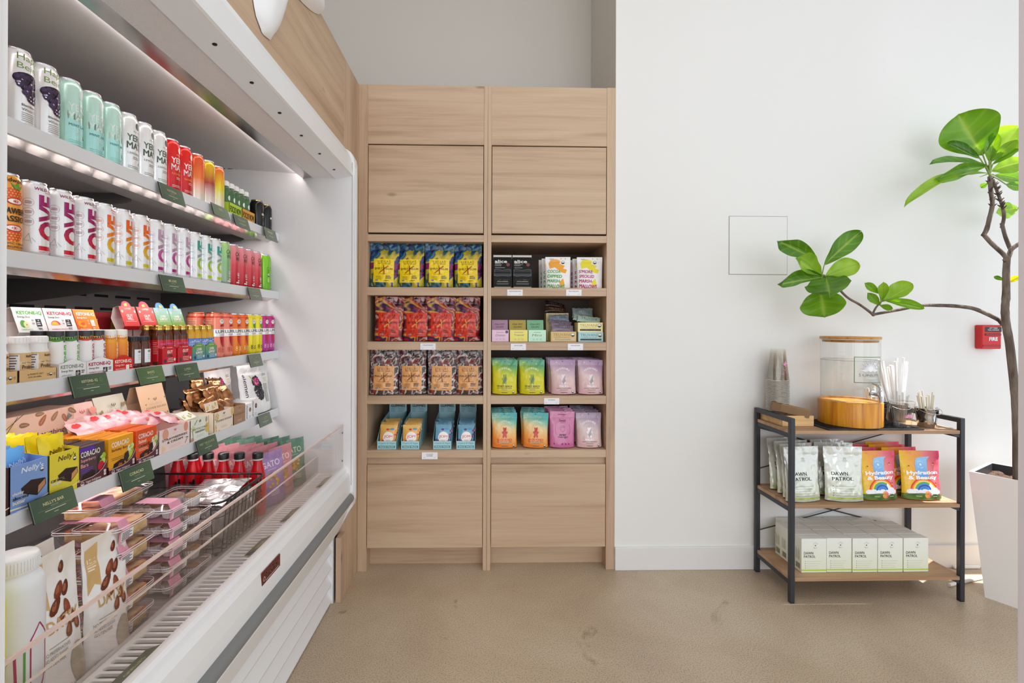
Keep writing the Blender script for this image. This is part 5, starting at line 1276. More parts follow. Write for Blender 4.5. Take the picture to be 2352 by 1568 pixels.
def path_logo(p, c):
    def arch(u, w, v0, v1, col, wd=.0022):
        p.line([(u - w, v0), (u - w, v1 - w * 1.6), (u, v1), (u + w, v1 - w * 1.6), (u + w, v0)], wd, col)
    arch(.004, .014, .075, .17, c[0]); p.line([(-.018, .075), (-.018, .14)], .003, c[1]); p.line([(-.03, .135), (-.028, .075), (-.026, .068)], .0035, c[0])
    q = [(-.026 - .017 * math.sin(R(a)), .102 - .034 * math.cos(R(a))) for a in range(0, 181, 20)]; p.line(q, .0025, c[0]); p.line([(-.018 + .02 * math.sin(R(a)) + .012, .08 - .024 * math.cos(R(a))) for a in range(0, 120, 15)], .0022, c[0])
    p.text('PATH', .004, .038, .013, c[1], w=.045, bold=.015)
path_bottle('white refill water bottle at the near end of the cooler deck', (-.786, .8185, ZD), '#eef0f3', path_logo, ('#b01f5c', '#5a9a4a'), 88)
path_bottle('bright yellow refill water bottle cut off by the picture edge', (-.774, .7376, ZD), '#e8e21c', path_logo, ('#f6f6ee', '#f6f6ee'), 96)
# date pouches
random.seed(8)
def datsy():
    p = Pr().poly([(-.044, .235), (-.018, .245), (-.018, .16), (-.03, .168), (-.044, .15)], '#d3ae74').text('12G', -.031, .213, .0085, '#f6ecda', bold=.015).line([(-.041, .205), (-.021, .207)], .0008, '#f6ecda').lines(-.041, .2, .018, 2, '#f1e2c6', .005, .0025)
    for u, v, a, l in ((.018, .222, 80, .011), (.004, .186, 60, .016), (.017, .184, 70, .014), (-.008, .162, 50, .017), (.014, .152, 100, .015), (.0, .138, 30, .012), (.024, .128, 80, .012), (.012, .112, 75, .014), (.03, .115, 95, .013)):
        almond(p, u, v, a, l, mix('#5a2412', '#8a3f20', random.random())); almond(p, u - .002, v + .001, a, l * .5, '#a85a34')
    p.text('DATSY', .004, .132, .022, '#c9a566', w=.066, bold=.01).lines(-.03, .098, .045, 1, '#9a948c', .004, .001)
    for k, s_ in enumerate(('NO PRESERVATIVES', 'NO ADDED SUGARS', 'GLUTEN FREE')): p.text(s_, -.04, .09 - k * .009, .006, '#8b8681', al='l', w=.048 - k * .006)
    p.ell(.024, .048, .021, .034, '#b3a894', 22).rect(-.04, .014, .002, .021, '#b05a5e').rect(-.0392, .0148, .0012, .0202, '#f1efee').text('REFRIGERATED', -.019, .0175, .0036, '#a8343c', w=.036)
    return p
dp = pouch('front date pouch beside the white water bottle', 'pouch', 'date pouches', .10, .255, .045, lambda x, z: mix('#f2f0ee', '#e9dfd4', max(0, (z - .19) / .06)), datsy(), (-.762, .876, ZD), 90, tilt=-4, seed=5, name='date_pouch', wr=.002)
o = dup(dp, (-.760, .978, ZD - .012), 86, 'date pouch standing next to the cake boxes'); o.rotation_euler = (R(-3), R(2), R(84))
o = dup(dp, (-.80, .893, ZD), 90, 'date pouch hidden behind the front date pouch'); o.rotation_euler = (R(-7), 0, R(92))
o = dup(dp, (-.835, .835, ZD), 92, 'date pouch behind the white water bottle'); o.rotation_euler = (R(-9), 0, R(95))
# hinged clear boxes
def rr(hx, hy, z, r, n=4):
    q = []
    for cx, cy, a0 in ((hx - r, hy - r, 0), (-hx + r, hy - r, 90), (-hx + r, -hy + r, 180), (hx - r, -hy + r, 270)):
        for k in range(n + 1): a = R(a0 + 90 * k / n); q.append((cx + r * math.cos(a), cy + r * math.sin(a), z))
    return q
def skin(loops, c, close0=False, close1=False):
    g = G(); n = len(loops[0]); v = [p for l in loops for p in l]
    fs = [(j * n + k, j * n + (k + 1) % n, (j + 1) * n + (k + 1) % n, (j + 1) * n + k) for j in range(len(loops) - 1) for k in range(n)]
    if close0: fs.append(tuple(range(n))[::-1])
    if close1: fs.append(tuple(range((len(loops) - 1) * n, len(loops) * n)))
    return g.add(v, fs, c, True)
def clam(label, group, loc, sx, sy, h, fill, rz=0):
    """sx along world X, sy along world Y"""
    t = thing('clear_food_box', label, 'food box', loc, rz, group); hx, hy = sx / 2, sy / 2; zb = h * .62
    skin([rr(hx * .84, hy * .84, .001, .012), rr(hx * .93, hy * .93, zb - .004, .014), rr(hx * .96, hy * .96, zb, .014), rr(hx, hy, zb + .0008, .016)], '#fbf8f8', True).build('base', 'cup', t)
    skin([rr(hx, hy, zb + .0015, .016), rr(hx, hy, zb + .0045, .016), rr(hx * .95, hy * .95, zb + .0055, .014), rr(hx * .88, hy * .88, h - .002, .012), rr(hx * .82, hy * .82, h, .010)], '#fbf8f8', False, True).build('lid', 'cup', t)
    g = G()
    for zz, k in ((zb, 1.0), (zb + .005, 1.0)): g.tube(rr(hx * k, hy * k, zz, .016) + rr(hx * k, hy * k, zz, .016)[:1], .0011, 5, '#efe8e8')
    g.build('rim', 'gloss', t)
    random.seed(int(loc[2] * 1000)); fill(t, hx, hy, h)
    # pink paper band over the lid and down the front
    w = sy * .11
    st = [(-hx * .8, h + .0008), (hx * .8, h + .0008), (hx * .90, zb + .006), (hx * 1.01, zb + .004), (hx * 1.01, zb), (hx * .93, zb - .006), (hx * .88, .006)]
    g = G()
    for a, b in zip(st, st[1:]): g.add([(a[0], -hy * .62 - w, a[1]), (a[0], -hy * .62 + w, a[1]), (b[0], -hy * .62 + w, b[1]), (b[0], -hy * .62 - w, b[1])], [(0, 1, 2, 3)], '#eda6c0')
    g.build('paper_band', 'paper', t)
    g = G(); a, b = (hx * .945, zb - .005), (hx * .90, .008)
    g.add([(a[0], -hy * .62 - w * .7, a[1]), (a[0], -hy * .62 + w * 2, a[1]), (b[0], -hy * .62 + w * 2, b[1]), (b[0], -hy * .62 - w * .7, b[1])], [(0, 1, 2, 3)], '#f3f0ee')
    for k in range(5):
        f = .12 + k * .18; x0 = a[0] + (b[0] - a[0]) * f + .0004; z0 = a[1] + (b[1] - a[1]) * f
        g.add([(x0, -hy * .62 - w * .5, z0), (x0, -hy * .62 + w * (1.2 + .5 * (k % 2)), z0), (x0, -hy * .62 + w * (1.2 + .5 * (k % 2)), z0 - .0016), (x0, -hy * .62 - w * .5, z0 - .0016)], [(0, 1, 2, 3)], '#5c5658')
    g.build('nutrition_label', 'paper', t); return t
def cake(t, hx, hy, h):
    g = G(); n = 10
    def f(u, v): 
        x, y = (u - .5) * hx * 1.45, (v - .5) * hy * 1.45; return (x, y, h * .62 + .004 * noise.noise(Vector((x * 90, y * 90, t.location.z * 40))) + (.003 if u not in (0, 1) and v not in (0, 1) else 0))
    g.grid(f, n, n, lambda q: mix('#c8505a', '#ecc79a', .62 + 1.2 * noise.noise(q * 70)))
    m = hx * .725, hy * .725
    for s_ in (0, 1, 2, 3):
        def w_(u, v, s_=s_):
            a = (u - .5) * 2; x, y = ((a * m[0], -m[1]), (m[0], a * m[1]), (-a * m[0], m[1]), (-m[0], -a * m[1]))[s_]; nz = .0022 * noise.noise(Vector((x * 120, y * 120, v * 5)))
            return (x + nz, y + nz, .004 + v * (h * .62 - .004))
        g.grid(w_, n, 6, lambda q: mix('#caa060', '#ecd092', .5 + noise.noise(q * 110)) if q.z < h * .5 else mix('#c83a4a', '#e8b070', .5 + noise.noise(q * 90)))
    g.build('cake_slice', 'matte', t)
def cups(t, hx, hy, h):
    for k, (dx, dy) in enumerate(((.44, -.45), (.44, .45), (-.44, -.45), (-.44, .45))):
        g = G(); n = 40; v = []; fs = []
        for j, (r, z) in enumerate(((.0155, .003), (.021, h * .58), (.0215, h * .6))):
            for i in range(n): a = 6.283 * i / n; rr_ = r * (1 + (.035 if i % 2 else -.035)); v.append((dx * hx + rr_ * math.cos(a), dy * hy + rr_ * math.sin(a), z))
        fs = [(j * n + i, j * n + (i + 1) % n, (j + 1) * n + (i + 1) % n, (j + 1) * n + i) for j in range(2) for i in range(n)]
        g.add(v, fs, '#ececee'); c = g.build('foil_cup', 'plastic', t)
        G().lathe([(.019, h * .5), (.0185, h * .64), (.012, h * .70), (.0001, h * .72)], 14, '#b08a6c', (dx * hx, dy * hy, 0)).build('cupcake', 'matte', c)
for k in range(5):
    clam(f'clear box of red topped cake slices, {("bottom", "second from the bottom", "third from the bottom", "fourth from the bottom", "top")[k]} of its stack', 'stacked cake boxes', (-.808, 1.063, ZD + k * .0515), .102, .118, .051, cake)
for k in range(5):
    clam(f'clear box of foil cupcakes, {("bottom", "second from the bottom", "third from the bottom", "fourth from the bottom", "top")[k]} of its stack', 'stacked cupcake boxes', (-.808, 1.256, ZD + k * .0465), .104, .176, .046, cups, -3)
for k in range(5):
    clam(f'clear box in the rear stack by the shelf, {("bottom", "second from the bottom", "third from the bottom", "fourth from the bottom", "top")[k]} one', 'rear stack of clear boxes', (-.945, 1.215, ZD + k * .0515), .11, .20, .051, cake, 2)
# black wire basket with silver packs
bk_ = thing('wire_basket', 'black wire basket of silver packs on the cooler deck', 'basket', (0, 0, 0)); wb = '#1d1b1b'
bx0, bx1, by0, by1, bz = -1.13, -.748, 1.372, 1.645, .69
def ring2(z, ins, r_): return [(p[0] + (bx0 + bx1) / 2, p[1] + (by0 + by1) / 2, z) for p in (lambda q: q + q[:1])(rr((bx1 - bx0) / 2 - ins, (by1 - by0) / 2 - ins, 0, r_, 5))]
G().tube(ring2(bz, 0, .03), .0034, 8, wb).build('top_rim', 'plastic', bk_)
for z, ins in ((bz - .045, .006), (bz - .09, .010), (bz - .135, .014)): G().tube(ring2(z, ins, .028), .0014, 6, wb).build('wire_ring', 'plastic', bk_)
for (xa, ya, xb, yb, n) in ((bx1, by0 + .03, bx1, by1 - .03, 9), (bx0 + .03, by0, bx1 - .03, by0, 11), (bx0 + .03, by1, bx1 - .03, by1, 11)):
    for k in range(n + 1):
        x, y = xa + (xb - xa) * k / n, ya + (yb - ya) * k / n; ix = -.014 if xa == xb else 0; iy = 0 if xa == xb else (.014 if ya == by0 else -.014)
        G().tube([(x, y, bz), (x + ix, y + iy, ZD + .012), (x + ix * 2, y + iy * 2, ZD + .008)], .0014, 5, wb).build('wire', 'plastic', bk_)
for k in range(8): G().tube([(bx0 + .02, by0 + .03 + k * .03, ZD + .008), (bx1 - .02, by0 + .03 + k * .03, ZD + .008)], .0014, 5, wb).build('wire', 'plastic', bk_)
for x in (bx0 + .03, bx1 - .03):
    for y in (by0 + .03, by1 - .03): G().lathe([(.004, 0), (.004, .008)], 8, wb, (x, y, ZD)).build('foot', 'plastic', bk_)
random.seed(14)
sv = pack('silver pack standing first from the near end of the basket', 'silver packs in the basket', .16, .118, .022, lambda q: mix('#c9c4c4', '#e6e2e2', .5 + noise.noise(q * 50)), None, (-.86, 1.398, ZD + .010), 0, -6, 'foil', .003, 4)
for k in range(8):
    o = dup(sv, (-.86 + random.uniform(-.01, .01), 1.398 + (k + 1) * .0265, ZD + .010), 0, f'silver pack standing {ORD[k + 1]} from the near end of the basket'); o.rotation_euler = (R(-6 + random.uniform(-3, 3)), R(random.uniform(-2, 2)), R(random.uniform(-3, 3)))
sf = pack('silver pack lying flat on top of the others in the basket', 'silver packs in the basket', .15, .11, .018, lambda q: mix('#d0cacb', '#eeeaea', .5 + noise.noise(q * 50)), None, (-.845, 1.42, .665), 0, -88, 'foil', .003, 6)
o = dup(sf, (-.855, 1.52, .67), 4, 'far silver pack lying flat in the basket'); o.rotation_euler = (R(-86), 0, R(5))
# red bottles
random.seed(15)
def red_bottle():
    t = thing('red_bottle', '', 'bottle', (0, 0, 0), 20, 'red juice bottles'); r = .0265; h = .218
    G().lathe([(r * .9, 0), (r, .006), (r, .115), (r * .97, .130), (r * .80, .155), (r * .58, .178), (r * .52, .190), (r * .52, h - .020)], 28, '#c5101a').build('body', 'gloss', t)
    G().lathe([(r * .60, h - .026), (r * .62, h - .024), (r * .60, h - .020)], 24, '#e9d9d8').build('neck_ring', 'plastic', t)
    G().lathe([(r * .66, h - .0205), (r * .67, h - .004), (r * .60, h), (.0001, h)], 26, '#1b1a1b').build('cap', 'plastic', t)
    p = Pr()
    for k in range(26): p.ell(random.uniform(-.016, .016), random.uniform(.05, .125), random.uniform(.002, .005), random.uniform(.003, .008), '#2a0a0e', 7)
    p.ring(0, .10, .012, .003, '#1c090c').line([(-.012, .07), (.012, .13)], .003, '#1c090c')
    p.build('print', t, cyl(r), 'gloss', cu=.005); return t
rb = red_bottle()
for k, (x, y) in enumerate(((-.803, 1.705), (-.864, 1.70), (-.918, 1.698), (-.972, 1.70), (-1.026, 1.702), (-1.08, 1.704), (-1.05, 1.755))):
    lb = f'{ORD[k]} red bottle with a black cap counted from the glass side' if k < 6 else 'red bottle with a black cap set behind the row near the shelf'
    if k == 0: rb.location = (x, y, ZD); rb['label'] = lb
    else: dup(rb, (x, y, ZD), random.uniform(-10, 40), lb)
# cookie pouches in green, pink and lilac
random.seed(16)
def gato(c0, c1, tc):
    p = Pr().text('GATO', 0, .145, .022, tc, w=.082, bold=.008).lines(0, .125, .05, 1, tc, .004, .0012, 'c')
    for k in range(26): p.ell(random.uniform(-.022, .022), random.uniform(.065, .11), .006, .005, mix('#a8782c', '#e0b24a', random.random()), 8)
    p.lines(0, .045, .05, 3, tc, .006, .0018, 'c')
    return pouch('', 'pouch', 'cookie pouches', .118, .19, .03, lambda x, z: mix(c0, c1, z / .19 + .4 * noise.noise(Vector((x * 20, z * 20, 3)))), p, (0, 0, 0), 62, tilt=-8, seed=random.random() * 9, name='cookie_pouch', wr=.003, taper=.03)
ga, gb, gc = gato('#4a6a58', '#6f9480', '#d8c9a8'), gato('#b9707a', '#d99aa0', '#f0d8cc'), gato('#8a6aa0', '#b394c0', '#f0e0f0')
def spread(base, spots, name):
    for k, (x, y, rz, tl) in enumerate(spots):
        lb = f'{ORD[k]} {name} cookie pouch counted back from the glass'
        o = base if k == 0 else dup(base, (x, y, ZD), rz, lb)
        o.location = (x, y, ZD); o['label'] = lb; o.rotation_euler = (R(tl), R(random.uniform(-3, 3)), R(rz))
spread(ga, ((-.785, 1.985, 62, -6), (-.835, 2.0, 66, -10), (-.885, 1.995, 60, -8), (-.94, 2.005, 68, -12), (-.985, 1.995, 64, -7), (-1.035, 2.0, 66, -10), (-1.085, 1.985, 62, -9)), 'dark green')
spread(gb, ((-.79, 1.885, 70, -4), (-.84, 1.895, 64, -8), (-.89, 1.885, 68, -10), (-.94, 1.89, 62, -8), (-.99, 1.885, 66, -10), (-1.04, 1.875, 64, -9), (-.86, 1.80, 66, -8), (-.93, 1.80, 70, -9), (-1.0, 1.80, 66, -8), (-1.12, 1.80, 64, -8)), 'pink')
spread(gc, ((-.79, 1.80, 66, -4),), 'lilac')
gc['label'] = 'lilac cookie pouch beside the red bottles'

# ------------------------------------------------------------------ green name signs on the shelves and the grille
def sign(label, name_, sub, tl, tr_, bl, X=-.889, lean=.012, c0='#3f5544', c1='#52694f', tc='#ddd9a0', sun_=False):
    A, B_, C_ = at(*tl, X=X), at(*tr_, X=X), at(*bl, X=X + lean); w, h = B_.y - A.y, A.z - C_.z
    t = thing('name_sign', label, 'sign', (X, (A.y + B_.y) / 2, A.z), 90, 'green name signs')
    def m(u, v, hh): return (u, -(lean * (1 - v / h)) - hh, v - h)
    g = G()
    for hh in (0, -.0025): g.add([m(-w / 2, 0, hh), m(w / 2, 0, hh), m(w / 2, h, hh), m(-w / 2, h, hh)], [(0, 1, 2, 3)], lambda q: mix(c0, c1, q.x / w + .5))
    q = [(-w / 2, 0), (w / 2, 0), (w / 2, h), (-w / 2, h)]
    for (a, b) in zip(q, q[1:] + q[:1]): g.add([m(*a, 0), m(*b, 0), m(*b, -.0025), m(*a, -.0025)], [(0, 1, 2, 3)], '#20261f')
    g.build('plate', 'plastic', t)
    p = Pr().text(name_, 0, h * .68, h * .145, tc, bold=.012, wmax=w * .75) if name_ else Pr()
    if sub:
        p.text(sub, 0, h * .52, h * .05, '#b9c0a4', wmax=w * .6).rect(-w * .38, h * .42, w * .38, h * .43, '#8c9a80').lines(0, h * .33, w * .5, 1, '#d0d4b8', .004, h * .03, 'c').lines(0, h * .2, w * .1, 1, '#b9c0a4', .003, h * .03, 'c')
    if sun_:
        for a in range(0, 360, 45): p.line([(w * .3 + h * .05 * math.cos(R(a)), h * .68 + h * .05 * math.sin(R(a))), (w * .3 + h * .1 * math.cos(R(a)), h * .68 + h * .1 * math.sin(R(a)))], h * .012, '#93a884')
    p.line([(-w * .49, h * .02), (-w * .49, h * .98)], h * .02, '#8f9c8c')
    p.build('lettering', t, m, 'plastic')
    G().box(-w * .3, w * .3, .0, .006, -.006, -.0005, '#1d1d1d').build('clip', 'plastic', t)
    return t
gy, gy2 = '#6a7a62', '#76866c'
sign('dark green sign below the red cans on the top shelf', 'MATEINA', 'YERBA MATE', (363, 416), (418, 440), (367, 452), sun_=True)
sign('sage green sign below the gradient cans on the top shelf', 'YOTE', '', (484.5, 464), (522, 479.5), (487, 490), c0=gy, c1=gy2)
sign('grey green sign below the orange lettered tray', 'FOCUS NOW', 'SHOT', (535, 490), (568.7, 503), (538, 516), c0='#566553', c1='#66745f')
sign('small grey green sign at the far end of the top shelf', 'BRAINIAC', 'COFFEE', (605, 519.6), (632, 531), (608, 546), c0='#66705f', c1='#727c6a')
sign('dark green sign below the pink lettered cans on the second shelf', 'BE LOVE', 'HYDRATION', (365, 629.6), (419.5, 636), (371.6, 667))
sign('grey green sign below the red cans on the second shelf', 'CALIWATER', 'CACTUS WATER', (568.7, 659), (597, 662), (572.5, 687), c0='#69755f', c1='#727d68')
sign('large dark green sign below the energy shot cartons', 'KETONE- IQ', 'ENERGY SHOT', (157, 865), (243, 851), (168, 915), sun_=True)
sign('mid green sign below the brown jars', 'SHOTS', 'WELLNESS', (312, 846.6), (371.6, 837), (316, 886), c0='#4f6a48', c1='#5f7d52')
sign('dark green sign below the bottle carriers', 'LUMEN', 'ELIXIRS', (402, 839), (452, 832), (406, 877))
sign('small grey green sign below the fruit water cans', 'LUMEN', 'SPARKLING', (569.6, 815), (598, 811), (573.5, 844.7), c0='#66715f', c1='#6f7a66')
sign('largest dark green sign below the yellow bar carton', "NELLY'S BAR", 'SNACK BAR', (65, 1154.6), (167, 1117.8), (68, 1211))
sign('dark green sign below the orange bar boxes', 'CORACAO', 'CHOCOLATE', (272.5, 1085), (345, 1060), (277.7, 1133.5))
sign('dark green sign below the pale green bar carton', 'MEET THE SOURCE', 'PROTEIN BAR', (449.6, 1014.7), (494.5, 999), (453.7, 1050))
sign('small grey green sign at the far end of the fourth shelf', 'ELEMENTAL', 'SEED BAR', (591.4, 956.5), (619, 948), (594.5, 984), c0='#5f6d5c', c1='#6a7765')
def grille_sign(label, y, w, txt, c0, c1):
    t = thing('name_sign', label, 'sign', (-.672, y, .551), 90, 'green name signs on the grille')
    def m(u, v, hh): return (u, -v * .93 - hh * .37, .001 + v * .37 + hh * .93)
    h = .047; m2 = lambda u, v, hh: m(u, h - v, hh); g = G()
    for hh in (.002, 0): g.add([m(-w / 2, 0, hh), m(w / 2, 0, hh), m(w / 2, h, hh), m(-w / 2, h, hh)], [(0, 1, 2, 3)], lambda q: mix(c0, c1, q.x / w + .5))
    q = [(-w / 2, 0), (w / 2, 0), (w / 2, h), (-w / 2, h)]
    for (a, b) in zip(q, q[1:] + q[:1]): g.add([m(*a, 0), m(*b, 0), m(*b, .002), m(*a, .002)], [(0, 1, 2, 3)], '#262a24')
    g.build('plate', 'plastic', t)
    Pr().text(txt, 0, h * .55, h * .2, '#d8d49a', bold=.012, wmax=w * .7).lines(0, h * .3, w * .4, 1, '#a9b08c', .003, .0012, 'c').build('lettering', t, lambda u, v, hh: m(u, h - v, hh + .002), 'plastic')
grille_sign('dark green sign lying on the near end of the air grille', .905, .115, "GISELLE'S", '#3c4c38', '#4c5c44')
grille_sign('olive sign lying on the air grille by the maker badge', 1.40, .10, 'SUNLIFE', '#5c624c', '#686c54')
grille_sign('olive sign lying on the air grille beside the red bottles', 1.63, .10, 'RED JUICE', '#666a52', '#70745c')
grille_sign('pale olive sign lying on the far end of the air grille', 1.965, .11, 'GATO', '#8d8c78', '#96957f')
# ------------------------------------------------------------------ goods in the oak cabinets (fronts face the room, -Y)
FL = [ZS[k][1] for k in ('r2', 'r3', 'r4', 'r5')]                  # shelf floors, top row first
def cx(xa, xb, Y): return (at((xa + xb) / 2, 800, Y=Y).x, (xb - xa) * Y / FPX)
def art(pal, seed, sc=9, dist=.5):
    def f(x, z):
        v = Vector((x * sc + seed, z * sc, seed * .37)); w_ = Vector((noise.noise(v), noise.noise(v + Vector((7, 3, 1))), 0)) * dist
        n1, n2 = noise.noise((v + w_) * 1.2), noise.noise((v + w_ * 2) * 2.6 + Vector((9, 9, 9)))
        k = (n1 * 1.3 + n2 * .5 + .75) / 1.5 * (len(pal) - 1); k = max(0, min(len(pal) - 1.001, k)); i = int(k); fr = k - i
        return mix(pal[i], pal[i + 1], max(0, min(1, (fr - .35) / .3)))
    return f
def pretzel(pal, seed, lc, tc, flav, mk, W=.143, H=.216, sc=11):
    p = Pr()
    p.rect(-W * .36, H * .09, W * .36, H * .63, lc)
    p.text('STELLAR', 0, H * .565, .0115, tc, w=W * .47, bold=.012, sp=1.15).text('PRETZEL BRAIDS', 0, H * .515, .006, tc, w=W * .45, bold=.008)
    for a, b, wd in (((-.022, H * .30), (.022, H * .47), .006), ((.004, H * .27), (-.002, H * .48), .006), ((-.02, H * .31), (-.006, H * .36), .005)): p.line([a, b], wd, mk); p.line([a, b], wd * .35, mix(mk, '#000000', .3))
    p.text(flav, 0, H * .40, .0105, tc, w=W * .64, bold=.012)
    p.lines(-W * .2, H * .275, W * .42, 1, tc, .004, .0012).lines(-W * .27, H * .22, W * .22, 4, tc, .005, .0012).lines(W * .08, H * .225, W * .2, 3, tc, .006, .003).rect(-W * .28, H * .12, -W * .17, H * .145, '#e4ecec').rect(-W * .275, H * .123, -W * .175, H * .142, '#3a6a84').lines(W * .02, H * .125, W * .24, 1, tc, .004, .002)
    p.ell(-.004, H * .955, .013, .0032, '#15100e', 12).ell(-.004, H * .962, .004, .006, '#15100e', 8)
    return pouch('', 'snack bag', '', W, H, .062, art(pal, seed, sc), p, (0, 0, 0), 0, seed=seed, name='pretzel_bag', nu=46, nv=66, wr=.003, taper=.03, cu=.007, cv=.007, tilt=0)
SB = ((0, ('#0d1c40', '#163a68', '#2a6f96', '#1d4a50', '#a89c24', '#d0b02c', '#1c3a70', '#8a1454', '#241a44'), '#f0cf10', '#3c2a08', 'SIMPLY STELLAR', '#b4641c', ((847, 909), (906, 978), (977.5, 1039), (1040.5, 1109)), 'pretzel bags with yellow labels', 'blue patterned pretzel bag with a yellow label', 2.3),
      (1, ('#3a0e18', '#8a1620', '#c09090', '#6a1822', '#b83a18', '#d09a3c', '#43204a', '#a81822', '#b89a94'), '#d23214', '#4a100c', 'SWEET & SPARKY', '#e8a050', ((857, 929), (926, 989), (984, 1042), (1038, 1104)), 'pretzel bags with red labels', 'crimson patterned pretzel bag with a red label', 5.1),
      (2, ('#1c1620', '#4a3848', '#8a7a84', '#2f2a30', '#8a3a34', '#d8d0cc', '#3a4a34', '#5a2a38', '#b0a4a4'), '#e0a264', '#4a2c14', 'MAUI MONK', '#a0622c', ((846, 919), (915, 980), (979, 1051), (1047, 1108)), 'pretzel bags with tan labels', 'dark speckled pretzel bag with a tan label', 8.4))
for rw, pal, lc, tc, flav, mk, pxs, grp, nm, sd in SB:
    b0 = pretzel(pal, sd, lc, tc, flav, mk, sc=(11, 12, 26)[rw]); b0['group'] = grp
    for k, (xa, xb) in enumerate(pxs):
        X, _ = cx(xa, xb, YW + .05); X = max(-.508, min(-.086, X)); loc = (X, YW + .045 + (.010 if k % 2 else 0), FL[rw] - .001)
        lb = f'{nm}, {ORD[k]} from the cooler'
        o = b0 if k == 0 else dup(b0, loc, None, lb)
        o.location = loc; o['label'] = lb; o.rotation_euler = (R(-2), R((1.2, -.8, .6, -1)[k]), R((3, -3, 2, -4)[k]))
# gummy cartons
def gummy(label, xa, xb, c0, c1, kind):
    Y0 = 2.352; X, w = cx(xa, xb, Y0); w *= .97; d = .30; z = FL[3]
    t = thing('gummy_carton', label, 'carton', (X, Y0, z), 0, 'pale blue gummy cartons'); bc = '#a9d3d8'
    G().box(-w / 2, w / 2, 0, d, 0, .0015, bc).build('base', 'card', t); G().box(-w / 2, w / 2, 0, .0015, .0015, .040, bc).build('front_wall', 'card', t)
    for s_ in (-1, 1): G().prism([(0, .001), (d, .001), (d, .135), (.10, .115), (.0, .042)], 'X', s_ * w / 2, s_ * (w / 2 - .0015), '#9cc8cf').build('side_wall', 'card', t)
    G().box(-w / 2, w / 2, d - .0015, d, .001, .222, '#a6d0d8').build('header', 'card', t)
    Pr().text('Organic & Vegan', 0, .029, .010, '#2f8a94', w=w * .84, skew=.2).rect(-w * .42, .006, w * .42, .018, '#2f8a94').text('SNACK PACKS', 0, .012, .008, '#d8eef0', w=w * .74, bold=.012).build('print', t, flat(0), 'card')
    Pr().text('jom', 0, .205, .022, '#8fb8c0', w=w * .5, bold=.02).text('GOURMET', 0, .182, .014, '#1f8090', w=w * .78, bold=.025).text('GUMMIES', 0, .163, .014, '#1f8090', w=w * .78, bold=.025).lines(-w * .4, .146, w * .25, 3, '#5a98a4', .008, .002).lines(0, .146, w * .4, 3, '#5a98a4', .008, .002).build('header_print', t, flat(d - .0015), 'card')
    return t, X, w, Y0, z
GM = ((866, 912, 'orange', 'first gummy carton from the cooler, with orange packs'), (921, 965, 'orange', 'second gummy carton from the cooler, with orange packs'), (994.5, 1038.5, 'blue', 'third gummy carton from the cooler, with blue packs'), (1047.7, 1093, 'blue', 'fourth gummy carton from the cooler, with blue packs'))
protos = {}
for i, (xa, xb, kind, lab) in enumerate(GM):
    t, X, w, Y0, z = gummy(lab, xa, xb, 0, 0, kind)
    for k in range(5):
        loc = (X + .002 * (k % 2), Y0 + .016 + k * .035, z + .003 + k * .001); lb = f'{ORD[k]} {kind} gummy pack in the {ORD[i]} gummy carton'
        if kind not in protos:
            random.seed(30)
            p = Pr()
            fr = ('#d8402c', '#e89a2c', '#c83a5a') if kind == 'orange' else ('#5a3a7a', '#8a3a6a', '#3a5aa0')
            for _ in range(16): p.ell(random.uniform(-.04, .04), random.uniform(.02, .09), random.uniform(.004, .008), random.uniform(.004, .008), random.choice(fr), 10)
            p.ell(.002, .052, .027, .027, '#f4ece4', 24).text('JOM', .002, .054, .016, '#d02a3c', w=.042, bold=.012).lines(.002, .038, .026, 2, '#c86a6a', .004, .0014, 'c').ell(.02, .092, .011, .005, '#4a9ad0', 12)
            protos[kind] = pack(lb, f'{kind} gummy packs', w * .88, .112, .016, (lambda q: mix('#e09a3c', '#e8b862', q.z / .11)) if kind == 'orange' else (lambda q: mix('#7ab4d4', '#6aa0b8', q.z / .11)), p, loc, 0, 0, crumple=.001)
            o = protos[kind]
        else: o = dup(protos[kind], loc, 0, lb)
        o.rotation_euler = (R(-10 - k), R(random.uniform(-3, 3)), R(random.uniform(-3, 3)))
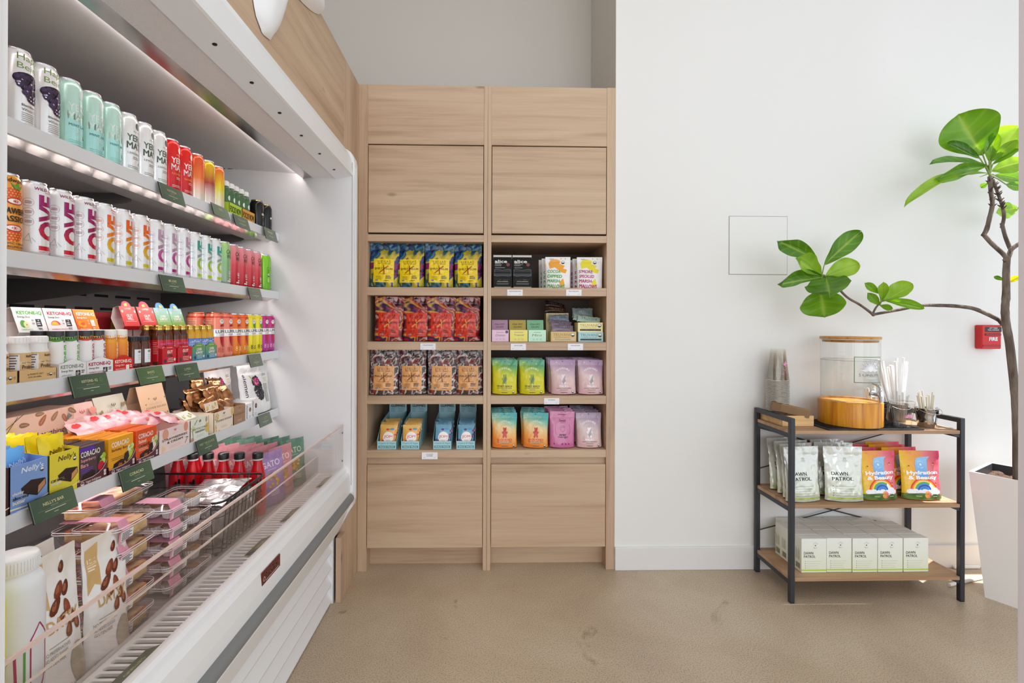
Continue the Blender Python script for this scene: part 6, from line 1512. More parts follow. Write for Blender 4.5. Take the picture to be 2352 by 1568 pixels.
# black chocolate pouches
def alice(label, xa, xb):
    Y0 = YW + .03; X, w = cx(xa, xb, Y0); H = .166
    t = thing('chocolate_box', label, 'box', (X, Y0, FL[0]), 0, 'black chocolate boxes'); d = .07
    G().prism([(0, 0), (d, 0), (d, .1), (d * .55, H), (d * .5, H), (.012, .112), (.004, .075), (0, .07)], 'X', -w / 2, w / 2, '#0d0c0e').build('body', 'matte', t)
    G().prism([(d * .42, H - .016), (d * .60, H - .016), (d * .55, H + .001), (d * .48, H + .001)], 'X', -w / 2 - .0005, w / 2 + .0005, '#d9d5cc').build('top_seal', 'card', t)
    m = lambda u, v, h: (u, (.012 + (v - .112) / (H - .112) * (d * .5 - .012) if v > .112 else .004 + (v - .075) / .037 * .008 if v > .075 else 0) - h - .0006, v)
    p = Pr().text('alice', -.008, .134, .017, '#f0ece6', w=w * .68, bold=.02)
    for k in range(3): p.lines(-w * .42, .122 - k * .006, w * .45, 1, '#a9a6a4', .005, .002)
    p.ell(w * .3, .117, .009, .009, '#7a3a34', 14).lines(-w * .42, .1, w * .6, 1, '#a9a6a4', .005, .002)
    p.poly([(-w * .46, .092), (-w * .3, .095), (0, .089), (w * .3, .095), (w * .46, .092), (w * .47, .06), (w * .3, .057), (0, .060), (-w * .3, .057), (-w * .48, .06)], '#4a484a').poly([(-w * .43, .089), (-w * .3, .092), (0, .086), (w * .3, .092), (w * .43, .089), (w * .44, .063), (w * .3, .060), (0, .063), (-w * .3, .060), (-w * .45, .063)], '#060606')
    p.text('mushroom', 0, .042, .008, '#d8d0b8', w=w * .8, bold=.02).text('chocolates', 0, .033, .006, '#a9a294', w=w * .6, bold=.012).lines(0, .022, w * .7, 2, '#6a6868', .005, .002, 'c').rect(-w * .46, .001, w * .46, .006, '#a08c6a')
    p.build('print', t, m, 'card', cv=.006); return t
alice('nearer black chocolate box with white lowercase lettering', 1133, 1175); alice('farther black chocolate box with white lowercase lettering', 1177.5, 1221.6)
# marshmallow pouches
def marsh(label, xa, xb, lines_, tc, blob, grp):
    Y0 = YW + .035; X, W = cx(xa, xb, Y0); H = .154; p = Pr()
    p.poly([(-W * .33, H * .62), (-W * .38, H * .78), (-W * .28, H * .92), (-W * .05, H * .93), (W * .1, H * .88), (W * .06, H * .78), (W * .28, H * .7), (W * .2, H * .62), (W * .36, H * .58), (W * .3, H * .46), (W * .12, H * .5), (W * .02, H * .56), (-W * .12, H * .66)], blob)
    p.poly([(W * .2, H * .3), (W * .26, H * .08), (W * .12, H * .02), (W * .04, H * .16)], blob)
    for k, l in enumerate(lines_): p.text(l, -W * .42, H * (.53 - k * .155), .0155, tc, al='l', wmax=W * .82, w=W * (.52 + .1 * (k == 3) + .06 * (k % 2)), bold=.025, skew=.12, rot=-2)
    seal(p, W * .2, H * .82, .0085).lines(-W * .34, H * .94, W * .2, 2, '#5a6a8a', .004, .0012).ell(W * .12, H * .94, .003, .003, '#9ab83c', 8).ell(W * .3, H * .94, .003, .003, '#9ab83c', 8)
    t = pouch(label, 'snack bag', grp, W, H, .05, '#eeeae8', p, (X, Y0 + .02, FL[0]), -3, seed=X * 9, name='marshmallow_bag', wr=.001, taper=.0)
    for k in range(2):
        o = dup(t, (X - .012 - k * .009, Y0 + .075 + k * .055, FL[0] - .002), -5, f'{label.split(" with")[0]}, {ORD[k + 1]} behind the front one'); 
    return t
marsh('white marshmallow bag with green lettering and an orange splash', 1253, 1311, ('COCOA', 'DIPPED', 'MARSH-', 'MALLOWS'), '#3fa03a', '#eda21e', 'green lettered marshmallow bags')
m2 = marsh('white marshmallow pouch with magenta lettering and a yellow splash', 1326, 1385, ("S'MORE", 'SPECKLED', 'MARSH-', 'MALLOWS'), '#b0186a', '#e8d81c', 'magenta lettered marshmallow bags')
# gum cartons with raised lids
for xa, xb, c, c2, fl, nm in ((1129.5, 1168.5, '#e6c3d8', '#b58aa4', 'Cinnamon', 'pink'), (1171, 1212, '#ecdf72', '#b8a042', 'Tropical', 'yellow'), (1213.5, 1254, '#c5ecd0', '#7fb98c', 'Mint', 'mint')):
    Y0 = YW + .03; X, w = cx(xa, xb, Y0); p = Pr().lines(0, .045, w * .5, 1, '#8a7a80', .003, .0018, 'c').text(fl, 0, .032, .011, '#7a6a6c', w=w * .55, skew=.3)
    for k in (-1, 0, 1): p.ring(k * w * .2, .012, .004, .0008, '#8a7a80', 12)
    if nm == 'pink': p.ell(w * .38, .048, .0075, .0075, '#5a4a7a', 14)
    t = carton(f'{nm} gum carton with a raised lid', 'carton', 'gum cartons', w, .13, .058, c, p, (X, Y0, FL[1]), 0, name='gum_carton')
    strip([(.095, .056), (.105, .108)], w * .98, c2).build('lid', 'card', t)
    Pr().text('OH MY', 0, .030, .0085, mix(c2, '#000000', .72), w=w * .6, bold=.012).text('GUM!', 0, .016, .0085, mix(c2, '#000000', .72), w=w * .46, bold=.012).build('lid_print', t, slant(.095, .056, .105, .108), 'card', base=.0014)
# protein bars
random.seed(33)
def tru_box(label, xa, xb, z, h, c, tc, bar, Y0):
    X, w = cx(xa, xb, Y0); p = Pr().text('TRUVANI', -w * .08, h * .70, .014, tc, w=w * .68, bold=.004); seal(p, w * .36, h * .68, .0095).text('THE PROTEIN SNACK BAR', -w * .08, h * .44, .0045, tc, w=w * .62).rect(-w * .42, h * .14, w * .42, h * .32, bar).text('MINT CHOCOLATE FLAVORED', -w * .04, h * .23, .005, '#efe8d8', w=w * .62, bold=.012)
    return carton(label, 'carton', 'protein bar cartons', w, .10, h, c, p, (X, Y0, z), 0, name='protein_bar_carton')
tru_box('tan gold protein bar carton on the cabinet shelf', 1265, 1324, FL[1], .050, '#d8b878', '#a0824a', '#d9c9a4', YW + .04)
tru_box('pale blue protein bar carton under the cream one', 1328, 1386, FL[1], .048, '#b3d4d2', '#4a8a98', '#22343c', YW + .035)
tru_box('cream protein bar carton stacked on the pale blue one', 1327, 1385, FL[1] + .0485, .048, '#efe4a4', '#b09a4a', '#3a3424', YW + .037)
X, w = cx(1254, 1306, YW + .165)
p = Pr().text('TRUVANI', -w * .06, .132, .015, '#8f8048', w=w * .72, bold=.004); seal(p, w * .38, .132, .009).rect(-w * .45, .10, w * .45, .112, '#c9b878')
carton('gold protein bar carton standing behind the heap of bars', 'carton', 'protein bar cartons', w, .08, .145, '#d8c98c', p, (X, YW + .165, FL[1]), 0, name='protein_bar_carton')
def bar_pack(label, x, y, Y0, w, h, c, tc, tilt, roll, cnt=True):
    p = at(x, y, Y=Y0); q = Pr().text('TRUVANI', 0, h * .55, h * .34, tc, w=w * .7, bold=.004).lines(0, h * .25, w * .5, 1, tc, .003, .0015, 'c')
    o = pack(label, 'loose protein bars', w, h, .016, c, q, p, 0, tilt, crumple=.0025, seed=random.random() * 20); o.rotation_euler = (R(tilt), R(roll), R(random.uniform(-6, 6))); return o
bar_pack('mauve protein bar lying in front of the heap', 1292, 762, YW + .075, .115, .040, '#8a7c8a', '#5c505e', -28, 4)
bar_pack('mauve protein bar second from the front of the heap', 1288, 752, YW + .10, .115, .040, '#7c707e', '#564a58', -24, 8)
bar_pack('slate grey protein bar in the middle of the heap', 1284, 738, YW + .12, .105, .036, '#7c8490', '#4c5664', -18, -3)
bar_pack('dark chocolate protein bar near the top of the heap', 1276, 718, YW + .19, .115, .034, '#3c2418', '#8a6a54', -20, 6)
bar_pack('topmost dark maroon protein bar of the heap', 1274, 706, YW + .215, .11, .032, '#2c1a1c', '#6a5050', -25, 12)
bar_pack('grey green protein bar standing behind the cream carton', 1338, 729, YW + .15, .108, .050, '#7d8f8a', '#4c5c58', -10, 0)
bar_pack('sage protein bar lying on the cream carton', 1352, 741, YW + .075, .120, .036, '#a3b8a8', '#60706a', -24, 7)
bar_pack('pale sage protein bar tucked behind the sage one', 1340, 740, YW + .10, .115, .036, '#94aa9c', '#5a6a60', -22, 14)
# gummy bear pouches
def bear(p, u, v, s, c):
    p.ell(u, v, s * .34, s * .5, c, 14).ell(u, v + s * .62, s * .3, s * .28, c, 14).ell(u - s * .24, v + s * .86, s * .1, s * .1, c, 8).ell(u + s * .24, v + s * .86, s * .1, s * .1, c, 8)
    for a in (-1, 1): p.ell(u + a * s * .34, v + s * .14, s * .14, s * .2, c, 10).ell(u + a * s * .22, v - s * .5, s * .16, s * .24, c, 10)
    return p
def vego(st, tc, bc, name_, nc, shiny=False):
    W, H = .126, .166; p = Pr().arc('VEGOBEARS', 0, H * .48, .045, .009, tc, 138, 42, .02); bear(p, 0, H * .40, .030, bc)
    if shiny: p.poly([(-.004, H * .28), (.011, H * .36), (.009, H * .54), (-.008, H * .36)], mix(bc, '#5a5058', .6))
    p.text(name_, 0, H * .215, .0095, nc, w=W * (.62 if len(name_) > 7 else .36), bold=.025).text('ORGANIC GUMMY BEARS', 0, H * .155, .0042, '#6a5a4a', w=W * .6, bold=.01).lines(0, H * .11, W * .34, 1, '#7a6a5a', .003, .0014, 'c').lines(0, H * .04, W * .28, 1, '#6a5a4a', .003, .002, 'c')
    seal(p, W * .36, H * .05, .0055).ell(0, H * .955, .0025, .0025, '#2a2420', 8)
    return pouch('', 'pouch', '', W, H, .055, lambda x, z: ramp(st, z / H + (x / W) * .25), p, (0, 0, 0), 0, seed=len(name_) + len(nc), name='gummy_pouch', wr=.002, taper=.035)
lime = ((0, '#d4c81c'), (.55, '#d6d030'), (.78, '#8cb840'), (.95, '#4aa078'), (1, '#4aa078')); lil = ((0, '#dcb0b4'), (.5, '#ddc0bc'), (.75, '#c8a8bc'), (1, '#a884a8'))
org = ((0, '#e8802c'), (.3, '#eea24a'), (.6, '#e8cc8c'), (.78, '#8cc0a4'), (1, '#2fa8a8')); lg2 = ((0, '#dcb4b4'), (.5, '#d8c0bc'), (.75, '#c4aebc'), (1, '#a890a8'))
def line_up(base, rowi, pxs, nm, back, dz=.0):
    for k, (xa, xb) in enumerate(pxs):
        Y0 = YW + .045; X, W = cx(xa, xb, Y0); loc = (X, Y0, FL[rowi]); lb = f'{ORD[k]} front {nm} from the middle post'
        o = base if k == 0 else dup(base, loc, None, lb)
        o.location = loc; o['label'] = lb; o['group'] = nm; o.rotation_euler = (R(-5), R(random.uniform(-1.5, 1.5)), R(random.uniform(-5, 5)))
        for j in range(back):
            b = dup(base, (X + random.uniform(-.006, .004), Y0 + .055 + j * .05, FL[rowi]), None, f'{nm} {ORD[j]} behind the {ORD[k]} front one', nm); b.rotation_euler = (R(-5), R(random.uniform(-1.5, 1.5)), R(random.uniform(-4, 4)))
lp_ = vego(lime, '#f2f0d0', '#8fae4a', 'VENICE BEACH', '#6a6414', True)
line_up(lp_, 2, ((1130, 1188), (1191.5, 1254)), 'lime yellow gummy pouch', 3)
pp_ = vego(lil, '#f6eef0', '#e6dcde', 'MALIBU', '#fbf4f6', True)
line_up(pp_, 2, ((1266, 1323), (1328, 1386)), 'pale pink gummy pouch', 4)
op_ = vego(org, '#f2e8c8', '#c4321c', 'SANTA MONICA', '#d84a1c')
line_up(op_, 3, ((1130, 1188.5), (1200, 1261)), 'orange and teal gummy pouch', 3)
p = Pr().text('Sweet', 0, .128, .013, '#4a1c34', w=.036, skew=.3, bold=.005).lines(0, .116, .03, 1, '#6a2c4a', .003, .001, 'c').lines(0, .155, .045, 1, '#5a1c3a', .003, .003, 'c', .05)
p.ring(0, .088, .013, .001, '#4a1c34', 20, ry=.015).line([(-.006, .092), (.004, .098), (.008, .09)], .001, '#4a1c34').ring(0, .085, .040, .0012, '#6a2c4a', 24, 150, 215, .045).ring(0, .085, .040, .0012, '#6a2c4a', 24, -35, 30, .045)
p.text('senor', 0, .058, .009, '#3a1428', w=.036, bold=.02).text('mango', 0, .046, .009, '#3a1428', w=.05, bold=.012); [p.ell(a, .016, .003, .0035, '#6a2c4a', 8) for a in (-.045, -.004, .014, .03)]
mp_ = pouch('', 'pouch', '', .126, .172, .05, lambda x, z: mix('#c86a9a', '#d889ae', z / .17), p, (0, 0, 0), 0, seed=12, name='gummy_pouch', wr=.002, taper=.03)
line_up(mp_, 3, ((1262, 1321),), 'rose pink line drawing pouch', 3)
mp_['label'] = 'front rose pink pouch with dark line drawings'
pg_ = vego(lg2, '#f6eef0', '#f0e8ea', 'MALIBU', '#fdf8f8', True)
line_up(pg_, 3, ((1326, 1382),), 'grey pink gummy pouch', 4)
pg_['label'] = 'front grey pink gummy pouch beside the rose pink one'
# white price cards on the shelf edges
for xa, xb, ya, yb, tx, lb in ((965.5, 1000.5, 788, 803, ('STELLAR BRAIDS',), 'white price card below the red pretzel bags'), (969, 1005, 1038.6, 1054, ('JOM SWEDISH', 'GUMMIES'), 'white price card below the gummy cartons'), (1165, 1200.5, 664.7, 679, ('ALICE MUSHROOMS',), 'white price card below the black chocolate boxes'), (1300, 1335.5, 664.7, 679, ('PELLA MALLOWS',), 'white price card below the marshmallow bags'), (1173, 1208, 789, 804, ('OH MY GUM!',), 'white price card below the gum cartons'), (1304, 1339, 789, 804, ('TRUVANI BARS',), 'white price card below the protein bars'), (1249.5, 1284.5, 914, 928, ('VEGOBEARS',), 'white price card below the lime and pink pouches')):
    a, b = at(xa, ya, Y=YW), at(xb, yb, Y=YW); w, h = b.x - a.x, a.z - b.z
    t = thing('price_card', lb, 'price card', ((a.x + b.x) / 2, YW - .0006, b.z), 0, 'white price cards')
    G().box(-w / 2, w / 2, -.0012, .002, 0, h, '#eeecef').build('card', 'paper', t)
    p = Pr()
    for k, s_ in enumerate(tx): p.text(s_, 0, h * (.72 - k * .22), h * .15, '#4c4a4e', wmax=w * .84, bold=.006)
    p.lines(-w * .4, h * .22, w * .12, 1, '#a8a6aa', .003, .0016).lines(w * .28, h * .22, w * .1, 1, '#a8a6aa', .003, .0016).build('lettering', t, flat(-.0012), 'paper')
# ------------------------------------------------------------------ things on the black rack
ZT, ZM, ZB = .744, .424, .109
bamboo = wood('pale_bamboo', 'X', '#c99a5e', '#dcb277', '#e8c48c', 2.2)
amber_wood = wood('amber_acacia', 'Z', '#a45c0c', '#cf8514', '#e49f2a', 2.4, .35)
# shallow wooden tray with a kraft bundle
tx0, tx1, ty0, ty1 = 1.3345, 1.478, 2.128, 2.312
tr = thing('wooden_tray', 'shallow pale wooden tray at the end of the rack top', 'tray', (0, 0, 0))
hT = .046
for nm, q in (('base', (tx0, tx1, ty0, ty1, ZT, ZT + .006)), ('front_side', (tx0, tx1, ty0, ty0 + .008, ZT + .006, ZT + hT)), ('rear_side', (tx0, tx1, ty1 - .008, ty1, ZT + .006, ZT + hT)), ('end', (tx0, tx0 + .008, ty0 + .008, ty1 - .008, ZT + .006, ZT + hT)), ('end', (tx1 - .008, tx1, ty0 + .008, ty1 - .008, ZT + .006, ZT + hT))):
    G().box(*q, b=.0006).build(nm, bamboo, tr)
kr = thing('kraft_bundle', 'bundle of brown kraft stirrer sleeves leaning in the wooden tray', 'bundle', (1.402, 2.186, ZT + .052), 0)
random.seed(40)
for k in range(9):
    G().box(-.036 + k * .0082, -.036 + k * .0082 + .0076, -.075, .075, random.uniform(-.002, .001), .030 + random.uniform(0, .002), mix('#8a6a48', '#a98658', random.random()), b=.0005).build('sleeve', 'paper', kr)
G().box(-.038, .040, -.0755 + .115, .0765, -.003, .0335, '#7d5d40', b=.001).build('paper_wrap', 'paper', kr)
kr.rotation_euler = (R(11), R(0), R(62))
# stack of upside-down cups
cu_c = at(1778, 935, Y=2.235)
def pcup(name, label, loc, flip, h=.118, rt=.046, rb=.030, group=None, show=True):
    t = thing(name, label, 'cup', loc, 0, group)
    pr_ = [(rb * .96, .0), (rb, .003), (rt, h - .004), (rt + .0018, h - .003), (rt + .0018, h), (rt, h)]
    if flip: pr_ = [(r, h - z) for r, z in pr_][::-1]
    G().lathe(pr_ if not flip else pr_, 28, '#fdfcfa', caps=False).build('wall', 'cup', t)
    if not flip: G().lathe([(.0001, .001), (rb * .96, .001)], 24, '#fdfcfb', caps=False).build('bottom', 'cup', t)
    else: G().lathe([(rb * .96, h - .001), (.0001, h - .001)], 24, '#fdfcfb', caps=False).build('bottom', 'cup', t)
    zr = h - .0015 if not flip else .0015
    G().tube([((rt + .001) * math.cos(6.2832 * k / 28), (rt + .001) * math.sin(6.2832 * k / 28), zr) for k in range(29)], .0013, 6, '#e6e0d8').build('rim', 'gloss', t)
    if show:
        p = Pr(); zc = h * .47 if not flip else h * .55
        for ly, (n, rr_, c) in enumerate(((9, .027, '#d88aa8'), (7, .021, '#e6a9c0'), (5, .014, '#c8587c'))):
            for k in range(n):
                a = R(20 + 140 * k / (n - 1)); p.poly([(0, zc - .012), (rr_ * .55 * math.cos(a - .16), zc - .012 + rr_ * .6 * math.sin(a - .16)), (rr_ * math.cos(a), zc - .012 + rr_ * math.sin(a)), (rr_ * .55 * math.cos(a + .16), zc - .012 + rr_ * .6 * math.sin(a + .16))], c)
        p.line([(-.02, zc - .016), (.02, zc - .016)], .003, '#7fa050')
        def m(u, v, hh):
            f = v / h; r = (rb + (rt - rb) * f) if not flip else (rt + (rb - rt) * f); return ((r + hh) * math.sin(u / r), -(r + hh) * math.cos(u / r), v)
        p.build('print', t, m, 'card', cu=.006, off=.00001, base=.0001)
    return t
n_c = 31; x_, y_ = 1.392, 2.256
top_ = pcup('plastic_cup', '', (0, 0, 0), True, .150, .0475, .031, 'stacked clear cups')
names = []
for k in range(n_c):
    lb = 'bottom clear cup of the upside down stack behind the wooden tray' if k == 0 else 'topmost clear cup of the upside down stack behind the wooden tray' if k == n_c - 1 else 'clear cup in the middle of the upside down stack behind the wooden tray'
    o = top_ if k == 0 else dup(top_, (x_, y_, ZT + k * .0062), 25, lb)
    o.location = (x_, y_, ZT + .0068 + k * .0062); o['label'] = lb; o.rotation_euler = (0, 0, R(20 + (k * 37) % 50))
# drip mat
ma_ = [at(1902, 988, Z=ZT), at(2124, 988, Z=ZT)]
mt2 = thing('drip_mat', 'black ribbed rubber mat under the drink dispenser', 'mat', (0, 0, 0))
mx0, mx1, my0, my1 = ma_[0].x, ma_[1].x, RY0 + .006, 2.262
G().box(mx0, mx1, my0, my1, ZT, ZT + .006, '#222326', b=.002).build('sheet', 'plastic', mt2)
g = G(); nx = int((mx1 - mx0 - .02) / .007); ny = int((my1 - my0 - .02) / .007)
for i in range(nx):
    for j in range(ny):
        x, y = mx0 + .012 + i * .007, my0 + .012 + j * .007; g.box(x, x + .0035, y, y + .0035, ZT + .006, ZT + .0085, '#1b1c1f')
nb = g.build('nubs', 'plastic', mt2); nb['kind'] = 'stuff'
# drink dispenser
ZP = ZT + .0088
dx, dy, dr = 1.665, 2.158, .113
dd = thing('drink_dispenser', 'glass drink dispenser with a wooden base, flat wooden lid and steel tap', 'dispenser', (dx, dy, ZP), 0)
G().lathe([(dr * 1.085, .0), (dr * 1.09, .004), (dr * 1.09, .104), (dr * 1.075, .107), (dr * 1.01, .107), (dr * 1.005, .10)], 56, '#c98a2c').build('wooden_base', amber_wood, dd)
G().lathe([(.0001, .099), (dr * 1.01, .099)], 48, '#efefec', caps=False).build('base_plate', 'plastic', dd)
zt = .385
G().lathe([(dr, .1), (dr, zt)], 56, '#fcfdfd', caps=False).build('glass_jar', 'clear', dd)
G().lathe([(dr * .985, .102), (dr * .985, .290), (.0001, .290)], 48, '#fbfdfc', caps=False).build('water', 'liquid', dd)
G().tube([(dr * .985 * math.cos(6.2832 * k / 48), dr * .985 * math.sin(6.2832 * k / 48), .290) for k in range(49)], .0012, 5, '#c9c6c2').build('water_line', 'gloss', dd)
G().tube([(dr * math.cos(6.2832 * k / 48), dr * math.sin(6.2832 * k / 48), zt - .001) for k in range(49)], .0018, 6, '#e6eae8').build('jar_rim', 'gloss', dd)
G().lathe([(.0001, zt - .014), (dr * .93, zt - .014), (dr * .95, zt - .001), (dr * 1.02, zt + .0005), (dr * 1.03, zt + .004), (dr * 1.02, zt + .011), (.0001, zt + .011)], 56, '#c98a3c').build('lid', wood('lid_wood', 'X', '#a8682c', '#c58a44', '#d39d58', 2.0, .4), dd)
# label: green frame, lotus and lettering
p = Pr(); wL, v0, v1 = .064, .196, .31
for q in ((-wL, v0, wL, v0 + .003), (-wL, v1 - .003, wL, v1), (-wL, v0, -wL + .003, v1), (wL - .003, v0, wL, v1)): p.rect(*q, '#5f7f4a')
def lotus(p, u, v, s, cols):
    for n, rr_, c, a0, a1 in ((7, 1.0, cols[0], 8, 172), (6, .85, cols[1], 22, 158), (5, .66, cols[2], 40, 140)):
        for k in range(n):
            a = R(a0 + (a1 - a0) * k / (n - 1)); r = s * rr_ * (.86 + .14 * math.sin(a))
            p.poly([(u, v), (u + r * .55 * math.cos(a - .2), v + r * .55 * math.sin(a - .2)), (u + r * math.cos(a), v + r * math.sin(a)), (u + r * .55 * math.cos(a + .2), v + r * .55 * math.sin(a + .2))], c)
            p.line([(u + r * .5 * math.cos(a), v + r * .5 * math.sin(a)), (u + r * math.cos(a), v + r * math.sin(a))], s * .02, '#8d8890')
    for a in (-1, 1): p.poly([(u, v), (u + a * s * .45, v - s * .16), (u + a * s * .85, v - s * .02), (u + a * s * .5, v + s * .1)], cols[1])
    return p.ell(u, v + s * .05, s * .2, s * .2, '#f4f2f2', 14)
lotus(p, 0, .252, .047, ('#cfcad0', '#e6e3e6', '#f5f3f4'))
p.text('S', -.043, .231, .0125, '#5a5a5c').text('UNLIFE', .006, .230, .0095, '#6a6a6c', w=.078).text('Organics', .004, .217, .009, '#f6f6f4', w=.045, skew=.3)
p.build('label', dd, lambda u, v, h: ((dr + h) * math.sin(u / dr + .04), -(dr + h) * math.cos(u / dr + .04), v), 'card', cu=.006, base=.0008)
ta = .12; ux, uy = math.sin(ta), -math.cos(ta)
def rad(r, z, s_=0): return (ux * r - uy * s_, uy * r + ux * s_, z)
tp_ = G().tube([rad(dr - .002, .150), rad(dr + .004, .150)], .0145, 16, '#d9d9db').tube([rad(dr + .004, .150), rad(dr + .040, .150)], .0075, 12, '#d9d9db').tube([rad(dr + .040, .172), rad(dr + .040, .160), rad(dr + .041, .140), rad(dr + .042, .118)], [.007, .0115, .0105, .0075], 14, '#dcdcde')
tp = tp_.build('tap', 'chrome', dd)
G().tube([rad(dr + .040, .170), rad(dr + .038, .182), rad(dr + .022, .190), rad(dr + .0, .192)], [.006, .007, .006, .0035], 10, '#dcdcde').build('tap_lever', 'chrome', tp)
# cups and buckets of straws
c1 = at(2063.5, 973, Z=ZT)
cup1 = pcup('plastic_cup', 'single clear cup holding clear straws on the drip mat', (1.845, 2.082, ZP), False, .112, .0445, .030)
random.seed(41)
def stick(name, label, group, base, tip, r, c, mat='plastic', flatw=None):
    t = thing(name, label, name.split('_')[-1], base, 0, group); b, e = Vector((0, 0, 0)), Vector(tip) - Vector(base)
    G().tube([b, e], r, 8, c).build('shaft', mat, t); return t
def bunch(cx_, cy_, z0, n, h, spread_, r, c, what, where, rin, mat='plastic', bias=(0, 0)):
    for k in range(n):
        a = 6.2832 * k / n + random.uniform(-.3, .3); rr_ = rin * random.uniform(.2, .8); hh = h * random.uniform(.88, 1.05)
        b = (cx_ + rr_ * math.cos(a), cy_ + rr_ * math.sin(a) * .6, z0); e = (cx_ + bias[0] + (rr_ + spread_ * random.uniform(.3, 1)) * math.cos(a), min(YW - .012, cy_ + bias[1] + (rr_ + spread_ * .5) * math.sin(a) * .6), z0 + hh)
        stick(what.replace(' ', '_'), f'{what} standing in the {where}', f'{what}s in the {where}', b, e, r, c, mat)
bunch(1.845, 2.082, ZP + .003, 6, .15, .022, .003, '#f0eeec', 'clear straw', 'single clear cup', .018, 'cup')
def bucket(label, loc, s, c, mat, handle=True):
    t = thing('metal_bucket', label, 'bucket', loc, 0, 'small metal buckets'); rb_, rt_, h = .032 * s, .043 * s, .085 * s
    G().lathe([(rb_, 0), (rb_ + .001, .002), (rb_ + (rt_ - rb_) * .55, h * .55), (rb_ + (rt_ - rb_) * .58, h * .60), (rb_ + (rt_ - rb_) * .62, h * .63), (rt_, h - .002), (rt_ + .002, h), (rt_ - .001, h), (rb_ * .98, .004)], 36, c).build('pail', mat, t)
    G().lathe([(.0001, .004), (rb_, .004)], 24, c, caps=False).build('bottom', mat, t)
    g = G()
    for sx in (-1, 1): G().tube([(sx * rt_, 0, h - .012), (sx * (rt_ + .007), 0, h - .006), (sx * (rt_ + .006), 0, h + .003)], .002, 6, c).build('ear', mat, t)
    G().tube([((rt_ + .005) * math.cos(R(a)), -.012 - (rt_ * .9) * math.sin(R(a)), h - .004 - .018 * math.sin(R(a))) for a in range(0, 181, 15)], .0012, 6, c).build('handle', mat, t)
    return t
bq_ = bucket('shiny silver bucket of wooden stirrers at the end of the rack top', (1.985, 2.115, ZT + .0003), 1.0, '#c9c6c2', 'chrome')
bk2 = bucket('black bucket of paper straws beside the dispenser base', (1.845, 2.215, ZT + .0092), 1.0, '#17171a', 'gloss')
bk3 = bucket('dull grey bucket of white straws behind the clear cup', (1.962, 2.245, ZT + .0003), .98, '#8d8a86', 'steel')
bunch(1.845, 2.215, ZT + .014, 5, .16, .014, .0042, '#e4e0d6', 'paper straw', 'black bucket', .022, 'paper', (-.02, .02))
bunch(1.962, 2.245, ZT + .006, 20, .285, .07, .005, '#f4f3f2', 'white straw', 'grey bucket', .028, 'plastic', (-.02, .0))
bunch(1.985, 2.115, ZT + .006, 10, .15, .030, .0028, '#dcd3bf', 'wooden stirrer', 'silver bucket', .024, 'paper', (-.01, 0))

# ---- middle board: pouches
random.seed(44)
def dawn_print(W, H):
    p = Pr().rect(-W * .46, .010, W * .46, .016, '#b9d86a')
    for k, s_ in enumerate(('DAWN', 'PATROL')): p.text(s_, -W * .36, H * (.50 - k * .095), .0145, '#2b302c', al='l', w=W * (.42 if k == 0 else .56), bold=.012)
    p.ring(.004, H * .76, .007, .0012, '#5a6460', 18, 20, 160).ring(.004, H * .75, .0045, .001, '#5a6460', 14).ring(.004, H * .76, .011, .0008, '#8a9490', 20, 200, 340)
    for k in range(5): p.ell(-W * .34, H * (.27 - k * .042), .0016, .0022, '#4a504c', 6); p.lines(-W * .28, H * (.265 - k * .042), W * .58, 1, '#a9aca4', .003, .0012)
    return p
W_, H_ = .170, .232
def dawn(label, loc, rz, tilt, first=[None]):
    if first[0] is None:
        first[0] = pouch(label, 'pouch', 'pale silver drink mix pouches', W_, H_, .052, lambda x, z: mix('#d9dcc8', '#e4e4e0', z / H_ + .5 * noise.noise(Vector((x * 18, z * 18, 1)))), dawn_print(W_, H_), loc, rz, 'pearl', 4, 'drink_mix_pouch', wr=.0035, taper=.05)
        o = first[0]
    else: o = dup(first[0], loc, rz, label)
    o.rotation_euler = (R(tilt), 0, R(rz)); return o
Yp = 2.085
def px_at(xa, xb, Y): return at((xa + xb) / 2, 1100, Y=Y).x
dawn('front pale silver pouch half hidden by the rack post', (px_at(1797, 1890, Yp), Yp, ZM), 6, -3)
dawn('front pale silver pouch beside the rainbow pouches', (px_at(1892, 1985, Yp), Yp, ZM), -4, -3)
for k, (xc, Y, rz) in enumerate(((1834, 2.135, 10), (1822, 2.19, 8), (1802, 2.25, 12), (1918, 2.155, -6), (1905, 2.215, 4))):
    dawn(('second pale silver pouch back along the rack end', 'third pale silver pouch back along the rack end', 'rearmost pale silver pouch along the rack end', 'pale silver pouch behind the front one beside the rainbow pouches', 'rear pale silver pouch behind the middle of the rack')[k], (at(xc, 1100, Y=Y).x, Y, ZM), rz, -4)
W2, H2 = .172, .208
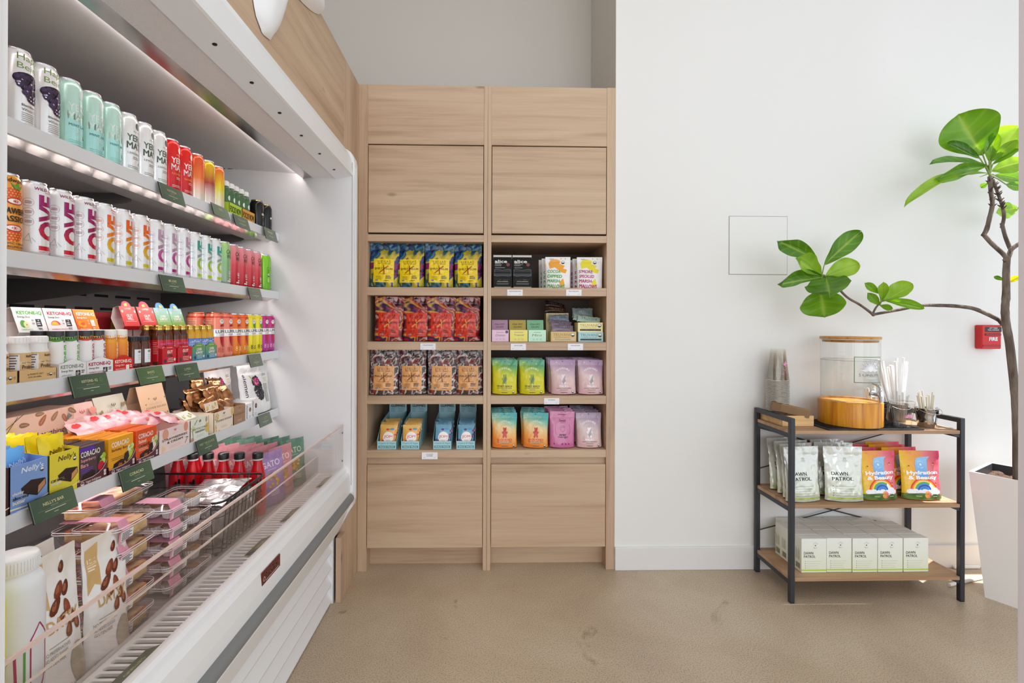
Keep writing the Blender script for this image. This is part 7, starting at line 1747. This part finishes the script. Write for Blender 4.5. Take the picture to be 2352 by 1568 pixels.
def rainbow_print():
    p = Pr()
    p.poly([(-W2 * .16, .07), (-W2 * .16, .15), (-W2 * .10, .172), (W2 * .02, .180), (W2 * .26, .182), (W2 * .17, .165), (W2 * .13, .13), (W2 * .16, .07)], lambda u, v: mix('#4a8cd8', '#9accf2', (v - .07) / .1))
    p.arc('LITTLE WEST', -.002, .148, .0145, .004, '#f2f6fa', 150, 30); p.arc('WELLNESS', -.002, .148, .0145, .004, '#f2f6fa', 210, 330).ell(-.002, .148, .0045, .0045, '#eaf2fa', 10)
    for k, c in enumerate(('#e2331c', '#f28a1c', '#f6d82c', '#5aa858', '#4a8fd0', '#1f4a9a')): p.ring(.0, .030, .062 - k * .0058, .006, c, 26, 0, 180, .062 - k * .0058)
    p.ell(.0, .03, .0275, .0275, '#3f86d8', 20, 0, 180)
    for u, r in ((-.06, .014), (-.042, .016), (-.02, .012), (.0, .016), (.022, .012), (.045, .015), (.062, .011)): p.ell(u, .032, r, r * .8, '#f4f2f6', 14)
    p.poly([(.026, .020), (.028, .045), (.022, .062), (.030, .070), (.037, .060), (.038, .052), (.055, .050), (.062, .044), (.060, .020), (.055, .020), (.052, .036), (.040, .036), (.034, .020)], '#f6f4f8')
    p.poly([(-W2 / 2, 0), (W2 / 2, 0), (W2 / 2, .018), (.03, .026), (-.02, .028), (-W2 / 2, .022)], lambda u, v: mix('#3a5a2c', '#6a8a44', .5 + noise.noise(Vector((u * 30, v * 50, 0)))))
    p.ell(.012, .022, .0145, .0145, lambda u, v: mix('#f2b02c', '#f06a7a', (u + .002) / .028), 20)
    p.lines(-.04, .014, .026, 1, '#d8e0c0', .003, .002).lines(.034, .013, .022, 1, '#d8e0c0', .003, .002)
    p.text('Hydration', .0, .112, .021, '#fdf6f2', w=.138, bold=.045, rot=2).text('& Beauty', .0, .091, .021, '#fdf6f2', w=.130, bold=.045, rot=2).lines(-.004, .077, .045, 1, '#dcecf8', .003, .0014, 'c', 0)
    for u, v in ((.054, .150), (-.056, .138), (.052, .066)): p.ell(u, v, .0035, .004, '#f2c84a', 8).ell(u + .002, v + .003, .003, .003, '#4a3020', 6)
    return p
def rainbow(label, loc, rz, tilt, first=[None]):
    if first[0] is None:
        first[0] = pouch(label, 'pouch', 'rainbow drink mix pouches', W2, H2, .055, lambda x, z: ramp(((0, '#f0c81c'), (.32, '#f2a83a'), (.55, '#f09a52'), (.72, '#ec7a80'), (1, '#dc4a6a')), x / W2 + .5 + (z / H2 - .5) * .12), rainbow_print(), loc, rz, 'film', 7, 'rainbow_pouch', wr=.002, taper=.04)
        o = first[0]
    else: o = dup(first[0], loc, rz, label)
    o.rotation_euler = (R(tilt), 0, R(rz)); return o
Yr = 2.10
rainbow('front rainbow pouch next to the pale silver pouches', (px_at(1972, 2064, Yr), Yr, ZM), 3, -4)
rainbow('front rainbow pouch at the planter end of the rack', (px_at(2066, 2165, Yr), Yr, ZM), -4, -4)
for k, (xc, Y, rz) in enumerate(((2068, 2.165, 4), (2040, 2.215, 0), (2030, 2.265, 3), (1975, 2.165, 2), (1950, 2.225, -2), (1900, 2.265, 0), (1870, 2.275, 3))):
    if k == 6: continue
    rainbow(('rainbow pouch behind the front one at the planter end', 'second rainbow pouch back at the planter end', 'rearmost rainbow pouch at the planter end', 'rainbow pouch behind the front one next to the silver pouches', 'second rainbow pouch back in the middle of the rack', 'rainbow pouch at the back behind the silver pouches')[k], (at(xc, 1100, Y=Y).x, Y, ZM), rz, -3)
# ---- bottom board: twenty-five small white boxes
bw, bd2, bh = .1125, .0462, .149
fx0 = at(1840, 1315, Y=2.083).x
def dbox():
    p = Pr().rect(-bw * .49, .008, bw * .49, .0135, '#b4d63c')
    for k, s_ in enumerate(('DAWN', 'PATROL')): p.text(s_, -bw * .40, bh * (.575 - k * .10), .0112, '#2c302a', al='l', w=bw * (.37 if k == 0 else .46), bold=.012)
    p.arc('LITTLE', .006, bh * .80, .0115, .0042, '#8d938c', 150, 30); p.arc('WEST', .006, bh * .80, .0115, .0042, '#8d938c', 225, 315).ell(.006, bh * .80, .003, .003, '#6d736c', 10)
    for k in range(4): p.ell(-bw * .34, bh * (.335 - k * .065), .0014, .0018, '#4a504a', 6); p.lines(-bw * .29, bh * (.33 - k * .065), bw * .62, 1, '#c2c5b8', .003, .001)
    s_ = Pr().lines(.008, bh * .62, .004, 1, '#8a8c7c', .003, .001)
    for k in range(5): s_.rect(.006 + k * .006, .05, .0085 + k * .006, .05 + .05 * (1 - .12 * (k % 3)), '#b3b49c')
    for k in range(8): s_.rect(.008 + k * .0038, .012, .0096 + k * .0038, .036, '#5a5c50')
    return carton('', 'box', 'small white drink mix boxes', bw - .001, bd2 - .0006, bh, lambda q: mix('#e6ead0', '#f1f1ea', q.z / bh), p, (0, 0, 0), 0, name='drink_mix_box', side=s_)
bx_ = dbox()
for j in range(5):
    for i in range(5):
        lb = f'small white box, {ORD[i]} column from the rack end, {("front row", "second row", "third row", "fourth row", "rearmost row")[j]}'
        off = (0, -.004, -.002, -.003, .028)[j]; loc = (fx0 + bw / 2 + i * (bw + .0022) + off + random.uniform(-.0008, .0008), 2.081 + j * (bd2 + .0008) + (.003 if i in (1,) and j == 0 else 0) - .0, ZB)
        if i == 4 and j == 4: continue
        o = bx_ if (i == 0 and j == 0) else dup(bx_, loc, 0, lb)
        o.location = loc; o['label'] = lb
# ------------------------------------------------------------------ let everything rest on its shelf
bpy.context.view_layer.update()
def settle():
    lows = {}
    for o in COL.objects:
        if o.type != 'MESH': continue
        r = o
        while r.parent: r = r.parent
        if r.get('category') in (None, 'refrigerator', 'cabinet', 'shelf rack', 'sign', 'price card', 'plant', 'planter', 'panel', 'fire alarm', 'wall ornament', 'straw', 'stirrer'): continue
        M = o.matrix_world; z = min((M @ Vector(c)).z for c in o.bound_box)
        if z < lows.get(r.name, (9, None))[0]:
            n = len(o.data.vertices); co = [0.0] * (n * 3); o.data.vertices.foreach_get('co', co)
            a, b, c, d = M[2]; z = min(a * co[3 * i] + b * co[3 * i + 1] + c * co[3 * i + 2] + d for i in range(n)) if n else z
            if z < lows.get(r.name, (9, None))[0]: lows[r.name] = (z, r)
    for z, r in lows.values():
        x, y = r.location.x, r.location.y
        fl = [s_ - .004 for s_ in SHZ] + [.528] if x < -.7 else FL if y > YW and abs(x) < .64 else [.744, .424, .109]
        f = min(fl, key=lambda q: abs(q - z))
        if -.012 < z - f < .0005: r.location.z += f + .0006 - z
settle()
